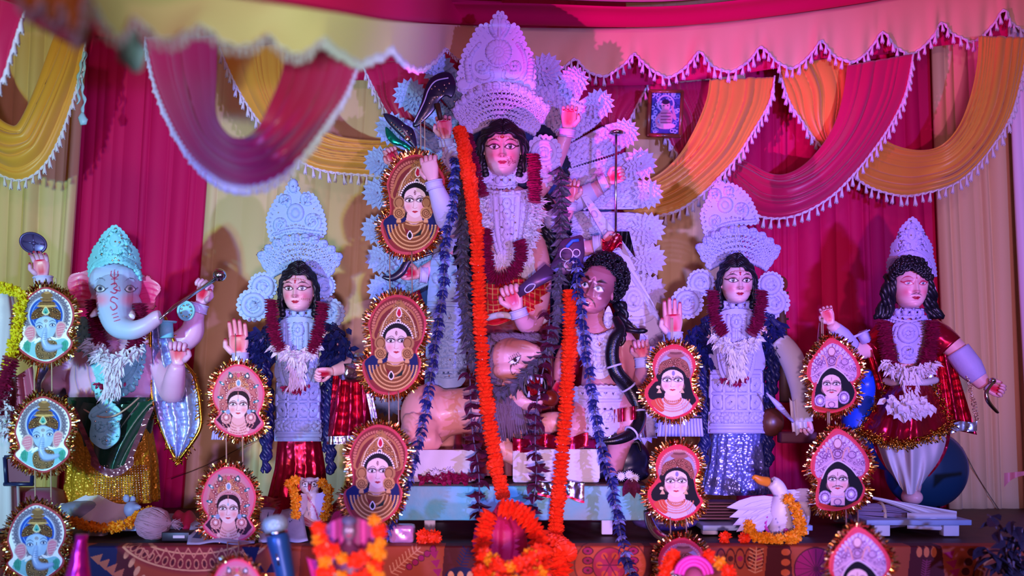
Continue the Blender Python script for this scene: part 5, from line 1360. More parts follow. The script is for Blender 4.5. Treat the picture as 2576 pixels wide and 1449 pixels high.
# body
b = MB(); f = MB()
f.loft([(q(1290, 860), s(70), s(50)), (q(1290, 780), s(76), s(56)), (q(1285, 710), s(60), s(46)), (q(1275, 650), s(58), s(46)), (q(1272, 570), s(74), s(58)), (q(1270, 500), s(76), s(46)), (q(1268, 476), s(50), s(34)), (q(1264, 462), s(29), s(27)), (q(1264, 410), s(27), s(26))], 30)
arms = [
    [(1210, 510, 0), (1165, 450, .06), (1135, 390, .05), (1122, 350, .02)],
    [(1205, 520, .02), (1120, 500, .10), (1040, 450, .08), (1000, 418, .03)],
    [(1205, 525, 0), (1160, 570, -.08), (1128, 565, -.2), (1112, 510, -.3), (1090, 455, -.36)],
    [(1205, 560, .02), (1150, 630, .0), (1095, 670, -.04), (1055, 690, -.07)],
    [(1335, 510, 0), (1380, 440, .06), (1412, 370, .05), (1428, 325, .02)],
    [(1335, 520, .02), (1420, 520, .1), (1495, 480, .06), (1530, 455, .0)],
    [(1335, 520, 0), (1385, 560, -.04), (1420, 540, -.1), (1432, 505, -.12)],
    [(1340, 560, .02), (1400, 620, .02), (1470, 625, -.02), (1515, 612, -.06)],
    [(1335, 560, -.02), (1362, 690, -.1), (1345, 800, -.2), (1322, 815, -.28), (1300, 775, -.36)]]
for A in arms: 
    n_ = len(A); f.tube(cr([q(x, y, d) for x, y, d in A], 5), [s(24), s(23), s(21), s(16)] if n_ < 5 else [s(26), s(27), s(26), s(23), s(15)], 10)
add_fused(b, f, '#f0a8bc', .009, 5)
def face(p):
    eyes_goddess(p, SKIN, lip='#d01850')
    p.line([(0, 1.0), (0, .7)], .035, '#c02030', False); p.ell(0, .42, .045, .04, '#e02060'); p.ell(0, .42, .02, .018, '#ffffff')
    p.line([(-.85, .48), (-.5, .62), (0, .7), (.5, .62), (.85, .48)], .025, '#e0b080')
    for i in range(17): x = -.8+.1*i; p.line([(x, .69-.3*x*x), (x, .6-.3*x*x)], .02, '#c83050', False)
    p.ell(0, .63, .13, .07, '#c01838'); p.ell(0, .65, .06, .03, '#e8c080')
    for x, y in ((.28, -.36), (.36, -.42), (.3, -.5), (.42, -.52), (.36, -.6), (.52, -.4), (.58, -.48), (.68, -.44), (.44, -.3)): p.ring(x, y, .05, .045, .014, '#902040')
head(b, q(1264, 391, -.10), s(45), s(53), SKIN, face)
hd = [((1122, 350, .02), (-.12, -.2, 1), (0, -1, .1), 84, (40, 60, 40), 1), ((1000, 418, .03), (-.5, -.1, .9), (.2, -1, .1), 76, (55, 75, 45), 1),
      ((1090, 455, -.36), (-.25, -.1, 1), (.2, 1, .1), 86, (30, 60, 45), -1), ((1055, 690, -.07), (-1, -.2, .05), (.1, -1, .2), 76, (60, 80, 50), -1),
      ((1428, 325, .02), (.1, -.2, 1), (0, -1, .1), 84, (40, 62, 40), -1), ((1528, 456, .0), (.9, -.2, .4), (-.1, -1, .1), 74, (58, 80, 50), 1),
      ((1432, 508, -.12), (.1, -.2, 1), (.1, -1, 0), 84, (55, 72, 45), -1), ((1513, 612, -.06), (1, -.2, .1), (0, -1, .1), 74, (62, 84, 50), 1),
      ((1302, 778, -.36), (-.35, -.15, 1), (-.25, -1, -.1), 96, (66, 86, 58), 1)]
for (x, y, d), fd, pd, L, cu, th in hd: hand(b, q(x, y, d), fd, pd, s(L), cu, th, '#f4b0b8', '#e81050')
b.build('body', M['skin'], t)
for (x, y, d), fd, *_ in hd: wrist_band(t, q(x, y, d)-Vector(fd).normalized()*.02, fd, s(17), l=.018)
# white puffed sleeve on the arm crossing the portrait, and upper arm guards
b = MB(); b.tube(cr([q(1092, 462, -.35), q(1112, 515, -.31), q(1126, 560, -.22), q(1140, 572, -.14)], 6), [s(17), s(26), s(27), s(24)], 14); b.build('sleeve', M['shola'], t)
for A in (arms[5], arms[6], arms[7]):
    x0, y0, d0 = A[2]; x1, y1, d1 = A[1]; b = MB(); b.tube([q(x0, y0, d0), q((x0+x1)/2, (y0+y1)/2, (d0+d1)/2), q(x1, y1, d1)], [s(23), s(28), s(27)], 14); b.build('arm_guard', M['shola'], t)
# hair
h = MB(); h.ball(q(1264, 372, -.04), (s(58), s(46), s(64)), 24, 16); parted_hair(h, q, s, 1264, 331, 48, 432, -.10, .096, 6)
for sg in (-1, 1):
    for i in range(7): h.ball(q(1264+sg*(54-i*2), 385+i*9, -.10), (s(12), s(9), s(11)), 8, 6)
h.build('hair', M['hair'], t)
for sd in (0, 1): curls('ringlets', t, M['hair'], ([[q(1215-i*9, 480, .06), q(1190-i*12, 560, .0), q(1172-i*10, 640, -.03), q(1160-i*10, 740, -.04)] for i in range(4)], [[q(1330+i*10, 480, .06), q(1362+i*9, 560, -.04), q(1372+i*8, 620, -.05), q(1374+i*7, 690, -.05)] for i in range(4)])[sd], .014, .016, 70, 31, 5)
# towering crown: pierced fan, crest, side plates, ear ornaments
tiara(t, 1262, 470, 152, 258, 58, 123, YD-.02, 6, 25, gem_n=130, seed=9)
ol = [(1258, 30), (1272, 40), (1281, 60), (1300, 64), (1316, 90), (1326, 118), (1338, 132), (1344, 160), (1347, 200), (1344, 228), (1326, 240), (1300, 232), (1280, 222), (1258, 228), (1232, 222), (1205, 236), (1172, 238), (1152, 226), (1150, 196), (1158, 160), (1166, 130), (1182, 105), (1200, 72), (1216, 62), (1232, 60), (1243, 40)]
def d(p):
    p.line([(1232, 66), (1238, 84), (1256, 100), (1272, 82), (1280, 64)], 2.6, UP2); p.line([(1256, 100), (1256, 44)], 2, UP2, False); p.ell(1246, 64, 5, 14, UP); p.ell(1266, 64, 5, 14, UP)
    p.ring(1254, 132, 9, 9, 3, UP2); p.ell(1254, 132, 4, 4, UP2)
    for k in range(18): a = 2*pi*k/18; p.ell(1254+22*cos(a), 132+22*sin(a), 7, 3, UP2, a); p.ell(1254+33*cos(a+.17), 132+30*sin(a+.17), 4, 2, HOLE, a)
    p.line([(1206, 112), (1186, 140), (1182, 175), (1198, 200), (1222, 206), (1238, 196), (1236, 180)], 3, UP2); p.line([(1302, 112), (1318, 140), (1322, 175), (1308, 200), (1284, 206), (1266, 196), (1268, 180)], 3, UP2)
    p.line(spiral(1212, 168, 18, 1.4, 0, 1), 2.6, UP2); p.line(spiral(1294, 168, 18, 1.4, pi, -1), 2.6, UP2)
    p.ell(1166, 214, 13, 11, UP); p.ell(1332, 214, 13, 11, UP); p.line([(1160, 228), (1190, 230), (1222, 216), (1256, 220), (1290, 216), (1320, 232), (1340, 226)], 2.6, UP2)
    for i in range(9): p.ell(1232+i*5.6, 164+8*sin(pi*i/8), 4.5, 1.8, HOLE, 1.3)
    for k in range(7):
        for sg in (-1, 1): p.ell(1256+sg*(30+k*9), 84+k*11, 6, 2.2, HOLE, sg*(-.9+.05*k)); p.ell(1256+sg*(82-k), 150+k*9, 5, 2, UP2)
crest(t, ol, YD-.01, d, 15, [(1182, 150), (1180, 165), (1184, 180), (1192, 194), (1322, 160), (1320, 176), (1314, 192), (1240, 66), (1254, 132), (1165, 196), (1205, 160), (1222, 170), (1290, 165), (1300, 178), (1330, 205), (1214, 206), (1338, 232), (1326, 236), (1290, 100), (1310, 118)], tdep=7)
wheel_plate(t, 'side_plate', 1368, 385, 44, YD-.0); wheel_plate(t, 'side_plate', 1372, 430, 40, YD+.012, flip=-1); wheel_plate(t, 'side_plate', 1150, 400, 38, YD+.01)
for x in (1218, 1312):
    ol = [(x, 392), (x+8, 408), (x+18, 425), (x+20, 445), (x+10, 460), (x-10, 460), (x-20, 445), (x-18, 425), (x-8, 408)]
    relief('earring', t, M['shola'], ol, YD-.09, lambda p: (p.ring(x, 436, 12, 16, 2.4, UP2), p.ell(x, 430, 4, 7, UP2), p.ell(x, 444, 5, 2, HOLE)), 1.5)
choker(t, 1262, 437, 470, 36, YD-.1)
# bodice
cyl = lambda d0, hw: (lambda X, Yp: d0+.12*np.clip((X-1275)/hw, -1.2, 1.2)**2)
def d(p):
    for k in range(-4, 5): p.line([(1275+k*15, 484), (1275+k*12, 580), (1277+k*6, 650)], 1.8, UP)
    for i in range(8):
        for k in (-3, -1, 1, 3): p.ell(1275+k*15*(1-.055*i), 496+i*19, 6, 2.6, HOLE if (i+k) % 3 == 0 else DN, .7 if k > 0 else -.7)
    p.line([(1220, 486), (1275, 494), (1335, 486)], 2.6, UP2)
    for i in range(5): p.ell(1275, 512+i*26, 7, 10, UP2); p.ell(1275, 512+i*26, 2.5, 4, HOLE)
o = relief('bodice', t, M['shola'], [(1212, 478), (1275, 484), (1342, 478), (1348, 530), (1338, 580), (1322, 620), (1300, 660), (1280, 672), (1262, 660), (1240, 615), (1220, 575), (1210, 530)], YD-.145, d, 1.15, dfn=cyl(0, 75))
gems(o, [q(x, y, -.165+.12*((x-1275)/75)**2) for x, y in ((1292, 545), (1296, 560), (1298, 580), (1300, 600), (1250, 530), (1285, 640), (1320, 500), (1240, 490))], .005)
fringe_mass('petal_garland', t, M['petal_white'], [q(1218, 490, -.13), q(1218, 540, -.16), q(1232, 590, -.18)], .055, .011, 190, .7, 3, (-.5, -.3, -.6), r=.03)
fringe_mass('petal_garland', t, M['petal_white'], [q(1340, 492, -.13), q(1346, 540, -.15), q(1330, 590, -.17), q(1316, 630, -.18)], .055, .011, 220, .7, 4, (.5, -.3, -.6), r=.03)
fringe_mass('petal_strings', t, M['petal_white'], [q(1246, 640, -.14), q(1262, 650, -.15)], .05, .012, 60, .3, 5, r=.03); fringe_mass('petal_strings', t, M['petal_white'], [q(1322, 620, -.14), q(1330, 690, -.14)], .06, .012, 90, .3, 6, r=.03)
thick_garland('long crimson petal rope looping below the central goddess bodice', [(1222, 580), (1222, 640), (1232, 690), (1262, 704), (1296, 680), (1312, 640), (1308, 610)], YD-.25, 1.0, 'central goddess crimson ropes')
thick_garland('short crimson petal rope right of the central goddess neck', [(1343, 392), (1344, 430), (1345, 470), (1345, 505)], YD-.22, .95, 'central goddess crimson ropes')
thick_garland('crimson petal rope left of the central goddess face', [(1178, 340), (1188, 390), (1202, 440), (1216, 490)], YD-.22, .7, 'central goddess crimson ropes')
# red checked waist cloth and white skirt panels
xs = np.linspace(0, 1, 90); U, V = np.meshgrid(xs, np.linspace(0, 1, 50)); p = Paint(U.ravel(), V.ravel(), '#c8142c')
for k in range(14): p.line([(k/13, 0), (k/13+.02, 1)], .006, '#e8b060', False)
for k in range(9): p.line([(0, k/8), (1, k/8+.03)], .012, '#204028' if k % 3 == 0 else '#f0a060', False)
p.poly([(0, .72), (1, .72), (1, 1), (0, 1)], '#d01828')
b = MB(); C_ = p.C.tolist()
vs = [q(1298+86*(u-.5)*2, 706+105*v+8*sin(u*9), -.12-.13*math.sqrt(max(0, 1-(2*u-1)**2))+.008*sin(v*30+u*5)) for u, v in zip(U.ravel(), V.ravel())]
b.add(vs, [(i*90+j, i*90+j+1, (i+1)*90+j+1, (i+1)*90+j) for i in range(49) for j in range(89)], C_); b.build('checked_sash', M['print'], t)
b = MB()
b.tube(cr([q(1225, 800, -.2), q(1262, 792, -.27), q(1300, 800, -.28), q(1345, 815, -.24), q(1378, 800, -.18)], 6), s(8), 8); b.build('waist_roll', M['white_cloth'], t)
def d(p):
    for y in (650, 762, 775, 930, 945): p.line([(1070, y), (1170, y)], 2.4, UP2, False)
    for k in range(4): p.line(spiral(1110+(k % 2)*28, 800+k*38, 20, 1.5, k, 1 if k % 2 else -1), 2.6, UP2); p.ring(1125, 810+k*36, 34, 30, 2, UP)
    for k in range(6): p.ell(1096+k*11, 700+8*(k % 2), 4, 9, HOLE if k % 2 else UP2); p.ell(1092+k*12, 938, 4, 3, HOLE); p.ring(1092+k*13, 912, 6, 9, 1.6, UP2)
o = relief('skirt_panel', t, M['shola_lit_blue'], [(1096, 640), (1140, 650), (1156, 770), (1166, 958), (1084, 958), (1078, 800), (1084, 700)], YD-.12, d, 1.15, dfn=lambda X, Yp: .06*((X-1125)/45)**2)
gems(o, [q(x, y, -.14) for x, y in ((1110, 780), (1130, 800), (1146, 830), (1150, 860), (1146, 890), (1132, 905), (1100, 930), (1130, 945))], .005)
b = MB(); b.loft([(q(1120, 965), s(52), s(34)), (q(1118, 800), s(44), s(32)), (q(1120, 640), s(34), s(28)), (q(1150, 560), s(30), s(26))]); b.build('side_drape', mat('pale_blue_satin', '#a8bce0', .4, sheen=.3), t)
b = MB(); pleat_skirt(b, [(q(1290, 790), s(84), s(58)), (q(1280, 900), s(110), s(66)), (q(1270, 1030), s(120), s(70)), (q(1270, 1192, 0), s(120), s(70))], 12, .05); b.build('red_skirt', mat('deep_red_skirt', '#7c0c20', .5, sheen=.3), t)
# embroidered wing of the sash, right
def d(p):
    p.line([(1552, 640), (1640, 775), (1664, 830)], 3, UP2); p.ring(1592, 752, 22, 26, 3, UP2); p.ring(1592, 752, 13, 15, 2.4, UP2); p.ell(1592, 752, 5, 5, UP2); p.ring(1592, 790, 48, 22, 2.4, UP)
    for k in range(9): p.ell(1556+k*9, 655+k*14+10, 4, 2.2, HOLE, .9)
    p.ring(1560, 690, 9, 14, 2.4, UP2); p.line([(1578, 800), (1615, 800), (1650, 785)], 2.6, UP2)
o = relief('sash_wing', t, M['shola'], [(1540, 632), (1560, 628), (1604, 695), (1644, 765), (1672, 832), (1628, 852), (1590, 812), (1556, 806), (1550, 750), (1552, 690)], YD-.03, d, 1.15, curved=False)
gems(o, [q(x, y, -.05) for x, y in ((1575, 688), (1582, 694), (1566, 700), (1570, 780), (1578, 790), (1588, 796))], .006)
def d(p):
    for k in range(8): p.ell(1480+k*15, 515+k*24, 6, 3, UP2 if k % 2 else HOLE, 1)
relief('sash_wing', t, M['shola'], [(1462, 496), (1478, 492), (1560, 600), (1600, 680), (1580, 690), (1520, 600)], YD+.02, d, 1.15, curved=False)
def d(p):
    p.ring(1640, 860, 12, 14, 2.4, UP2); p.line([(1604, 880), (1672, 874)], 3, UP2, False)
relief('sash_wing', t, M['shola'], [(1610, 840), (1668, 832), (1680, 900), (1600, 905)], YD-.02, d, 1.15, curved=False)
# ---- what the hands hold
w = thing('curved_sword', 'dark violet curved sword with white edging above the left hands', 'sword', q(1100, 300, -.03))
DV = mat('dark_violet_paint', '#1c1636', .3, coat=.3)
b = MB(); ol = cr(pxs([(1038, 312), (1058, 262), (1069, 222), (1084, 196), (1112, 181), (1136, 186), (1147, 216), (1136, 244), (1120, 240), (1106, 252), (1092, 277), (1066, 304), (1048, 318)], YD-.06), 5, True); b.slab(ol, .014, .003); b.build('blade', DV, w)
b = MB(); b.tube(cr(pxs([(1042, 308), (1066, 258), (1078, 226), (1096, 204), (1128, 196)], YD-.066), 6), .0035, 6); b.build('edge_line', M['shola'], w)
gems(w, [q(x, y, -.066) for x, y in ((1086, 224), (1094, 218), (1104, 226), (1116, 230), (1122, 222), (1100, 244), (1092, 248), (1118, 214), (1130, 210), (1110, 240), (1080, 260), (1062, 300), (1058, 306))], .005)
b = MB(); b.tube([q(1108, 300, -.08), q(1100, 262, -.07)], [s(6), s(7)], 8); b.build('grip', M['wood'], w)
w = thing('sea_monster_head', 'dark toothed monster head ornament with green foil jaw', 'ornament', q(1000, 360, -.05))
b = MB(); b.slab(cr(pxs([(964, 285), (980, 286), (1000, 296), (1020, 312), (1040, 326), (1048, 362), (1046, 376), (1030, 360), (1008, 340), (985, 318), (970, 300)], YD-.04), 4, True), .03, .006); b.build('upper_jaw', DV, w)
b = MB(); b.slab(cr(pxs([(970, 318), (985, 330), (1000, 346), (1020, 358), (1040, 374), (1034, 382), (1010, 366), (990, 362), (976, 350), (970, 336)], YD-.05), 4, True), .025, .005); b.build('lower_jaw', mat('green_foil', '#20c8a0', .2, .9, bump=('crinkle', 40, .6, .006)), w)
gems(w, [q(985+i*6, 309+i*5.6, -.05) for i in range(8)]+[q(x, y, -.05) for x, y in ((1028, 345), (1024, 330), (1034, 338), (1012, 316))], .005)
b = MB(); b.ball(q(1025, 348, -.055), (.014, .006, .014), 10, 8); b.build('eye', M['gem'], w)
w = thing('long_rod', 'thin steel rod with round dish top held on the right of the halo', 'rod', q(1549, 580, -.1))
b = MB(); b.tube([q(1549, 592, -.1), q(1549, 450, -.1), q(1550, 338, -.1)], .006, 8); b.build('shaft', M['steel'], w)
b = MB(); b.loft([(q(1551, 340, -.1), s(8), s(8)), (q(1551, 336, -.1), s(17), s(17)), (q(1551, 331, -.1), s(17), s(17)), (q(1551, 327, -.1), s(6), s(6))], 20); b.build('dish', M['steel'], w)
w = thing('war_axe', 'violet tin axe with broad round blade held across the waist', 'axe', q(1300, 735, -.4))
VT = mat('violet_tin_blade', '#5a3860', .35, .5)
b = MB(); b.slab(pxs([(1296, 728), (1308, 748), (1392, 700), (1400, 684), (1372, 664)], YD-.4), .016, .003); b.build('handle', VT, w)
b = MB(); b.slab(cr(pxs([(1384, 672), (1400, 640), (1412, 606), (1440, 596), (1464, 592), (1470, 620), (1470, 644), (1458, 670), (1436, 684), (1412, 694), (1396, 696)], YD-.40), 4, True), .016, .004)
b.build('blade', VT, w)
b = MB()
for cx, cy, r in ((1450, 636, 9), (1448, 655, 7), (1432, 668, 12), (1425, 640, 16)): b.tube([q(cx+r*cos(a), cy-r*sin(a), -.408) for a in [i*2*pi/20 for i in range(20)]], .0028, 6, closed=True)
b.tube(cr(pxs([(1320, 728), (1332, 716), (1346, 716), (1340, 728), (1326, 736)], YD-.408), 5, True), .003, 6, closed=True)
b.build('scroll_lines', M['shola'], w, kind='stuff')
b = MB(); b.tube(pxs([(1425, 622), (1440, 606), (1456, 604)], YD-.412), .008, 6); b.build('blue_ribbon', mat('blue_ribbon', '#2868d0', .4), w)
w = thing('hand_bow', 'dark curved bow held in the lower left hand', 'bow', q(1020, 690, -.1))
b = MB(); b.tube(cr(pxs([(962, 696), (985, 700), (1010, 684), (1026, 658), (1050, 648), (1090, 636)], YD-.14), 6), [s(3), s(8), s(10), s(9), s(6), s(3)], 8, flat=.5); b.build('bow_stave', DV, w)
w = thing('red_scarf', 'small dark and red scarf tied in the right middle hand', 'scarf', q(1540, 610, -.1))
b = MB(); b.grid(10, 10, lambda u, v: q(1515+50*u, 598+34*v+10*sin(u*6), -.13+.03*sin(u*9+v*5))); b.build('cloth', M['maroon_foil'], w)
b = MB(); b.grid(10, 10, lambda u, v: q(1545+38*u+16*v, 582+50*v*u+18*v, -.07+.03*sin(u*9+v*5))); b.build('dark_end', M['black'], w)
# ------------------------------------------------------------------ lion, demon, buffalo, snake in front of the central goddess
YL = 4.72
BENCH_Z = P(0, 1218, 4.42).z
t = thing('lion_figure', 'painted clay lion with grey mane and wide open red mouth lunging right', 'lion', P(1180, 1190, YL))
q = lambda x, y, d=0.: P(x, y, YL+d)
s = lambda n: S(n, YL)
LC = '#f0a898'
f = MB()
f.ball(q(1078, 1045, .02), (s(72), s(62), s(80)), 20, 14); f.tube(cr([q(1085, 1045, 0), q(1150, 1035, 0), q(1210, 1030, -.02), q(1260, 1010, -.05)], 5), [s(64), s(58), s(62), s(66)], 16)
f.tube(cr([q(1060, 1060, -.08), q(1050, 1105, -.12), q(1092, 1108, -.12), q(1040, 1150, -.06), q(1024, 1192, -.1)], 5), [s(50), s(40), s(24), s(20), s(22)], 12)
f.tube(cr([q(1110, 1050, .1), q(1120, 1120, .12), q(1110, 1190, .1)], 5), [s(40), s(24), s(18)], 12)
f.tube(cr([q(1260, 1040, -.08), q(1250, 1110, -.1), q(1300, 1150, -.12), q(1345, 1162, -.14)], 5), [s(44), s(30), s(24), s(22)], 12)
f.tube(cr([q(1270, 1030, .0), q(1330, 1075, -.02), q(1400, 1060, -.06), q(1440, 1075, -.06)], 5), [s(40), s(34), s(26), s(20)], 12)
f.ball(q(1300, 1085, -.16), (s(26), s(20), s(22)), 12, 8)
b = MB(); add_fused(b, f, LC, .011, 5); 
# head
f = MB()
f.ball(q(1285, 900, -.14), (s(52), s(48), s(50)), 20, 14); f.ball(q(1282, 932, -.18), (s(42), s(34), s(26)), 16, 10)
f.tube([q(1290, 890, -.16), q(1325, 890, -.2), q(1352, 890, -.22)], [s(40), s(30), s(22)], 14); f.ball(q(1352, 886, -.22), (s(16), s(20), s(14)), 12, 8)
f.tube(cr([q(1292, 868, -.2), q(1320, 868, -.23), q(1350, 878, -.24)], 4), [s(14), s(12), s(8)], 10)
f.tube(cr([q(1250, 965, -.1), q(1280, 985, -.16), q(1315, 1008, -.2), q(1345, 1012, -.2), q(1358, 1000, -.2)], 5), [s(24), s(24), s(22), s(18), s(12)], 14)
vs, fs = fuse(f, .0045, 8); A = np.array(vs); X = A[:, 0]/(K*A[:, 1])+1288; Yp = HOR-(A[:, 2]-CZ)/(K*A[:, 1])
p = Paint(X, Yp, '#f0b0b0')
p.ell(1300, 862, 60, 22, '#b06850', soft=1.); p.ell(1285, 948, 46, 10, '#c07850', soft=1.)
p.smooth_poly([(1280, 912), (1292, 902), (1308, 896), (1306, 908), (1294, 916)], '#ffffff'); p.ell(1296, 906, 5, 5, '#301820'); p.line([(1280, 912), (1292, 902), (1310, 895)], 1.6, '#181018'); p.line([(1310, 898), (1300, 914), (1286, 918), (1284, 930), (1290, 942), (1296, 938)], 1.6, '#181018')
for i in range(6): p.line([(1284+i*5, 908-i*2.5), (1280+i*4.4, 899-i*2.6)], 1., '#181018', False); p.line([(1288+i*4, 916-i*2), (1286+i*4.4, 924-i*2)], 1., '#181018', False)
b.add(vs, fs, p.C.tolist()); b.build('body', M['skin'], t)
b = MB()
b.tube(cr([q(1345+26*cos(a), 972-32*sin(a), -.23) for a in [i*2*pi/16 for i in range(16)]], 3, True), s(6), 8, closed=True); b.build('black_lip', M['black'], t)
b = MB(); b.ball(q(1345, 974, -.19), (s(24), s(20), s(28)), 18, 12); b.build('red_mouth', mat('wet_red_mouth', '#8c0818', .12, coat=.6), t)
for i, x in enumerate((1328, 1336, 1352, 1362)):
    b = MB(); b.tube([q(x, 946 if i in (0, 1, 2, 3) else 1000, -.27), q(x+1, 966 if i in (0, 3) else 956, -.29)], [s(5), s(1)], 8); b.build('tooth', M['shola'], t)
for x in (1330, 1356):
    b = MB(); b.tube([q(x, 1000, -.27), q(x+1, 984, -.29)], [s(5), s(1)], 8); b.build('tooth', M['shola'], t)
b = MB(); b.ball(q(1384, 1002, -.2), (s(22), s(20), s(21)), 14, 10); b.build('tongue', mat('red_brown_tongue', '#7c2418', .3), t)
MN = mat('grey_brown_mane', '#6a5468', .6)
rnd = random.Random(8)
def mane(n, x0, x1, y0, y1, dx, dy, d0, r=.006, lab='mane'):
    b = MB()
    for i in range(n):
        x = rnd.uniform(x0, x1); y = rnd.uniform(y0, y1); L = rnd.uniform(.6, 1.1); w = rnd.uniform(-14, 14)
        b.tube(cr([q(x, y, d0+rnd.uniform(-.02, .03)), q(x+dx*.4*L+w*.5, y+dy*.4*L, d0-.03), q(x+dx*L+w, y+dy*L, d0+rnd.uniform(-.03, .02))], 4), [r, r*1.4, r*.4], 5)
    return b.build(lab, MN, t)
mane(300, 1235, 1300, 985, 1000, 10, 105, -.19); mane(200, 1240, 1262, 870, 960, -16, 70, -.15); mane(230, 1215, 1250, 840, 1010, -22, 80, -.10)
mane(160, 1235, 1345, 838, 850, 22, 12, -.12); mane(150, 1290, 1345, 1010, 1022, 16, 75, -.16)
# ---- demon
t = thing('demon_statue', 'dark faced curly haired demon statue leaning back beside the lion', 'statue', P(1520, 1190, YL))
DS = '#a05c70'
b = MB(); f = MB()
f.loft([(q(1520, 990), s(62), s(42)), (q(1516, 920), s(50), s(40)), (q(1508, 860), s(64), s(48)), (q(1502, 830), s(68), s(42)), (q(1498, 806), s(38), s(32)), (q(1496, 795), s(26), s(25)), (q(1497, 755), s(24), s(24))], 26)
f.tube(cr([q(1560, 845), q(1590, 890, -.02), q(1612, 965, -.05), q(1622, 940, -.12), q(1620, 905, -.16)], 6), [s(27), s(27), s(28), s(26), s(16)], 12)
f.tube(cr([q(1450, 850), q(1420, 905, -.04), q(1410, 960, -.06)], 6), [s(26), s(25), s(18)], 12)
f.tube(cr([q(1545, 1000, -.02), q(1585, 1050, -.14), q(1560, 1110, -.12), q(1540, 1192, -.08)], 6), [s(46), s(42), s(30), s(22)], 12)
f.tube(cr([q(1495, 1005, -.02), q(1450, 1070, -.16), q(1440, 1130, -.12), q(1440, 1190, -.10)], 6), [s(46), s(38), s(28), s(20)], 12)
add_fused(b, f, '#d88c98', .009, 5)
def face(p):
    p.ell(0, .1, 1.2, .5, '#8c4858', soft=.8)
    p.ell(0, -.7, .7, .5, '#e08898', soft=1.2); p.ell(0, .75, .6, .3, '#b06878', soft=1.)
    for sg in (-1, 1):
        cx = sg*.42
        p.smooth_poly([(cx-.26, .14), (cx-.08, .27), (cx+.1, .27), (cx+.27, .14), (cx+.08, .05), (cx-.1, .05)], '#ffffff'); p.ell(cx-.04, .18, .1, .1, '#48607c'); p.ell(cx-.04, .18, .05, .05, '#000000')
        p.line([(cx-.28, .14), (cx-.08, .28), (cx+.1, .28), (cx+.28, .14)], .03, '#200810'); p.line([(cx-.25, .12), (cx, .03), (cx+.25, .12)], .025, '#f0b0b8')
        p.line([(cx-sg*.34, .32), (cx, .52), (cx+sg*.34, .5)], .11, '#2c0c10', taper=True); p.line([(sg*.1, .42), (sg*.22, .36)], .05, '#f8b8c8', False)
        p.line([(0, -.36), (sg*.22, -.38), (sg*.42, -.52), (sg*.5, -.66)], .045, '#180810', taper=.6); p.ell(sg*.6, -.22, .1, .06, '#f8b8c8')
    p.line([(-.12, .5), (0, .62), (.12, .5)], .035, '#f090a8')
    p.smooth_poly([(-.3, -.5), (0, -.44), (.3, -.5), (.24, -.72), (0, -.78), (-.24, -.72)], '#f090a0'); p.smooth_poly([(-.2, -.54), (0, -.5), (.2, -.54), (.15, -.66), (0, -.68), (-.15, -.66)], '#801828'); p.poly([(-.16, -.54), (.16, -.54), (.14, -.6), (-.14, -.6)], '#ffffff')
head(b, q(1498, 735, -.09), s(43), s(54), '#b06878', face, yaw=-.34, roll=.34, pitch=.12, nose=1.35)
hand(b, q(1620, 905, -.16), (-.2, -.2, 1), (-.2, -1, 0), s(82), (66, 88, 58), 1, '#e09aa4')
hand(b, q(1410, 958, -.06), (-.3, -.4, -.8), (-.5, -.8, .2), s(70), LOOSE, 1, '#e09aa4')
b.build('body', M['skin'], t)
wrist_band(t, q(1620, 912, -.155), (-.1, 0, 1), s(18), l=.022)
h = MB(); rnd = random.Random(4)
h.ball(q(1520, 705, -.02), (s(52), s(44), s(58)), 20, 14)
for i in range(420):
    z = 1-2*rnd.random(); a = rnd.uniform(0, 6.28); r_ = math.sqrt(max(0, 1-z*z)); x = 1522+56*r_*cos(a); y = 700-60*z; d_ = r_*sin(a)*.11-.02
    if y > 700 and x < 1532 and d_ < .02: continue
    pt = q(x, y, d_); c0 = rnd.uniform(0, 6); h.tube([pt+Vector((cos(c0+k*.9)*.011, -.004*k, sin(c0+k*.9)*.011)) for k in range(6)], .006, 5)
for i in range(26):
    x = 1466+i*2.8; h.ball(q(x, 690-20*sin(pi*i/25)+i*.9, -.13), (s(7), s(7), s(8)), 7, 5)
h.build('curly_hair', M['hair'], t)
curls('hair_lock', t, M['hair'], [[q(1566, 760, .0), q(1572, 800, -.03), q(1590, 830, -.05), q(1625, 832, -.06)], [q(1560, 760, .0), q(1562, 820, -.03), q(1558, 870, -.06)]], .012, .012, 70, 3, 4); curls('hair_lock', t, M['hair'], [[q(1440, 690, .03), q(1436, 730, .02), q(1430, 780, .02)]], .012, .012, 70, 3, 4)
ol = [(1530, 770), (1538, 784), (1542, 806), (1536, 824), (1526, 826), (1518, 812), (1520, 790)]
relief('earring', t, M['shola'], ol, YL-.10, lambda p: (p.ring(1530, 804, 7, 12, 2, UP2), p.ell(1530, 804, 2.5, 6, UP2)), 1.4)
cyl = lambda X, Yp: .10*np.clip((X-1510)/62, -1.2, 1.2)**2
def d(p):
    p.line([(1455, 832), (1500, 848), (1548, 832)], 3, UP2); p.ell(1508, 866, 7, 5, HOLE); p.ring(1508, 866, 18, 14, 2.4, UP2); p.line([(1470, 880), (1508, 892), (1548, 880)], 2.4, UP2); p.line(spiral(1508, 918, 17, 1.4), 2.4, UP2)
    for i in range(8): p.ell(1465+i*12, 846+6*sin(pi*i/7), 2.5, 4, HOLE); p.ell(1474+i*10, 902, 3, 3, UP2)
relief('breast_ornament', t, M['shola'], [(1450, 824), (1470, 836), (1502, 842), (1534, 836), (1554, 822), (1552, 870), (1544, 910), (1528, 944), (1506, 954), (1486, 940), (1468, 905), (1454, 870)], YL-.135, d, 1.1, dfn=cyl)
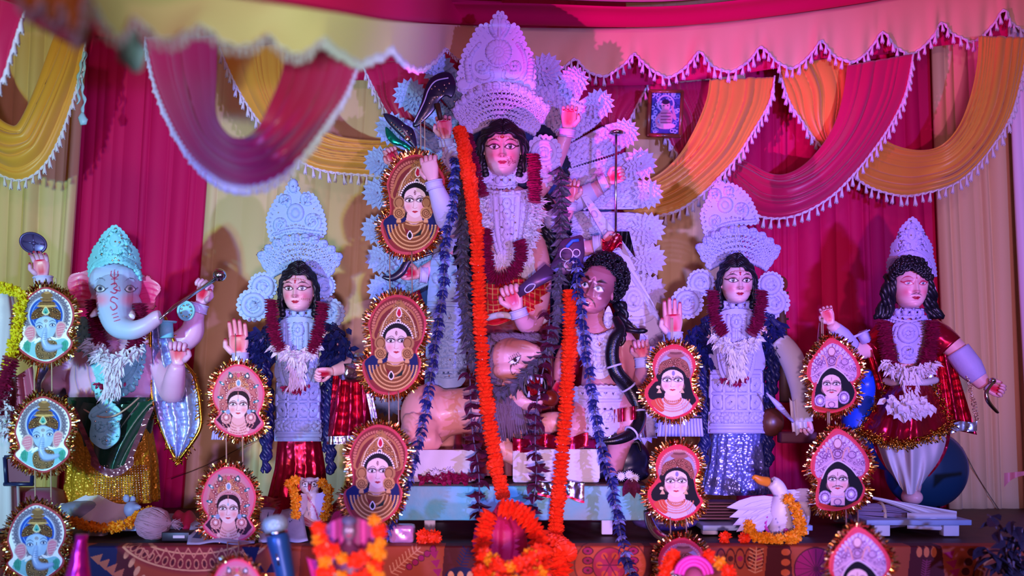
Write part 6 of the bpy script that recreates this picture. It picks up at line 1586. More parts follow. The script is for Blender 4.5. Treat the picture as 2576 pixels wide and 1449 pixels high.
b = MB(); pleat_skirt(b, [(q(1518, 975, 0), s(68), s(48)), (q(1524, 1040, -.04), s(92), s(70)), (q(1524, 1100, -.04), s(96), s(76))], 12, .07); b.build('silver_cloth', M['silver'], t)
def d(p):
    for i in range(5): p.ell(1468+i*18, 990, 4, 5, HOLE); p.ell(1472+i*16, 1030, 5, 6, HOLE)
    for x, sg in ((1485, 1), (1528, -1)): p.line(spiral(x, 1050, 16, 1.5, 0, sg), 2.5, UP2)
    p.line([(1450, 982), (1565, 982)], 3, UP2, False); p.line([(1450, 1008), (1560, 1008)], 2.4, UP2, False)
    for i in range(4): p.ell(1480+i*15, 1078, 4, 6, HOLE)
ol = [(1446, 975), (1568, 975), (1570, 1010), (1560, 1040), (1556, 1070), (1535, 1094), (1510, 1100), (1482, 1094), (1462, 1070), (1458, 1040), (1448, 1010)]
relief('lace_apron', t, M['shola'], toothed(ol, 12, 4), YL-.20, d, 1.1, curved=False, dfn=lambda X, Yp: .08*np.clip((X-1510)/60, -1.2, 1.2)**2-.0003*(Yp-980))
b = MB(); b.grid(16, 8, lambda u, v: q(1545+62*u, 1030+34*v-10*u, -.22+.03*sin(u*14))); b.grid(16, 10, lambda u, v: q(1290+190*u, 1100+34*v-6*u+6*sin(u*11), -.24+.02*sin(u*18))); b.build('sequin_cloth', M['maroon_foil'], t)
# snake round the demon
t = thing('snake_figure', 'black banded snake coiling round the dark faced demon', 'snake', P(1560, 1105, YL-.2))
pth = resamp(cr([q(1548, 800, -.16), q(1560, 830, -.19), q(1544, 860, -.2), q(1540, 900, -.2), q(1552, 940, -.2), q(1582, 975, -.18), q(1604, 1020, -.18), q(1606, 1060, -.2), q(1586, 1092, -.24), q(1550, 1108, -.27), q(1512, 1112, -.27)], 8), 70)
b = MB(); b.tube(pth, [s(9), s(15), s(17), s(18), s(18), s(17), s(15), s(12), s(6)], 12); b.build('body', mat('black_scales', '#101018', .3, bump=('cell', 160, .25, .002)), t)
for i in range(22, 66, 11):
    d_ = (pth[i+1]-pth[i-1]).normalized(); b = MB(); b.tube([pth[i]+v*s(18) for v in ring3(d_, 16)], .005, 6, closed=True); b.build('white_band', M['shola'], t)
# buffalo lying below
t = thing('buffalo_figure', 'dark blue buffalo figure lying at the right end of the bench', 'buffalo', P(1575, 1200, YL+.02))
f = MB(); f.ball(q(1575, 1155, .02), (s(62), s(60), s(54)), 18, 12); f.ball(q(1560, 1125, -.02), (s(46), s(40), s(36)), 14, 10); f.tube(cr([q(1540, 1180, -.06), q(1510, 1185, -.1), q(1496, 1200, -.1)], 4), [s(28), s(20), s(16)], 10); f.ball(q(1590, 1192, -.02), (s(46), s(46), s(20)), 12, 8)
b = MB(); add_fused(b, f, '#ffffff', .012, 4); b.build('body', mat('dark_blue_clay', '#14183c', .35, coat=.2), t)
for sg in (-1, 1):
    b = MB(); b.tube(cr([q(1556+sg*26, 1118, -.06), q(1556+sg*48, 1112, -.06), q(1556+sg*56, 1136, -.08)], 5), [s(8), s(7), s(2)], 8); b.build('horn', M['black'], t)
# ---- bench with painted plank front, cloth covered blocks
t = thing('bench', 'long low bench with worn turquoise painted plank front on white legs', 'bench', P(1315, 1355, 4.6))
z0 = P(0, 1310, 4.42).z; x0 = P(1002, 0, 4.42).x; x1 = P(1630, 0, 4.42).x
TQ = mat('worn_turquoise_paint', '#48c0cc', .6, vary=(5, .9, '#98b0a8'), bump=('noise', 30, .5, .005))
b = MB(); b.bbox(((x0+x1)/2, 4.435, (z0+BENCH_Z)/2-.004), (x1-x0, .03, BENCH_Z-z0-.01), .006); b.build('front_plank', TQ, t)
for k in range(4):
    b = MB(); b.bbox(((x0+x1)/2, 4.54+k*.17, BENCH_Z-.014), (x1-x0, .164, .024), .004); b.build('top_plank', M['wood'], t)
for x in (1082, 1526):
    for d_ in (0, .55):
        xx = P(x, 0, 4.5).x; b = MB(); b.bbox((xx, 4.5+d_, (STAGE_Z+BENCH_Z-.03)/2), (.05, .045, BENCH_Z-.03-STAGE_Z), .005); b.build('leg', M['white_cloth'], t)
def block(label, x0, x1, y0, Y, dep, m, name='cloth_block'):
    t = thing(name, label, 'block', P((x0+x1)/2, 1210, Y)); zb = BENCH_Z; zt = P(0, y0, Y).z; a = P(x0, 0, Y).x; c = P(x1, 0, Y).x
    b = MB(); b.bbox(((a+c)/2, Y+dep/2, (zb+zt)/2), (c-a, dep, zt-zb), .012); b.build('core', m, t)
    b = MB(); b.grid(24, 10, lambda u, v: Vector((a+(c-a)*u, Y-.008-.006*sin(u*13+v*2)-.004*v, zt+.004+(zb-zt+.012+.008*sin(u*9))*v))); b.build('cover', M['white_cloth'] if m is not TQ else m, t)
    return t
PW = mat('pinkish_white_stone', '#d8c4d8', .6, vary=(8, .6, '#b8a8d0'))
block('long pale stone block on the left half of the bench', 1034, 1196, 1134, 4.52, .2, PW)
block('white cloth covered block in the middle of the bench', 1290, 1346, 1136, 4.5, .22, M['white_cloth'])
block('large white cloth covered block right of the middle on the bench', 1350, 1508, 1132, 4.5, .22, M['white_cloth'])
t = thing('brocade_scrap', 'silver brocade scrap draped over the turquoise bench front', 'cloth', P(1410, 1250, 4.40))
b = MB(); b.grid(20, 8, lambda u, v: P(1352+118*u, 1212+(26+18*u)*v+4*sin(u*8), 4.405+.008*sin(u*15))); b.build('cloth', M['silver'], t); b = MB(); b.grid(20, 2, lambda u, v: P(1352+118*u, 1238+18*u+6*v+4*sin(u*8), 4.398)); b.build('red_border', M['maroon_foil'], t)
# ------------------------------------------------------------------ hanging card portraits with gold foil fringe
def pface(p, cx, ey, ex, rx, yh, yc, my, skin='#f6d6c8', dark=False, third=None):
    """printed face: eye line ey, eye half spacing ex, half width rx, hairline yh, chin yc, mouth my"""
    h = (yc-yh)
    p.smooth_poly([(cx-rx*.8, yh+h*.12), (cx, yh-2), (cx+rx*.8, yh+h*.12), (cx+rx, yh+h*.42), (cx+rx*.9, yh+h*.66), (cx+rx*.5, yh+h*.9), (cx, yc), (cx-rx*.5, yh+h*.9), (cx-rx*.9, yh+h*.66), (cx-rx, yh+h*.42)], skin)
    for sg in (-1, 1):
        p.ell(cx+sg*rx*.62, ey+h*.24, rx*.3, h*.12, '#f0a8a0', soft=1.5)
        x = cx+sg*ex; w = rx*.36
        p.ell(x, ey-1, w*1.25, w*.62, '#4a1c24' if dark else '#8a4850', soft=.5)
        p.smooth_poly([(x-w, ey+.6), (x-w*.3, ey-w*.42), (x+w*.3, ey-w*.42), (x+w, ey+.6), (x, ey+w*.36)], '#fffaf4')
        p.ell(x, ey-.2, w*.36, w*.38, '#2a1410', soft=.3); p.ell(x-w*.12, ey-w*.14, w*.1, w*.1, '#ffffff')
        p.line([(x-w*1.05, ey+.6), (x-w*.3, ey-w*.45), (x+w*.3, ey-w*.45), (x+w*1.1, ey+.2)], 1.0, '#1c0c10')
        p.line([(cx+sg*ex*.35, ey-h*.1), (cx+sg*ex*.9, ey-h*.155), (cx+sg*(ex+w*1.15), ey-h*.07)], 1.1, '#281014', taper=.5)
    p.line([(cx-rx*.1, ey), (cx-rx*.14, ey+(my-ey)*.55), (cx-rx*.2, ey+(my-ey)*.66), (cx, ey+(my-ey)*.74), (cx+rx*.2, ey+(my-ey)*.66)], .7, '#c08070')
    p.smooth_poly([(cx-rx*.28, my), (cx-rx*.08, my-h*.022), (cx, my-h*.012), (cx+rx*.08, my-h*.022), (cx+rx*.28, my), (cx, my+h*.055)], '#d0303c')
    p.line([(cx-rx*.28, my), (cx, my+.6), (cx+rx*.28, my)], .5, '#701018')
    if third: p.ring(cx, third, 2.2, 4.6, .8, '#8a4050'); p.ell(cx, third, 1.1, 1.8, '#40202c')
def jewels(p, pts, r, a='#c88a48', c='#f0c888'):
    for x, y in pts: p.ell(x, y, r, r, a, soft=.3); p.ell(x-.2*r, y-.2*r, r*.5, r*.5, c, soft=.5)
def rich(p, poly, seed, n, base, a, c, rr=(1.4, 3.2)):
    """filigree: fill a region with scrolls and dots"""
    p.smooth_poly(poly, base); rnd = random.Random(seed); m = Paint(p.X, p.Y, (0, 0, 0)).smooth_poly(poly, (1, 1, 1)).C[:, 0]
    keep = p.C.copy(); xs = [q[0] for q in poly]; ys = [q[1] for q in poly]
    for i in range(n):
        x = rnd.uniform(min(xs), max(xs)); y = rnd.uniform(min(ys), max(ys)); r = rnd.uniform(*rr)
        p.ring(x, y, r, r, .8, a); p.ell(x, y, r*.35, r*.35, c, soft=.5)
    p.C = p.C*m[:, None]+keep*(1-m[:, None])
def print_elephant(p):
    p.ell(1, -22, 62, 64, '#8e8494', soft=.03)
    for k in range(40): a = 2*pi*k/40; p.ell(1+60*cos(a), -22+62*sin(a), 2.6, 2.6, '#f4e8e0', soft=.3)
    for k in range(36): a = 2*pi*k/36; p.ring(1+52*cos(a), -22+54*sin(a), 3, 3.4, .9, '#50465c')
    p.ell(1, -22, 45, 47, '#c8d0e8', soft=.04); p.ell(1, -22, 42, 44, '#2450b0', soft=.04); p.ring(1, -22, 35, 37, 1., '#80a8e8')
    rich(p, [(-36, -12), (-34, -28), (-20, -40), (3, -46), (26, -40), (38, -28), (36, -10), (20, -14), (0, -20), (-20, -14)], 3, 90, '#7a4c24', '#3a2010', '#e0b070')
    for y, w, h, c in ((-50, 22, 9, '#8a6034'), (-45, 26, 3, '#d8a860'), (-58, 11, 5, '#6a4424'), (-62, 17, 5, '#9a6c3c'), (-72, 15, 8, '#8c6236'), (-79, 8, 3, '#c0905a')): p.ell(3, y, w, h, c, soft=.15)
    for y in (-52, -57, -66): p.line([(-14, y+2), (3, y+4), (20, y+2)], .9, '#3c2410')
    p.smooth_poly([(0, -44), (8, -34), (9, -27), (0, -22), (-9, -27), (-8, -34)], '#e8d8a0'); p.smooth_poly([(0, -41), (6, -33), (6, -28), (0, -25), (-6, -28), (-6, -33)], '#58b0a0'); p.ell(0, -29, 2.5, 2.5, '#206858')
    # shoulders, chest
    p.smooth_poly([(-60, 62), (-40, 48), (-20, 42), (24, 40), (46, 36), (58, 48), (50, 66), (24, 84), (-4, 92), (-36, 80)], '#8cc8d0')
    for sg, x0 in ((-1, -48), (1, 46)):
        p.smooth_poly([(x0-9, 58), (x0, 42), (x0+10, 46), (x0+6, 72)], '#48a890'); 
        for k in range(3): p.line([(x0-5+k*4, 46), (x0-3+k*4, 68)], .8, '#207060', False)
    rich(p, [(-22, 48), (26, 44), (22, 84), (-20, 86)], 5, 40, '#8a6840', '#3c2818', '#e8c890')
    # ears
    for pts, c, l in (([(-55, 24), (-48, 8), (-36, 3), (-26, 10), (-25, 31), (-39, 46), (-50, 33)], (-40, 22), -1), ([(27, 1), (38, -7), (51, 0), (47, 17), (38, 34), (28, 34), (24, 20)], (38, 14), 1)):
        p.smooth_poly(pts, '#d8b0b0'); p.smooth_poly([(c[0]+(x-c[0])*.78, c[1]+(y-c[1])*.8) for x, y in pts], '#e08498')
        for k in range(4): p.line([(c[0]-8, c[1]-6+k*6), (c[0]+8, c[1]-9+k*6)], .8, '#f4c8c8', False)
    p.smooth_poly([(-25, -6), (-14, -16), (0, -18), (14, -16), (25, -8), (26, 10), (18, 30), (0, 36), (-17, 30), (-25, 12)], '#a8c4e0')
    p.ell(0, 2, 9, 18, '#c8dcf0', soft=1.2)
    p.line([(-1, 14), (-4, 42), (4, 59), (20, 61), (38, 56)], 12.5, '#6880b0', taper=.55); p.line([(-1, 12), (-4, 41), (4, 57), (20, 59), (37, 55)], 11, '#a4bce0', taper=.55); p.line([(-3, 16), (-6, 42), (2, 58)], 3.5, '#d0e0f4', taper=True)
    for k in range(4): p.line([(-6, 24+k*5), (3, 23+k*5)], .7, '#6078a8', False)
    p.smooth_poly([(-18, 34), (-12, 38), (-24, 48), (-29, 47)], '#fff8ec'); p.smooth_poly([(12, 32), (16, 38), (28, 37), (20, 33)], '#fff8ec')
    for x, y in ((-16, 8), (17, 3)):
        p.ell(x, y, 8, 5, '#7088b4', soft=.6); p.ell(x, y, 5.5, 3, '#f4f4f8', soft=.2); p.ell(x, y, 2.8, 2.8, '#203060'); p.line([(x-7, y), (x-2, y-4), (x+3, y-4), (x+7, y)], .9, '#18203c'); p.line([(x-8, y-8), (x, y-12), (x+8, y-8)], .9, '#40507c')
    p.ring(0, -8, 3.6, 3.6, .9, '#9a6a40'); p.ell(0, -8, 1.6, 1.6, '#40303c'); p.line([(0, 2), (0, 8)], 1.2, '#503040', False)
OUT_E = [(4, -88), (50, -63), (66, -32), (64, -3), (52, 24), (63, 44), (54, 64), (21, 88), (-2, 94), (-32, 84), (-59, 66), (-69, 52), (-57, 36), (-64, 11), (-67, -9), (-53, -49), (-29, -76)]
def print_warrior(p):                        # ornate goddess face with third eye
    p.C[:] = lin('#8a2c2a')
    for k in range(34): a = pi*(.93+1.14*k/33); p.ell(6+60*cos(a), -40+66*sin(a), 5, 4.4, '#c87858', soft=.3); p.ring(6+60*cos(a), -40+66*sin(a), 5, 4.4, .8, '#701c20')
    p.smooth_poly([(-50, -10), (-48, -50), (-28, -86), (10, -102), (46, -82), (62, -46), (58, -8)], '#b87444'); p.smooth_poly([(-44, -10), (-43, -48), (-24, -80), (10, -96), (42, -78), (57, -44), (52, -8)], '#7c2c28')
    rich(p, [(-44, -16), (-30, -56), (-10, -82), (0, -100), (12, -112), (24, -100), (36, -80), (52, -48), (58, -16), (44, -16), (6, -52), (-28, -16)], 7, 190, '#b07840', '#6a3018', '#f4d8a0', (1.4, 3.6))
    p.line([(-38, -18), (-26, -56), (-8, -80), (10, -92), (30, -80), (46, -54), (54, -18)], 1.4, '#f0d0a0')
    p.smooth_poly([(11, -92), (18, -80), (17, -70), (11, -66), (5, -70), (4, -80)], '#fff0e0'); p.smooth_poly([(11, -89), (16, -79), (15, -72), (11, -68), (7, -72), (6, -79)], '#c81838')
    p.ell(9, -56, 6, 7, '#fff0e0', soft=.2); p.ell(9, -56, 4, 5, '#2c2424', soft=.2)
    p.poly([(-70, 30), (56, 24), (60, 60), (50, 90), (-62, 90), (-76, 50)], '#141c50')
    p.smooth_poly([(-30, -22), (-22, -44), (6, -54), (32, -44), (42, -22), (40, 12), (30, 36), (-20, 36), (-28, 10)], '#140c14')
    for k in range(12): a = pi*(1.04+.92*k/11); p.ell(5+31*cos(a), -6+38*sin(a), 5, 5, '#140c14')
    for k in range(22): a = pi*(1.06+.88*k/21); p.ell(6+40*cos(a), -6+48*sin(a), 2.2, 2.2, '#fff4e8', soft=.3)
    p.poly([(-16, 24), (20, 24), (24, 52), (-20, 52)], '#e8b8a8')
    pface(p, 4, -8, 14, 28, -38, 36, 20, '#f4d4c4', True, -27)
    for cx in (-36, 32):
        p.ell(cx+(-1 if cx < 0 else 3), -2, 14, 17, '#b07c48', soft=.1); p.ring(cx, -2, 10, 12, 1.2, '#6a3418')
        p.ell(cx, 24, 15, 16, '#c08c50', soft=.1); p.line(spiral(cx, 24, 12, 2.2), 1.4, '#6a3418'); jewels(p, [(cx+13*cos(k*.7), 24+14*sin(k*.7)) for k in range(9)], 2); p.ell(cx-1, 45, 6, 7, '#e0a868', soft=.2); p.ell(cx-1, 50, 7, 2, '#7a4420')
    p.smooth_poly([(-22, 46), (0, 54), (24, 46), (40, 66), (40, 92), (20, 112), (-6, 118), (-36, 108), (-56, 86), (-52, 66)], '#844a22')
    for r_, n in ((22, 22), (31, 28), (40, 34), (49, 40), (57, 44)): jewels(p, [(-4+r_*1.05*cos(a), 52+r_*1.12*sin(a)) for a in [pi*(.02+.96*k/n) for k in range(n+1)]], 2.3 if r_ < 50 else 2.7)
    p.poly([(-24, 60), (-6, 72), (-16, 82)], '#802020'); p.poly([(0, 84), (22, 64), (18, 80)], '#182820')
    for y in (44, 51): jewels(p, [(-18+4*k, y+4*sin(pi*k/10)) for k in range(11)], 2.2)
    p.smooth_poly([(-9, 68), (-2, 78), (-3, 86), (-9, 91), (-15, 86), (-16, 78)], '#fff0e0'); p.smooth_poly([(-9, 71), (-4, 79), (-5, 85), (-9, 88), (-13, 85), (-14, 79)], '#141414')
OUT_W = [(12, -117), (44, -104), (66, -76), (74, -50), (66, -10), (52, 18), (62, 44), (54, 77), (31, 106), (-6, 122), (-47, 114), (-70, 82), (-76, 46), (-56, 24), (-58, -20), (-62, -51), (-41, -93), (-16, -112)]
def print_lotus(p):                          # soft goddess face in a pink flower headdress
    p.C[:] = lin('#d87890'); p.smooth_poly([(-52, -4), (-48, -40), (-28, -70), (0, -78), (28, -70), (48, -40), (50, -4), (40, 30), (-42, 30)], '#d08c90')
    rich(p, [(-46, 26), (-48, -14), (-40, -44), (-20, -66), (0, -74), (20, -66), (42, -42), (48, -12), (44, 26), (28, 16), (26, -16), (0, -32), (-27, -16), (-28, 16)], 11, 200, '#c8786c', '#8c3444', '#fce0c8', (1.6, 4.2))
    rich(p, [(-26, -30), (-18, -56), (0, -66), (18, -56), (26, -30), (0, -40)], 13, 60, '#d89460', '#94503c', '#fff0d0')
    for x, y, a in ((-42, -46, .6), (-46, -10, .2), (-20, -68, 1), (20, -66, -1), (44, -38, -.6), (44, 0, -.3), (-34, 26, .2), (36, 24, 0)): p.ell(x, y, 8, 3.4, '#187880', a, soft=.2); p.ell(x+1, y, 3, 2, '#f0f0f0', a)
    for x in (-20, 22): p.ring(x, -64, 5, 6, 1.4, '#30504c'); p.ell(x, -64, 2.5, 3, '#ffffff')
    for k in range(9): p.line([(5*(k-4), -48), (7*(k-4), -60)], .9, '#9a4450', False)
    p.ell(0, -46, 6.5, 9, '#fff0f0', soft=.2); p.ell(0, -46, 4.4, 7, '#80a8c0', soft=.2); p.ell(0, -66, 4, 6, '#e05878', soft=.2)
    p.line([(-30, -8), (-22, -26), (0, -36), (22, -26), (30, -8)], 2.6, '#f4c8c0'); p.line([(-30, -8), (-22, -26), (0, -36), (22, -26), (30, -8)], .8, '#a05060')
    p.poly([(-56, 46), (-40, 28), (42, 26), (56, 52), (40, 70), (-36, 66)], '#38142c')
    p.smooth_poly([(-27, 12), (-27, -10), (-16, -24), (0, -27), (16, -24), (27, -10), (27, 12), (22, 26), (-22, 26)], '#2c1018')
    p.poly([(-14, 32), (14, 32), (24, 84), (-26, 84)], '#f0b8b0')
    pface(p, -1, 7, 13, 24, -15, 43, 29, '#f8dcd4')
    p.line([(-1, -24), (-1, -6)], .9, '#d89080', False); p.ell(-1, -3, 2, 4, '#a8c8d0', soft=.3)
    for cx in (-31, 31): p.ell(cx, 42, 13, 14, '#e0a49c', soft=.1); p.ring(cx, 40, 7, 8, 1.1, '#984450'); p.ell(cx, 40, 3, 3.5, '#fff0e8'); jewels(p, [(cx+11*cos(k*.6), 43+12*sin(k*.6)) for k in range(11)], 2.3, '#c87070', '#ffe8d8'); p.ell(cx-5*(1 if cx < 0 else -1)*-1, 26, 5, 6, '#98a8c8', soft=.2)
    for r_ in (16, 24, 32, 40): p.line([(-1+r_*cos(a), 48+r_*.8*sin(a)) for a in [pi*(.08+.84*k/12) for k in range(13)]], 1.5, '#b45860'); jewels(p, [(-1+r_*cos(a), 48+r_*.8*sin(a)) for a in [pi*(.1+.8*k/14) for k in range(15)]], 1.5, '#c87868', '#ffe0c8')
    p.ell(-1, 70, 4, 5, '#f0c8b8', soft=.2); p.ell(-24, 70, 4, 5, '#f0c8b8', soft=.2); p.ell(24, 70, 4, 5, '#f0c8b8', soft=.2)
OUT_L = [(-1, -89), (26, -80), (50, -54), (61, -22), (56, 10), (48, 31), (60, 54), (41, 75), (18, 83), (-1, 85), (-37, 72), (-58, 48), (-46, 28), (-58, 4), (-61, -22), (-46, -62), (-24, -82)]
def print_river(p):                          # goddess face with long black hair, brown crown
    p.C[:] = lin('#d83848'); p.smooth_poly([(-46, -12), (-46, -44), (-30, -70), (2, -80), (34, -66), (44, -44), (42, -10), (0, 20)], '#b07888')
    for k in range(26): a = pi*(1+k/25); p.ell(-1+44*cos(a), -34+44*sin(a), 2, 2, '#f09898')
    p.smooth_poly([(-38, -30), (-26, -60), (0, -68), (30, -58), (40, -30), (0, 0)], '#a8a0b8')
    p.ell(3, -64, 22, 7, '#a06058', soft=.1); p.ell(3, -70, 16, 4, '#7c4440', soft=.1); p.ell(3, -75, 18, 3, '#c08878', soft=.1)
    p.smooth_poly([(-42, 0), (-46, -14), (-26, -30), (0, -36), (24, -30), (36, -10), (46, 30), (54, 50), (40, 62), (24, 50), (-30, 46), (-60, 46), (-66, 26), (-50, 4)], '#10080f')
    rich(p, [(-42, -22), (-36, -44), (-18, -54), (2, -60), (22, -54), (34, -42), (40, -14), (32, -8), (22, -24), (0, -36), (-24, -30), (-38, -16)], 17, 110, '#a05c48', '#6a2c20', '#f0b890', (1.4, 3))
    p.smooth_poly([(-56, 56), (-30, 44), (20, 44), (42, 60), (40, 70), (18, 84), (-12, 90), (-42, 76)], '#d8c8e4'); p.smooth_poly([(-60, 54), (-34, 44), (-26, 74), (-40, 76)], '#d85038')
    for k in range(5): p.line([(18+k*5, 56), (24+k*4, 80)], .8, '#9880b8', False)
    p.poly([(-24, 30), (16, 30), (20, 54), (-4, 66), (-28, 54)], '#f0c8c0')
    pface(p, -5, -2, 14, 28, -26, 38, 22, '#f6d8d0', True)
    p.ell(-3, -19, 4, 6.5, '#9080b0', soft=.2); p.ell(-4, -9, 1.8, 1.8, '#301018')
    for cx in (-38, 19): p.poly([(cx, 18), (cx-7, 31), (cx+6, 31)], '#e0b488'); p.ell(cx-3, 16, 5, 4, '#f0d0a0', soft=.2)
    for r_, w in ((20, 3.4), (27, 1.6), (34, 1.6), (41, 2.2)): p.line([(-5+r_*1.05*cos(a), 42+r_*.85*sin(a)) for a in [pi*(.05+.9*k/12) for k in range(13)]], w, '#b85038'); p.line([(-5+r_*1.05*cos(a), 42+r_*.85*sin(a)) for a in [pi*(.05+.9*k/12) for k in range(13)]], .7, '#f8b890')
    jewels(p, [(-26+5*k, 47+5*sin(pi*k/8)) for k in range(9)], 2.4, '#b04028', '#f0b080')
OUT_R = [(2, -87), (28, -76), (46, -54), (49, -32), (40, -5), (44, 24), (57, 44), (44, 69), (19, 86), (-11, 91), (-42, 77), (-64, 51), (-70, 24), (-54, 1), (-47, -12), (-52, -35), (-44, -63), (-24, -80)]
def print_prince(p):                         # moustached face under a pointed lilac crown
    p.C[:] = lin('#d84458')
    rich(p, [(-58, 4), (-58, -30), (-42, -58), (-9, -88), (22, -74), (50, -40), (55, -8), (40, 8), (20, -10), (-8, -26), (-34, -10), (-48, 10)], 19, 170, '#c8a0b8', '#84507c', '#f4e4f0', (1.6, 4))
    for k in range(16):
        a = pi*(1.12+.76*k/15); p.ell(-6+50*cos(a), -16+66*sin(a)*(1-.2*abs(cos(a))), 5.5, 2.6, '#d8c8e8', a, soft=.2)
    p.ring(-8, -44, 12, 11, 1.8, '#7c4868'); p.ring(-8, -44, 7, 6, 1.4, '#7c4868'); p.ell(-8, -68, 9, 11, '#e8c0b8', soft=.1); p.ring(-8, -68, 9, 11, 1.2, '#904c58'); p.ring(25, -42, 9, 8, 1.4, '#805080'); p.ring(-40, -42, 9, 8, 1.4, '#805080')
    for sg in (-1, 1): p.line([(-8+sg*10, -30), (-8+sg*16, -52), (-8+sg*24, -58), (-8+sg*26, -48)], 2.2, '#e0a090'); p.line([(-8+sg*14, -30), (-8+sg*36, -14), (-8+sg*52, -6)], 2., '#dcb0c0')
    p.smooth_poly([(-46, 18), (-34, -10), (-8, -27), (20, -12), (38, 8), (50, 36), (36, 64), (2, 78), (-30, 78), (-50, 66), (-50, 40)], '#0c080e'); p.line([(-44, 12), (-32, -12), (-8, -28), (20, -13), (36, 6)], 1.8, '#e8d0d8')
    p.poly([(-24, 44), (8, 44), (8, 74), (-24, 74)], '#e8b8b8')
    pface(p, -8, 14, 12, 24, -8, 50, 34, '#f2ccc4', True)
    p.line([(-8, 29), (-14, 30), (-20, 32)], 1.2, '#201014'); p.line([(-8, 29), (-2, 30), (4, 32)], 1.2, '#201014'); p.line([(-8, -2), (-8, 6)], .9, '#a04858', False)
    for cx, cy in ((-37, 56), (23, 48)): p.ell(cx, cy, 14, 16, '#c0a4c8', soft=.1); p.ring(cx, cy, 9, 10, 1.3, '#70487c'); p.ell(cx, cy, 4, 4.5, '#f4f0fc'); jewels(p, [(cx+12*cos(k*.57), cy+13.5*sin(k*.57)) for k in range(11)], 2.3, '#9c78ac', '#f4ecfc')
    jewels(p, [(-20+4*k, 54) for k in range(7)], 2.2, '#b890b8', '#f8e8f8'); p.ring(-8, 66, 8, 7, 1.4, '#8c5c88'); p.smooth_poly([(-50, 68), (0, 78), (40, 62), (30, 80), (0, 84), (-40, 82)], '#b83020')
OUT_P = [(-9, -97), (26, -76), (56, -37), (60, -9), (44, 14), (52, 36), (38, 65), (2, 81), (-32, 81), (-52, 71), (-54, 44), (-50, 18), (-64, -4), (-63, -31), (-48, -55), (-32, -76)]
FRG = {}
for nm, c in (('gold', '#d8a048'), ('pale', '#e8d8a8'), ('copper', '#c05838')): FRG[nm] = mat('tinsel_'+nm, c, .2, 1.)
def portrait(name, cx, cy, Y, outline, paint, border='#e03850', seed=1, label='', group=None, foil='gold', gap=()):
    t = thing(name, label, 'portrait', P(cx, cy, Y), group)
    O = [(cx+x, cy+y) for x, y in outline]
    big = [(cx+x*1.075, cy+y*1.055) for x, y in outline]
    pth = [(p_.x, p_.y) for p_ in cr([(x, y, 0) for x, y in big], 6, True)]
    b = MB(); b.slab([P(x, y, Y) for x, y in pth], .008, .002); b.build('red_card', mat('card_'+name, border, .55), t)
    def col(p):
        p.X = p.X-cx; p.Y = p.Y-cy; paint(p); p.X = p.X+cx; p.Y = p.Y+cy
    relief('printed_face', t, M['print'], O, Y-.003, None, 1.0, 0, colours=col)
    b = MB(); rnd = random.Random(seed); L = resamp([Vector((x, y, 0)) for x, y in pth]+[Vector((*pth[0], 0))], 260)
    c = sum(L, Vector())/len(L)
    for i in range(259):
        d = L[i+1]-L[i-1 if i else 257]; nrm = Vector((d.y, -d.x, 0)).normalized()
        if nrm.dot(L[i]-c) < 0: nrm = -nrm
        for k in range(2):
            l = rnd.uniform(9, 18); a = L[i]; e = a+nrm*l+Vector((rnd.uniform(-4, 4), rnd.uniform(-4, 4), 0)); w = d.normalized()*rnd.uniform(.9, 1.7)
            d0 = .002+.004*k; d1 = rnd.uniform(-.022, .012); b.mi = rnd.choice((0, 0, 1, 2))
            m_ = a.lerp(e, .55); dm = d1*.4+rnd.uniform(-.006, .004)
            v = [P(a.x-w.x, a.y-w.y, Y+d0), P(a.x+w.x, a.y+w.y, Y+d0), P(m_.x+w.x, m_.y+w.y, Y+dm), P(m_.x-w.x, m_.y-w.y, Y+dm), P(e.x+w.x*.8, e.y+w.y*.8, Y+d1), P(e.x-w.x*.8, e.y-w.y*.8, Y+d1)]
            b.add(v, [(0, 1, 2, 3), (3, 2, 4, 5)])
    b.build('foil_fringe', [FRG['gold'], FRG['pale'], FRG['copper']], t, smooth=False, kind='stuff')
    return t
def strings(t, x0, x1, ya, yb, Ya, Yb):
    for x in (x0, x1):
        b = MB(); b.tube(resamp([P(x, ya, Ya), P(x+1, yb, Yb)], 14), .0028, 5); b.build('string', M['thread'], t)
def chain(proto, spots, labels):
    out = []
    cx, cy, Y = spots[0]
    for i, (x, y, Yi, sc) in enumerate(spots[1:]):
        c = copy_tree(proto); c.location = P(x, y, Yi); k = Yi/Y*sc; c.scale = (k, k, k); c['label'] = labels[i]; out.append(c)
    return out
def series(name, outline, paint, border, spots, labels, group, strs, seed):
    (x, y, Y), rest = spots[0], spots[1:]
    t = portrait(name, x, y, Y, outline, paint, border, seed, labels[0], group)
    cs = chain(t, [(x, y, Y)]+list(rest), labels[1:])
    for o, st in zip([t]+cs, strs):
        if st: strings_abs(o, *st)
def strings_abs(o, x0, x1, ya, yb, Ya, Yb):
    for x in (x0, x1):
        b = MB(); k = o.scale[0]; base = Vector(o.location)
        b.tube([base+(p_-base)/k for p_ in resamp([P(x, ya, Ya), P(x+1, yb, Yb)], 12)], .0028/k, 5); me = b.mesh('string', M['thread'], base); s_ = bpy.data.objects.new('string', me); COL.objects.link(s_); s_.parent = o
series('hanging_portrait', OUT_E, print_elephant, '#b84050', [(115, 815, 4.32), (108, 1090, 4.22, 1.0), (92, 1362, 4.05, 1.03)],
       ['topmost of the three elephant face portraits, beside the lemon garland', 'middle of the three hanging elephant face portraits with gold fringe', 'lowest elephant face portrait cut by the bottom picture edge'], 'elephant face portraits on a string', [(88, 140, 700, 728, 4.34, 4.33), (86, 130, 912, 1000, 4.31, 4.23), (88, 128, 1182, 1272, 4.21, 4.07)], 1)
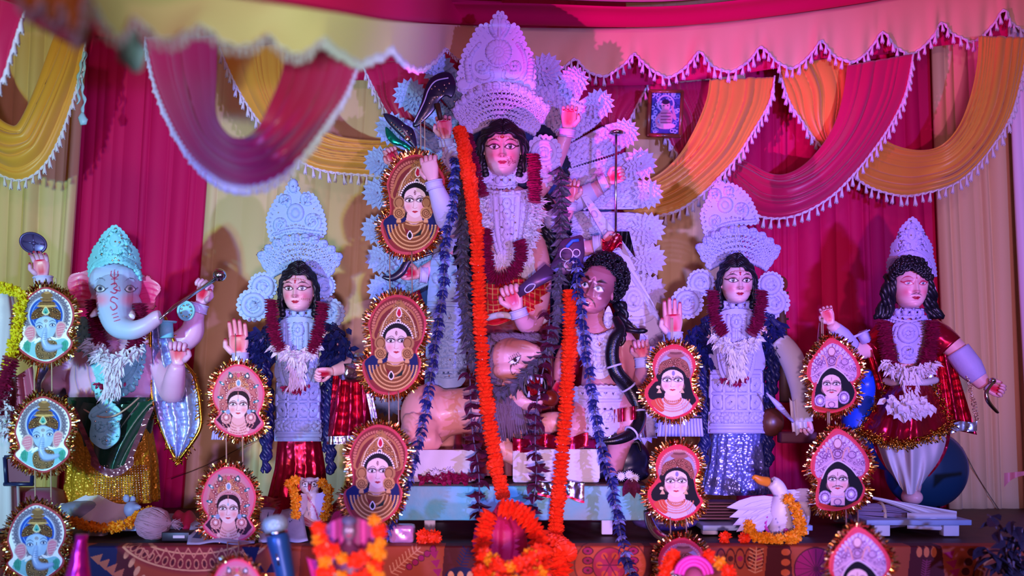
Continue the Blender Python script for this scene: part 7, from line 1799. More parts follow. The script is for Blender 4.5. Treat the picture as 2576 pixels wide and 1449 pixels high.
series('hanging_portrait', OUT_L, print_lotus, '#e84868', [(600, 1010, 4.35), (575, 1272, 4.2, 1.05), (596, 1500, 3.2, 1.0)],
       ['pink flower headdress portrait below the left goddess open palm', 'pink flower headdress portrait hanging over the folded newspaper', 'blurred pink portrait top peeping in at the bottom edge'], 'lotus goddess portraits on a string', [(592, 592, 840, 930, 4.45, 4.36), (569, 610, 1094, 1186, 4.34, 4.22), (572, 600, 1362, 1420, 4.19, 3.3)], 2)
series('hanging_portrait', OUT_W, print_warrior, '#c83c48', [(993, 865, 4.3), (1040, 512, 4.7, 1.0), (946, 1192, 4.1, 1.0)],
       ['middle portrait of three eyed goddess with jewelled crown and navy ground', 'highest portrait of three eyed goddess under the raised white sleeve', 'lowest portrait of three eyed goddess left of the turquoise bench'], 'three eyed goddess portraits on a string', [(980, 1036, 634, 748, 4.68, 4.32), (1058, 1068, 300, 395, 4.78, 4.71), (978, 1002, 985, 1078, 4.29, 4.13)], 3)
series('hanging_portrait', OUT_R, print_river, '#e02840', [(1697, 958, 4.35), (1706, 1212, 4.25, 1.02), (1716, 1452, 4.0, 1.08)],
       ['upper black haired goddess portrait below the right raised palm', 'middle black haired goddess portrait right of the turquoise bench end', 'lowest black haired goddess portrait behind the orange garland and pink beads'], 'river goddess portraits on a string', [(1688, 1692, 800, 866, 4.4, 4.36), (1674, 1712, 1048, 1122, 4.34, 4.27), (1686, 1726, 1302, 1362, 4.22, 4.02)], 4)
series('hanging_portrait', OUT_P, print_prince, '#e03848', [(2100, 952, 4.4), (2116, 1190, 4.25, 1.1), (2166, 1442, 3.4, 1.15)],
       ['upper moustached prince portrait with pointed lilac crown beside blue peacock neck', 'middle moustached prince portrait with pointed lilac crown', 'lowest moustached prince portrait, blurred, at the bottom edge'], 'moustached prince portraits on a string', [(2066, 2070, 800, 870, 4.6, 4.42), (2082, 2086, 1036, 1090, 4.39, 4.27), (2128, 2158, 1282, 1345, 4.24, 3.5)], 5)
# ------------------------------------------------------------------ long hanging garlands in the middle
garland('hanging_garland', 'long orange marigold strand down the left of the central goddess', cr([P(1158, 330, 4.72), P(1172, 400, 4.66), P(1188, 500, 4.58), P(1200, 620, 4.52), P(1206, 740, 4.48), P(1210, 850, 4.44), P(1216, 940, 4.42), P(1228, 1040, 4.36), P(1242, 1140, 4.3), P(1262, 1245, 4.2)], 10), MARI, .036, 'marigold', 'orange marigold strands', string=.003, s=.88, spin=True, jitter=.12)
garland('hanging_garland', 'straight orange marigold strand hanging beside the demon', cr([P(1434, 738, 4.5), P(1433, 850, 4.46), P(1428, 960, 4.4), P(1419, 1080, 4.34), P(1410, 1200, 4.28), P(1400, 1300, 4.2), P(1394, 1368, 4.14)], 10), MARI, .035, 'marigold', 'orange marigold strands', string=.003, s=.88, jitter=.08)
garland('hanging_garland', 'dull grey folded leaf strand left of the first marigold strand', cr([P(1160, 420, 4.78), P(1164, 560, 4.66), P(1166, 700, 4.6), P(1172, 800, 4.55), P(1188, 890, 4.5), P(1212, 945, 4.46), P(1250, 985, 4.44), P(1290, 975, 4.44), P(1330, 935, 4.45), P(1360, 890, 4.48)], 8), GREY, .034, 'folded_leaf', 'grey leaf strands', string=.006, s=.8, jitter=.1)
garland('hanging_garland', 'dull grey folded leaf strand right of the crimson petal loop', cr([P(1408, 420, 4.8), P(1410, 520, 4.68), P(1412, 620, 4.58), P(1404, 740, 4.52), P(1396, 830, 4.5), P(1380, 880, 4.48)], 8), GREY, .034, 'folded_leaf', 'grey leaf strands', string=.006, s=.75, jitter=.1)
def mixed(label, pts, meshes, step, part, grp, s_=1., jit=.25): garland('hanging_garland', label, cr([P(*p_) for p_ in pts], 8), meshes, step, part, grp, s=s_, jitter=jit, string=.003)
mixed('indigo petal strand running down left past the second portrait', [(1146, 400, 4.72), (1140, 520, 4.6), (1122, 600, 4.55), (1116, 720, 4.5), (1100, 830, 4.46), (1086, 930, 4.42), (1066, 1060, 4.36), (1040, 1160, 4.3), (1018, 1230, 4.24), (990, 1300, 4.18), (968, 1345, 4.14)], INDI, .021, 'petal_tuft', 'indigo petal strands')
mixed('indigo and white petal strand over the demon shoulder to the stage', [(1450, 650, 4.5), (1452, 725, 4.47), (1465, 780, 4.45), (1472, 870, 4.42), (1492, 1000, 4.38), (1512, 1120, 4.32), (1542, 1235, 4.24), (1562, 1350, 4.12), (1590, 1460, 4.02)], INDI, .024, 'petal_tuft', 'indigo petal strands', 1.05)
mixed('dark plum leaf strand hanging below the lion mane', [(1182, 940, 4.48), (1188, 1080, 4.42), (1204, 1180, 4.34), (1206, 1290, 4.28)], PLUM, .045, 'dry_leaf', 'plum leaf strands', 1.0)
mixed('dark plum leaf strand hanging between the two marigold strands', [(1384, 790, 4.5), (1372, 900, 4.46), (1352, 1000, 4.44), (1346, 1100, 4.38), (1350, 1180, 4.34), (1342, 1270, 4.28)], PLUM, .045, 'dry_leaf', 'plum leaf strands', 1.0)
# ------------------------------------------------------------------ small things on the stage
SZ = STAGE_Z
def on(px, Y, dz=0.): return Vector(((px-1288)*K*Y, Y, SZ+dz))
# boards under the statues
def board(label, x0, x1, Y, dep, hgt, legs=(), name='low_board', m=None):
    t = thing(name, label, 'board', on((x0+x1)/2, Y)); a = on(x0, Y).x; c = on(x1, Y).x
    b = MB(); b.bbox(((a+c)/2, Y+dep/2, SZ+hgt-.012), (c-a, dep, .024), .004); b.build('plank', m or BLUEW, t)
    for x in legs:
        for d_ in (.05, dep-.05):
            b = MB(); b.bbox((on(x, Y).x, Y+d_, SZ+(hgt-.024)/2), (.07, .05, hgt-.024), .004); b.build('foot', M['white_cloth'], t)
    return t
BLUEW = mat('pale_blue_painted_wood', '#a0b8d8', .5, vary=(10, .5, '#8090b8'))
board('pale board on blocks under the prince statue', 2180, 2445, 4.4, .62, .075, (2400, 2225))
board('pale narrow board under the swan figure', 1768, 2045, 4.45, .55, .045, (2020, 1790))
board('pale blue board under the white draped mouse', 215, 395, 4.4, .5, .05, (380, 235))
board('pale board under the owl goddess', 640, 880, 4.62, .4, .05, (660, 860))
# white draped mouse with marigolds
YM = 4.5; z1 = SZ+.05
t = thing('mouse_figure', 'grey mouse figure under white cloth beside the elephant statue skirt', 'mouse', P(270, 1320, YM))
b = MB(); b.ball(P(215, 1288, YM+.06), (S(80, YM), .09, S(30, YM)), 18, 12); b.build('body', mat('grey_clay', '#8890a8', .5), t)
b = MB(); b.grid(34, 20, lambda u, v: P(140+178*u, 1264+8*sin(u*9)+(46+18*u)*v-14*sin(pi*u)*(1-v), YM+.07-.13*v+.015*sin(u*14+v*5))); b.build('white_sheet', M['white_cloth'], t)
f = MB(); q = lambda x, y, d=0: P(x, y, YM+d)
f.ball(q(332, 1282, -.02), (S(20, YM), .04, S(22, YM)), 14, 10); f.tube([q(330, 1282, -.02), q(346, 1276, -.05), q(354, 1276, -.06)], [S(16, YM), S(9, YM), S(4, YM)], 10)
b = MB(); b.add(*fuse(f, .006, 3)); b.ball(q(318, 1254, -.01), (S(9, YM), .008, S(10, YM)), 10, 8); b.ball(q(334, 1256, .0), (S(8, YM), .008, S(9, YM)), 10, 8); b.ball(q(340, 1272, -.05), .006, 8, 6); b.build('head', mat('blue_grey_clay', '#8c94b8', .5), t)
garland('marigold_garland', 'yellow marigold garland lying in front of the mouse figure', cr([P(186, 1312, 4.38), P(215, 1322, 4.34), P(270, 1328, 4.32), P(320, 1318, 4.34), P(350, 1296, 4.4), P(380, 1284, 4.46)], 8), MARIY, .034, 'marigold', None, string=.003)
# coconut
YC = 4.3
t = thing('coconut', 'husked coconut with long fibres lying on the stage by the books', 'coconut', on(385, YC))
b = MB(); c = on(385, YC, S(42, YC)); b.ball(c, (S(44, YC), S(40, YC), S(38, YC)), 22, 16); b.build('husk', mat('fibrous_husk', '#a08088', .8, bump=('wave', 40, .8, .006)), t)
b = MB(); rnd = random.Random(2)
for i in range(260):
    a0 = rnd.uniform(0, 6.28); pts = []
    for k in range(7):
        u = -1+2*k/6; r_ = math.sqrt(max(0, 1-u*u)); pts.append(c+Vector((u*S(47, YC), cos(a0+u*.4)*r_*S(42, YC), sin(a0+u*.4)*r_*S(40, YC)))+Vector((0, 0, rnd.uniform(-.002, .002))))
    b.tube(pts, .0016, 4, caps=False)
for i in range(40): e = c+Vector((S(44, YC), 0, 0)); b.tube([e, e+Vector((rnd.uniform(.01, .05), rnd.uniform(-.02, .02), rnd.uniform(-.03, .02)))], .0014, 4)
b.build('fibres', mat('coir', '#b890a0', .8), t, kind='stuff')
# books, cloth and newspapers
t = thing('small_book', 'dark little book box lying beside the coconut', 'book', on(450, 4.25))
b = MB(); b.bbox(on(450, 4.3, .02), (.12, .09, .04), .004); b.build('cover', mat('dark_cover', '#20141c', .4), t); b = MB(); b.bbox(on(450, 4.254, .02), (.05, .004, .012), .001); b.build('white_label', M['white_cloth'], t)
t = thing('magenta_bundle', 'magenta cloth bundle behind the small book', 'cloth', on(455, 4.55))
b = MB(); b.grid(30, 16, lambda u, v: on(410+105*u, 4.68-.30*v, .012+.09*sin(pi*u)*sin(pi*min(1, v*.9+.1))+.012*sin(u*17+v*6))); b.build('cloth', M['pink_cloth'], t)
t = thing('printed_towel', 'blue striped folded towel in front of the magenta bundle', 'towel', on(425, 4.42))
b = MB(); b.bbox(on(432, 4.42, .055), (.11, .09, .03), .008, Matrix.Rotation(.35, 3, 'Y')); b.build('cloth', mat('striped_towel', '#8090b0', .7, bump=('wave', 50, .5, .004)), t)
def paper(label, pts, Y, dz, m, lift=.0):
    t = thing('newspaper', label, 'newspaper', on(pts[0][0], Y))
    b = MB(); (xa, ya), (xb, yb), (xc, yc), (xd, yd) = [(on(x, y_).x, y_) for x, y_ in pts]
    def fn(u, v):
        x = (xa*(1-u)+xb*u)*(1-v)+(xd*(1-u)+xc*u)*v; y = (ya*(1-u)+yb*u)*(1-v)+(yd*(1-u)+yc*u)*v
        return Vector((x, y, SZ+dz+lift*(1-v)+.006*sin(u*9+v*4)))
    b.grid(16, 10, fn, None); o = b.build('sheet', m, t); o.modifiers.new('t', 'SOLIDIFY').thickness = .003
    b = MB()
    for u0, v0, u1, v1 in ((.06, .15, .2, .75), (.28, .6, .6, .8), (.66, .2, .9, .5)):
        b.add([fn(u0, v0)+Vector((0, -.001, .003)), fn(u1, v0)+Vector((0, -.001, .003)), fn(u1, v1)+Vector((0, -.001, .003)), fn(u0, v1)+Vector((0, -.001, .003))], [(3, 2, 1, 0)])
    b.build('print_block', mat('newsprint_blue', '#30406c', .6), t)
NEWS = mat('newsprint', '#b8bcd0', .75, vary=(18, .5, '#9098b4'))
paper('folded newspaper under the lower pink portrait', [(482, 4.5), (655, 4.5), (640, 4.14), (470, 4.14)], 4.14, .006, NEWS, .05)
paper('folded newspaper behind the microphone', [(655, 4.55), (760, 4.55), (775, 4.2), (650, 4.2)], 4.2, .008, NEWS, .10)
# owl figure between marigold strands
YO = 4.55; q = lambda x, y, d=0: P(x, y, YO+d); s = lambda n: S(n, YO)
t = thing('owl_figure', 'small white owl figure with round eyes beside yellow marigold strands', 'owl', P(785, 1322, YO))
f = MB(); f.ball(q(786, 1270, 0), (s(28), s(26), s(38)), 18, 12); f.ball(q(779, 1222, -.01), (s(26), s(24), s(22)), 16, 12); f.loft([(q(786, 1322), s(26), s(24)), (q(786, 1290), s(28), s(26))])
for sg in (-1, 1): f.tube([q(779+sg*18, 1212, -.01), q(779+sg*22, 1200, -.01)], [s(8), s(4)], 8)
vs, fs = fuse(f, .006, 4); A = np.array(vs); X = A[:, 0]/(K*A[:, 1])+1288; Yp = HOR-(A[:, 2]-CZ)/(K*A[:, 1])
p = Paint(X, Yp, '#e4dce4')
for x in (768, 790): p.ell(x, 1218, 9, 9, '#ffffff'); p.ring(x, 1218, 8, 6, 1.4, '#503048'); p.ell(x, 1218, 3, 3, '#101010')
p.line([(762, 1208), (779, 1213), (798, 1208)], 1.5, '#805070'); p.line([(768, 1245), (790, 1275), (800, 1305)], 2.5, '#c03080'); p.line([(765, 1250), (778, 1300)], 1.5, '#8080b0')
b = MB(); b.add(vs, fs, p.C.tolist()); b.build('body', M['paint'], t)
b = MB(); b.tube([q(779, 1220, -.05), q(778, 1230, -.075), q(778, 1236, -.06)], [s(5), s(4), s(1)], 8); b.build('beak', mat('red_beak', '#d03050', .4), t)
b = MB(); b.petal(q(806, 1240, -.03), (.25, -.3, -1), .12, .06, (0, -1, 0), .1, 4); b.petal(q(765, 1242, -.03), (-.1, -.3, -1), .12, .05, (0, -1, 0), .1, 4); b.build('wing', M['shola'], t)
garland('marigold_garland', 'yellow marigold strand left of the owl figure', cr([P(744, 1208, 4.46), P(728, 1216, 4.46), P(740, 1240, 4.44), P(744, 1270, 4.42), P(745, 1295, 4.42)], 6), MARIY, .036, 'marigold', 'owl marigold strands', string=.003)
garland('marigold_garland', 'yellow marigold strand right of the owl figure', cr([P(812, 1216, 4.46), P(824, 1230, 4.45), P(826, 1252, 4.44), P(822, 1275, 4.43), P(818, 1298, 4.42)], 6), MARIY, .034, 'marigold', 'owl marigold strands', string=.003)
t = thing('maroon_drape', 'maroon and red cloth spread behind the microphone', 'cloth', on(720, 4.7))
b = MB(); b.grid(36, 14, lambda u, v: on(640+215*u, 4.72-.32*v, .055+.10*(1-v)*(.6+.4*sin(u*7))+.012*sin(u*20+v*4))); b.build('cloth', M['maroon_foil'], t)
# microphone, blurred in front
t = thing('microphone', 'blue lit handheld microphone with pale mesh head in front of newspapers', 'microphone', P(735, 1500, 3.15))
ym = 3.15; b = MB(); A = P(692, 1318, ym); B_ = P(728, 1500, ym); d = (B_-A).normalized()
b.tube([A+d*x for x in (.02, .05, .07, .10, .16, .26)], [S(25, ym), S(29, ym), S(28, ym), S(26, ym), S(24, ym), S(22, ym)], 18); b.build('handle', mat('dark_blue_metal', '#24588c', .35, .3), t)
b = MB(); b.tube([A-d*.028, A-d*.022, A-d*.008, A+d*.01, A+d*.022], [S(9, ym), S(24, ym), S(32, ym), S(32, ym), S(28, ym)], 20); b.build('mesh_head', mat('mesh_grille', '#b4e4e4', .4, .5, bump=('cell', 220, .8, .003)), t)
b = MB(); b.tube([A+d*.02, A+d*.032], [S(28, ym), S(28, ym)], 20); b.build('ring', M['steel'], t)
b = MB(); b.tube([A+d*.09+Vector((-.005, -S(22, ym), 0)), A+d*.13+Vector((-.005, -S(21, ym), 0))], .006, 8); b.build('switch', M['silver'], t)
# candy coloured wrapped box, loose marigolds
t = thing('wrapped_box', 'small pink foil wrapped box under the bench end', 'box', on(1012, 4.2))
b = MB(); b.bbox(on(1012, 4.24, S(22, 4.24)), (S(62, 4.24), .1, S(44, 4.24)), .016); b.build('wrapper', mat('pink_cellophane', '#e8a0c8', .2, .4, bump=('crinkle', 30, .9, .008)), t)
def loose(px, Y, m, label, r=1., name='loose_marigold'):
    o = bpy.data.objects.new(name, m); COL.objects.link(o); o.location = on(px, Y, .024*r); o.scale = (r, r, r); tag(o, label, 'flower')
loose(1066, 4.18, MARIO[0], 'loose orange marigold beside the pink wrapped box', 1.25); loose(1092, 4.19, MARIO[1], 'second loose orange marigold right of the first one', 1.15)
loose(1824, 4.2, MARIO[0], 'loose orange marigold below the narrow swan board', 1.0); loose(1872, 4.2, MARIO[1], 'small loose orange marigold nearest the swan garland', .9); loose(640, 4.6, MARIO[0], 'loose orange marigold behind the lower pink portrait', 1.0)
# flowers and scraps on the bench
t = thing('flower_plate', 'crimson petals and white flowers scattered on the bench left end', 'flowers', P(1110, 1212, 4.5))
fringe_mass('petals', t, M['maroon_petal'], [P(1068, 1206, 4.46), P(1140, 1204, 4.46), P(1190, 1206, 4.46)], .04, .024, 90, 1.2, 3, (0, -.2, .15), r=.015)
fringe_mass('white_petals', t, M['petal_white'], [P(1085, 1198, 4.46), P(1135, 1192, 4.48)], .035, .014, 70, 1.3, 4, (0, -.3, .3), r=.012)
t = thing('white_flower_sprig', 'white daisy sprig with dark leaves on the bench right end', 'flowers', P(1580, 1212, 4.45))
for x, y in ((1562, 1198), (1582, 1194), (1596, 1202)):
    b = MB(); c = P(x, y, 4.43)
    for i in range(14): a = 2*pi*i/14; b.petal(c, (cos(a), -.3, sin(a)), .026, .008, (0, -1, 0), .2, 2)
    b.ball(c+Vector((0, -.006, 0)), .006, 8, 6); b.build('daisy', M['petal_white'], t, smooth=False)
b = MB()
for d_ in ((.6, -.2, -.8), (.2, -.3, -1), (-.4, -.3, -.8)): b.petal(P(1585, 1206, 4.43), d_, .09, .04, (0, -1, 0), .1, 3)
b.build('leaf', M['plum_leaf'], t, smooth=False)
# pot wrapped in magenta cloth with marigolds, front centre
YP = 3.9; q = lambda x, y, d=0: P(x, y, YP+d)
t = thing('ritual_pot', 'pot wrapped in magenta cloth tied at the top, marigolds around it', 'pot', q(1262, 1470))
b = MB(); pleat_skirt(b, [(q(1264, 1262), S(10, YP), S(10, YP)), (q(1262, 1285), S(20, YP), S(18, YP)), (q(1258, 1330), S(60, YP), S(50, YP)), (q(1258, 1370), S(64, YP), S(52, YP)), (q(1258, 1420), S(50, YP), S(44, YP))], 9, .09, 80); b.build('cloth_wrap', M['pink_cloth'], t)
b = MB(); b.loft([(q(1258, 1540), S(40, YP), S(40, YP)), (q(1258, 1470), S(70, YP), S(60, YP)), (q(1258, 1410), S(52, YP), S(46, YP))]); b.build('pot', mat('brown_clay_pot', '#7a4838', .6), t)
b = MB(); b.grid(14, 14, lambda u, v: q(1258+56*u, 1262+44*v, -.03+.03*sin(u*8+v*3))); b.build('pink_bow', mat('bright_pink_foil', '#e02890', .3, .3), t)
garland('marigold_garland', 'thick orange marigold garland arching over the right of the magenta pot', cr([P(1270, 1278, 3.8), P(1310, 1292, 3.78), P(1345, 1330, 3.76), P(1362, 1390, 3.76), P(1360, 1470, 3.76)], 8), MARI, .03, 'marigold', 'pot marigold garlands', string=.004, s=1.0, jitter=.2)
garland('marigold_garland', 'orange marigold garland down the left of the magenta pot', cr([P(1232, 1300, 3.78), P(1216, 1330, 3.76), P(1212, 1380, 3.74), P(1222, 1440, 3.72), P(1232, 1500, 3.7)], 8), MARI, .032, 'marigold', 'pot marigold garlands', string=.004, s=.95, jitter=.2)
garland('marigold_garland', 'blurred mixed marigold garland along the bottom before the pot', cr([P(1225, 1400, 3.3), P(1262, 1430, 3.2), P(1310, 1420, 3.2), P(1350, 1390, 3.3)], 8), [MARIO[0], MARIY[0], MARIO[1]], .034, 'marigold', 'pot marigold garlands', string=.004, s=1.05, jitter=.3)
garland('marigold_garland', 'blurred lower marigold row under the pot garland', cr([P(1215, 1445, 3.2), P(1262, 1470, 3.1), P(1320, 1462, 3.1), P(1362, 1440, 3.2)], 8), [MARIO[0], MARIO[1], MARIY[1]], .034, 'marigold', 'pot marigold garlands', string=.004, s=1.1, jitter=.3)
garland('marigold_garland', 'coiled orange marigold pile below the straight strand', cr([P(1392, 1368, 4.02), P(1422, 1385, 3.95), P(1400, 1405, 3.92), P(1412, 1430, 3.9), P(1404, 1470, 3.9)], 8), MARI, .03, 'marigold', 'pot marigold garlands', string=.004, s=1.05, jitter=.2)
# blurred flowered figure lower left of centre
YF = 2.75; q = lambda x, y, d=0: P(x, y, YF+d); s = lambda n: S(n, YF)
t = thing('clay_figurine', 'blurred small dark figurine dressed in pink and heaped with marigolds', 'figurine', q(880, 1560))
f = MB(); f.loft([(q(880, 1560), s(60), s(40)), (q(880, 1440), s(48), s(34)), (q(880, 1390), s(34), s(24)), (q(878, 1370), s(14), s(12)), (q(878, 1352), s(12), s(12))]); f.ball(q(878, 1338), (s(19), s(19), s(24)), 14, 10); f.ball(q(878, 1312, .01), (s(21), s(20), s(16)), 14, 10)
vs, fs = fuse(f, .005, 3); A = np.array(vs); X = A[:, 0]/(K*A[:, 1])+1288; Yp = HOR-(A[:, 2]-CZ)/(K*A[:, 1])
p = Paint(X, Yp, '#6a3050'); p.ell(878, 1338, 17, 20, '#806878'); p.ell(872, 1334, 3, 2, '#ffffff'); p.ell(884, 1334, 3, 2, '#ffffff'); p.ell(878, 1348, 6, 3, '#c02050'); p.ell(878, 1308, 24, 12, '#5c607c')
b = MB(); b.add(vs, fs, p.C.tolist()); b.build('body', M['paint'], t)
b = MB(); b.grid(20, 20, lambda u, v: q(800+160*u, 1300+40*(2*u-1)**2+(40+190*abs(u-.5)*0+120)*v, .05+.03*sin(u*20)+.05*abs(2*u-1))); b.build('pink_veil', mat('pink_violet_cloth', '#c03890', .5, sheen=.3), t)
b = MB(); b.grid(16, 14, lambda u, v: P(770+90*u+20*v, 1400+10*sin(u*5)+80*v, 2.9+.03*sin(u*18))); b.build('pink_ribbed_cloth', mat('pink_ribbed', '#c83898', .5, bump=('wave', 30, .6, .006)), t)
for i, (pts, ms) in enumerate((([(805, 1330), (800, 1370), (815, 1420), (812, 1470)], [MARIO[0], MARIY[0]]), ([(945, 1310), (955, 1350), (950, 1400), (955, 1450)], [MARIY[0], MARIO[0], MARIY[1]]), ([(815, 1360), (850, 1400), (900, 1410), (940, 1380)], [MARIO[0], MARIO[1], MARIY[0]]), ([(830, 1440), (870, 1455), (910, 1450), (940, 1430)], [MARIO[1], MARIY[1], MARIO[0]]))):
    garland('marigold_garland', ['blurred marigold string at the left of the dark figurine', 'blurred marigold string at the right of the dark figurine', 'blurred marigold loop across the dark figurine chest', 'lowest blurred marigold row under the dark figurine'][i], cr([P(x, y, YF-.05) for x, y in pts], 8), ms, .03, 'marigold', 'figurine marigold strings', string=.003, s=.75, jitter=.2)
t = thing('plum_cloth', 'plum and magenta cloth heap behind the blurred figurine', 'cloth', on(880, 4.2))
b = MB(); b.grid(30, 14, lambda u, v: on(825+140*u, 4.3-.2*v, .05+.15*sin(pi*u)*(1-v*.8)+.02*sin(u*19+v*6))); b.build('cloth', M['pink_cloth'], t)
# swan with marigold necklace
YS = 4.35; q = lambda x, y, d=0: P(x, y, YS+d); s = lambda n: S(n, YS)
t = thing('swan_figure', 'white swan figure with orange beak and spread wing behind yellow garland', 'swan', q(1960, 1362))
f = MB(); f.ball(q(1985, 1310, .05), (s(44), s(52), s(50)), 18, 12); f.tube(cr([q(1965, 1335, -.02), q(1962, 1290, -.05), q(1966, 1250, -.05), q(1955, 1225, -.04), q(1940, 1212, -.05)], 6), [s(34), s(27), s(19), s(20), s(17)], 14); f.ball(q(2015, 1285, .08), (s(24), s(30), s(54)), 14, 10)
vs, fs = fuse(f, .007, 5); A = np.array(vs); X = A[:, 0]/(K*A[:, 1])+1288; Yp = HOR-(A[:, 2]-CZ)/(K*A[:, 1])
p = Paint(X, Yp, '#e6dce6'); p.ell(1942, 1210, 8, 4, '#ffffff'); p.ell(1941, 1210, 3.2, 3.2, '#102040'); p.line([(1932, 1208), (1940, 1204), (1952, 1210)], 1.5, '#203050'); p.line([(1942, 1246), (1985, 1246)], 1.6, '#404878', False); p.line([(1950, 1300), (1962, 1330), (1972, 1345)], 1.2, '#6060a0')
b = MB(); b.add(vs, fs, p.C.tolist()); b.build('body', M['paint'], t)
b = MB(); b.tube(cr([q(1930, 1212, -.06), q(1912, 1208, -.08), q(1898, 1200, -.09), q(1894, 1206, -.09)], 4), [s(13), s(11), s(6), s(2)], 10); b.build('beak', mat('orange_beak', '#e88820', .4), t)
b = MB()
for i in range(6): b.petal(q(1955-i*3, 1260+i*6, -.03-.006*i), (-1, -.15, -.12-.16*i), .235-.012*i, .062, (0, -1, .3), .06, 4)
b.build('left_wing', M['shola'], t)
b = MB()
for i in range(4): b.petal(q(1975, 1252-i*4, .02), (1, -.1, .22-.16*i), .14, .05, (0, -1, .3), .06, 4)
b.build('right_wing', M['shola'], t)
b = MB(); b.ball(q(1978, 1338, -.1), (s(8), s(6), s(9)), 8, 6); b.tube(cr([q(1930, 1300, -.06), q(1926, 1325, -.08), q(1936, 1345, -.1)], 5), s(5), 6); b.build('ribbon', mat('pink_blue_ribbon', '#c040a0', .4), t)
garland('marigold_garland', 'yellow marigold garland looped round the swan figure', cr([P(1888, 1322, 4.26), P(1890, 1345, 4.22), P(1930, 1355, 4.18), P(1975, 1356, 4.16), P(2008, 1345, 4.18), P(2012, 1310, 4.2), P(2000, 1275, 4.22), P(1988, 1256, 4.24)], 8), MARIY, .034, 'marigold', None, string=.003, s=1.1, jitter=.15)
t = thing('steel_blade', 'dark crescent blade lying on the stage right of the bench', 'blade', on(1650, 4.2))
b = MB(); b.tube(cr([on(1628, 4.3, .12), on(1640, 4.26, .06), on(1662, 4.22, .025), on(1690, 4.2, .02)], 6), [.012, .022, .024, .012], 8, flat=.3); b.build('blade', M['steel'], t)
t = thing('paper_bundle', 'bundle of brown papers behind the middle black haired portrait', 'papers', on(1800, 4.6))
for i in range(6):
    b = MB(); b.bbox(on(1785+i*3, 4.66, .06+i*.014), (.20, .14, .010), .003, Matrix.Rotation(.05*(i % 3-1), 3, 'Z')); b.build('sheet', mat('brown_paper_%s' % 'abcdef'[i], ['#7a5060', '#6a4454'][i % 2], .7), t)
t = thing('blue_dish', 'dull violet dish leaning behind the middle black haired portrait', 'dish', on(1650, 4.45))
b = MB(); b.ball(on(1672, 4.5, .06), (.15, .12, .045), 20, 8); b.build('bowl', mat('violet_enamel', '#54447c', .3), t)
# bundle of straw and folded cloth on the prince's board
YB2 = 4.55; zt = SZ+.075
t = thing('straw_bundle', 'bundle of grey straw bound at one end on the prince board', 'bundle', Vector((on(2240, YB2).x, YB2, zt)))
b = MB(); rnd = random.Random(6); c0 = P(2228, 1296, YB2)
for i in range(240):
    a0 = rnd.uniform(0, 6.28); r0 = math.sqrt(rnd.random()); pts = []
    for k in range(6):
        u = k/5; r_ = r0*S(34, YB2)*(.35+.65*sin(pi*min(1, .15+u*.75))); ax = P(2150+150*u, 1292+10*u, YB2)
        pts.append(ax+Vector((0, cos(a0)*r_, sin(a0)*r_*.9)))
    b.tube(pts, .0042, 5, caps=False)
b.build('straws', mat('grey_straw', '#84708c', .7), t, kind='stuff')
b = MB(); b.tube([P(2215, 1297, YB2)+v*S(32, YB2) for v in ring3(Vector((1, 0, 0)), 20)], .008, 6, closed=True); b.build('tie', M['thread'], t)
t = thing('folded_cloth', 'white folded cloth lying on the right end of the prince board', 'cloth', P(2350, 1335, 4.5))
b = MB(); b.grid(30, 12, lambda u, v: P(2195+212*u, 1250+36*u+16*sin(u*3)*0+(6+52*u*u**.5)*v-4*sin(pi*v), 4.52-.10*v*u+.012*sin(v*14))); b.build('fold', M['white_cloth'], t)
b = MB(); b.grid(20, 8, lambda u, v: P(2282+124*u, 1290+(40+6*u)*v, 4.46-.02*sin(v*9))); b.build('flat_part', M['white_cloth'], t)
# wilted plant at the right bottom corner
YW = 3.75; q = lambda x, y, d=0: P(x, y, YW+d)
t = thing('wilted_plant', 'wilted dark leafed plant in the bottom right corner', 'plant', q(2540, 1520))
b = MB(); rnd = random.Random(12)
stems = [[(2560, 1520), (2540, 1420), (2522, 1360), (2500, 1315), (2490, 1300)], [(2560, 1520), (2548, 1400), (2552, 1340), (2545, 1312)], [(2575, 1520), (2565, 1400), (2572, 1330)], [(2560, 1520), (2520, 1430), (2496, 1400), (2482, 1380)]]
for st in stems: b.tube(cr([q(x, y) for x, y in st], 6), [.007, .003], 6)
b.build('stems', mat('plant_stem', '#7a6470', .6), t)
LEAFM = [leaf_tuft('leaf', mat('wilted_leaf', '#3c3448', .5, vary=(30, .6, '#221c30')), .085, .05, 2, i, .4) for i in range(3)]
for st in stems:
    for j, p_ in enumerate(resamp(cr([q(x, y) for x, y in st], 6), 12)[3:]): inst(LEAFM[j % 3], t, 'leaf', frame(p_, (rnd.uniform(-.6, .6), rnd.uniform(-.6, .6), 1), s=rnd.uniform(.6, 1.1)) @ Matrix.Rotation(rnd.uniform(0, 6), 4, 'Z'))
# pink incense cone, left foreground
t = thing('incense_cone', 'blurred pink foil cone standing at the bottom left', 'cone', P(198, 1560, 2.9))
b = MB(); b.loft([(P(192, 1560, 2.9), S(46, 2.9), S(46, 2.9)), (P(196, 1450, 2.9), S(30, 2.9), S(30, 2.9)), (P(204, 1362, 2.9), S(14, 2.9), S(14, 2.9)), (P(206, 1345, 2.9), S(15, 2.9), S(15, 2.9))], 20); b.build('foil', mat('pink_foil', '#e0208c', .25, .5, bump=('crinkle', 30, .7, .008)), t)
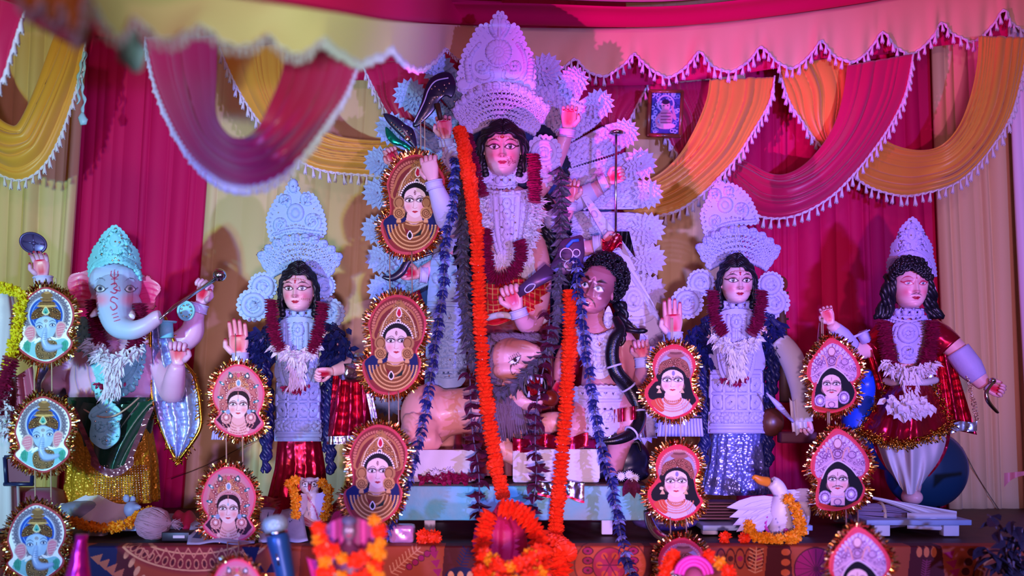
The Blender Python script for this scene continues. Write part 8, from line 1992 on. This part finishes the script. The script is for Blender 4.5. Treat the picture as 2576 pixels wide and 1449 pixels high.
# orange flowers with pink bead crown at the bottom right of centre
t = thing('bead_crown', 'pink beaded arch over orange flowers at the bottom edge', 'crown', P(1745, 1480, 3.3))
for k in range(3):
    for i in range(22):
        a = pi*(.06+.88*i/21); r_ = 46-9*k; b = MB()
        if k == 0 and i == 0: BEAD = MB().ball((0, 0, 0), S(5.6, 3.3), 8, 6).mesh('bead', mat('pink_bead', '#f040b8', .3))
        inst(BEAD, t, 'bead', Matrix.Translation(P(1745+r_*cos(a), 1448-r_*1.0*sin(a), 3.3+.012*k)))
b = MB(); b.ball(P(1745, 1462, 3.36), (S(30, 3.3), .05, S(36, 3.3)), 16, 12); b.build('pink_dome', mat('dusty_pink', '#b05878', .6), t)
garland('marigold_garland', 'orange marigold heap left of the pink bead arch', cr([P(1700, 1400, 3.4), P(1680, 1420, 3.4), P(1662, 1445, 3.4), P(1668, 1480, 3.4)], 6), MARIO, .026, 'marigold', 'bead crown marigolds', s=.95, jitter=.4)
garland('marigold_garland', 'orange marigold heap right of the pink bead arch', cr([P(1790, 1402, 3.4), P(1812, 1420, 3.4), P(1830, 1445, 3.4), P(1826, 1480, 3.4)], 6), [MARIO[0], MARIY[0], MARIO[1]], .026, 'marigold', 'bead crown marigolds', s=.95, jitter=.4)
# draped plantain bride and garlands at the left edge
YV = 4.45; q = lambda x, y, d=0: P(x, y, YV+d)
t = thing('draped_plant_figure', 'white draped figure cut by the left edge with lemon garland', 'figure', q(10, 1300))
b = MB(); pleat_skirt(b, [(q(-10, 730), S(38, YV), S(34, YV)), (q(-12, 800), S(52, YV), S(44, YV)), (q(-20, 940), S(54, YV), S(46, YV)), (q(-20, 1180), S(62, YV), S(52, YV)), (q(-20, 1325), S(66, YV), S(56, YV))], 8, .06, 80); b.build('white_drape', M['white_cloth'], t)
b = MB(); b.grid(14, 20, lambda u, v: q(20+62*u+10*v, 960+30*u*0+(120-70*u)*v-40*u, -.10+.02*sin(u*13))); b.build('pink_cloth_end', mat('rose_satin', '#b04868', .45, sheen=.3), t)
fringe_mass('paper_fringe', t, M['petal_white'], [q(6, 980, -.14), q(8, 1100, -.14)], .05, .014, 130, .9, 3, (.4, -.3, -.6), r=.04)
garland('marigold_garland', 'lemon yellow marigold garland at the left picture edge', cr([q(-6, 722, -.08), q(30, 730, -.12), q(56, 742, -.13), q(50, 790, -.14), q(38, 850, -.15), q(24, 900, -.15), q(6, 945, -.15)], 8), LEMON, .03, 'marigold', 'left edge garlands', s=1.0, jitter=.25)
thick_garland('dark crimson petal rope below the lemon garland', [(28, 905), (16, 950), (4, 1000), (-8, 1040)], YV-.16, 1.0, 'left edge garlands')
t = thing('dark_cushion', 'dusky rose bolster at the left edge of the stage', 'cushion', on(50, 4.5))
b = MB(); b.bbox(on(20, 4.6, .10), (.50, .22, .20), .06); b.build('cover', mat('dusky_rose_cloth', '#8c3858', .6, sheen=.3), t)
t = thing('tablet_stand', 'blue framed tilted screen stand beside the elephant portrait', 'stand', on(50, 4.46, .2))
b = MB()
for a, c in (((12, 1150), (84, 1150)), ((12, 1150), (16, 1218)), ((84, 1150), (80, 1218)), ((10, 1218), (84, 1218))): b.tube([q(*a, -.06), q(*c, -.06)], .009, 8)
b.build('frame', mat('dark_blue_plastic', '#18204c', .35), t)
b = MB(); b.grid(4, 4, lambda u, v: q(18+62*u, 1156+56*v, -.055)); b.build('panel', mat('plum_panel', '#782848', .4), t)
# framed picture on the back curtain
YR = 5.42; q = lambda x, y, d=0: P(x, y, YR+d)
t = thing('framed_picture', 'small framed devotional picture in brown frame hung on the maroon swag', 'picture', q(1672, 285))
TL_, TR_, BR_, BL_ = (1636, 230), (1716, 231), (1710, 342), (1630, 340)
BR = mat('brown_frame_wood', '#7a3828', .35, coat=.3)
for a, c in ((TL_, TR_), (TR_, BR_), (BR_, BL_), (BL_, TL_)):
    b = MB(); b.tube([q(*a), q(*c)], [S(5.5, YR)]*2, 8); b.ball(q(*a), S(5.5, YR), 8, 6); b.build('frame_side', BR, t)
def pic(p):
    p.C[:] = lin('#384090'); rnd = random.Random(3)
    for i in range(90): x, y = rnd.uniform(1640, 1706), rnd.uniform(236, 334); p.ring(x, y, 4, 4, 1.4, rnd.choice(['#8890d0', '#202460', '#a8b0e8']))
    p.ring(1674, 262, 20, 20, 2.5, '#b0a8e0'); p.ell(1674, 268, 11, 14, '#c898b0'); p.ell(1674, 258, 10, 6, '#281838'); p.ell(1674, 298, 17, 24, '#b880a0'); p.ell(1674, 318, 24, 8, '#d0a0b8')
    for i in range(4): p.line([(1662, 286+i*8), (1686, 286+i*8)], 1.5, '#682850', False)
    p.line([(1658, 290), (1650, 306), (1658, 316)], 4, '#b880a0'); p.line([(1690, 290), (1698, 300), (1690, 270)], 4, '#b880a0')
    for sx in (1669, 1679): p.ell(sx, 267, 2, 1.2, '#100818')
relief('printed_picture', t, M['print'], [(1641, 235), (1711, 236), (1706, 337), (1636, 335)], YR, None, 1.0, .01, curved=False, colours=pic)
# lilac hand-like fringe at the right edge, thin wires
t = thing('trailing_scarf', 'lilac and orange scarf end reaching in at the right edge', 'scarf', P(2560, 1200, 4.2))
b = MB(); b.grid(20, 6, lambda u, v: P(2526+80*u, 1190-7*u+10*v+26*(1-u)**4*v, 4.2+.01*sin(u*12))); b.build('cloth', mat('lilac_orange_cloth', '#c87878', .5), t)
for lab, pts in (('thin sagging wire crossing behind the left goddess skirt', [(430, 1205), (520, 1170), (640, 1110), (760, 1070), (900, 1120)]), ('thin wire slanting down at the far right', [(2420, 1125), (2460, 1200), (2505, 1270), (2520, 1291)])):
    b = MB(); b.tube(cr([P(x, y, 5.66) for x, y in pts], 8), .0022, 5); o = b.build('loose_wire', M['black'], None, loc=tuple(P(*pts[0], 5.66))); tag(o, lab, 'wire')
for lab, x0, x1, y0, y1, Y in (('pleated white paper cuff below the upper black haired goddess portrait', 1658, 1764, 1046, 1098, 4.6), ('pleated white paper cuff below the upper pink portrait', 536, 612, 1076, 1106, 4.6)):
    t = thing('paper_cuff', lab, 'cuff', P((x0+x1)/2, y1, Y))
    b = MB(); b.grid(80, 6, lambda u, v: P(x0+(x1-x0)*u-(5-10*u)*v, y0+(y1-y0)*v, Y+.008*sin(u*88))); o = b.build('pleats', M['shola_lit_lilac'], t); o.modifiers.new('t', 'SOLIDIFY').thickness = .003
    b = MB(); b.tube([P(x0-1, y0+4, Y-.012), P(x1+1, y0+4, Y-.012)], .006, 6); b.build('silver_band', M['silver'], t)
    b = MB(); b.tube([P((x0+x1)/2, y0-14, Y), P((x0+x1)/2+60*(1 if x0 > 1000 else 1), y0-30, 4.84)], .006, 6); b.build('stick', M['wood'], t)
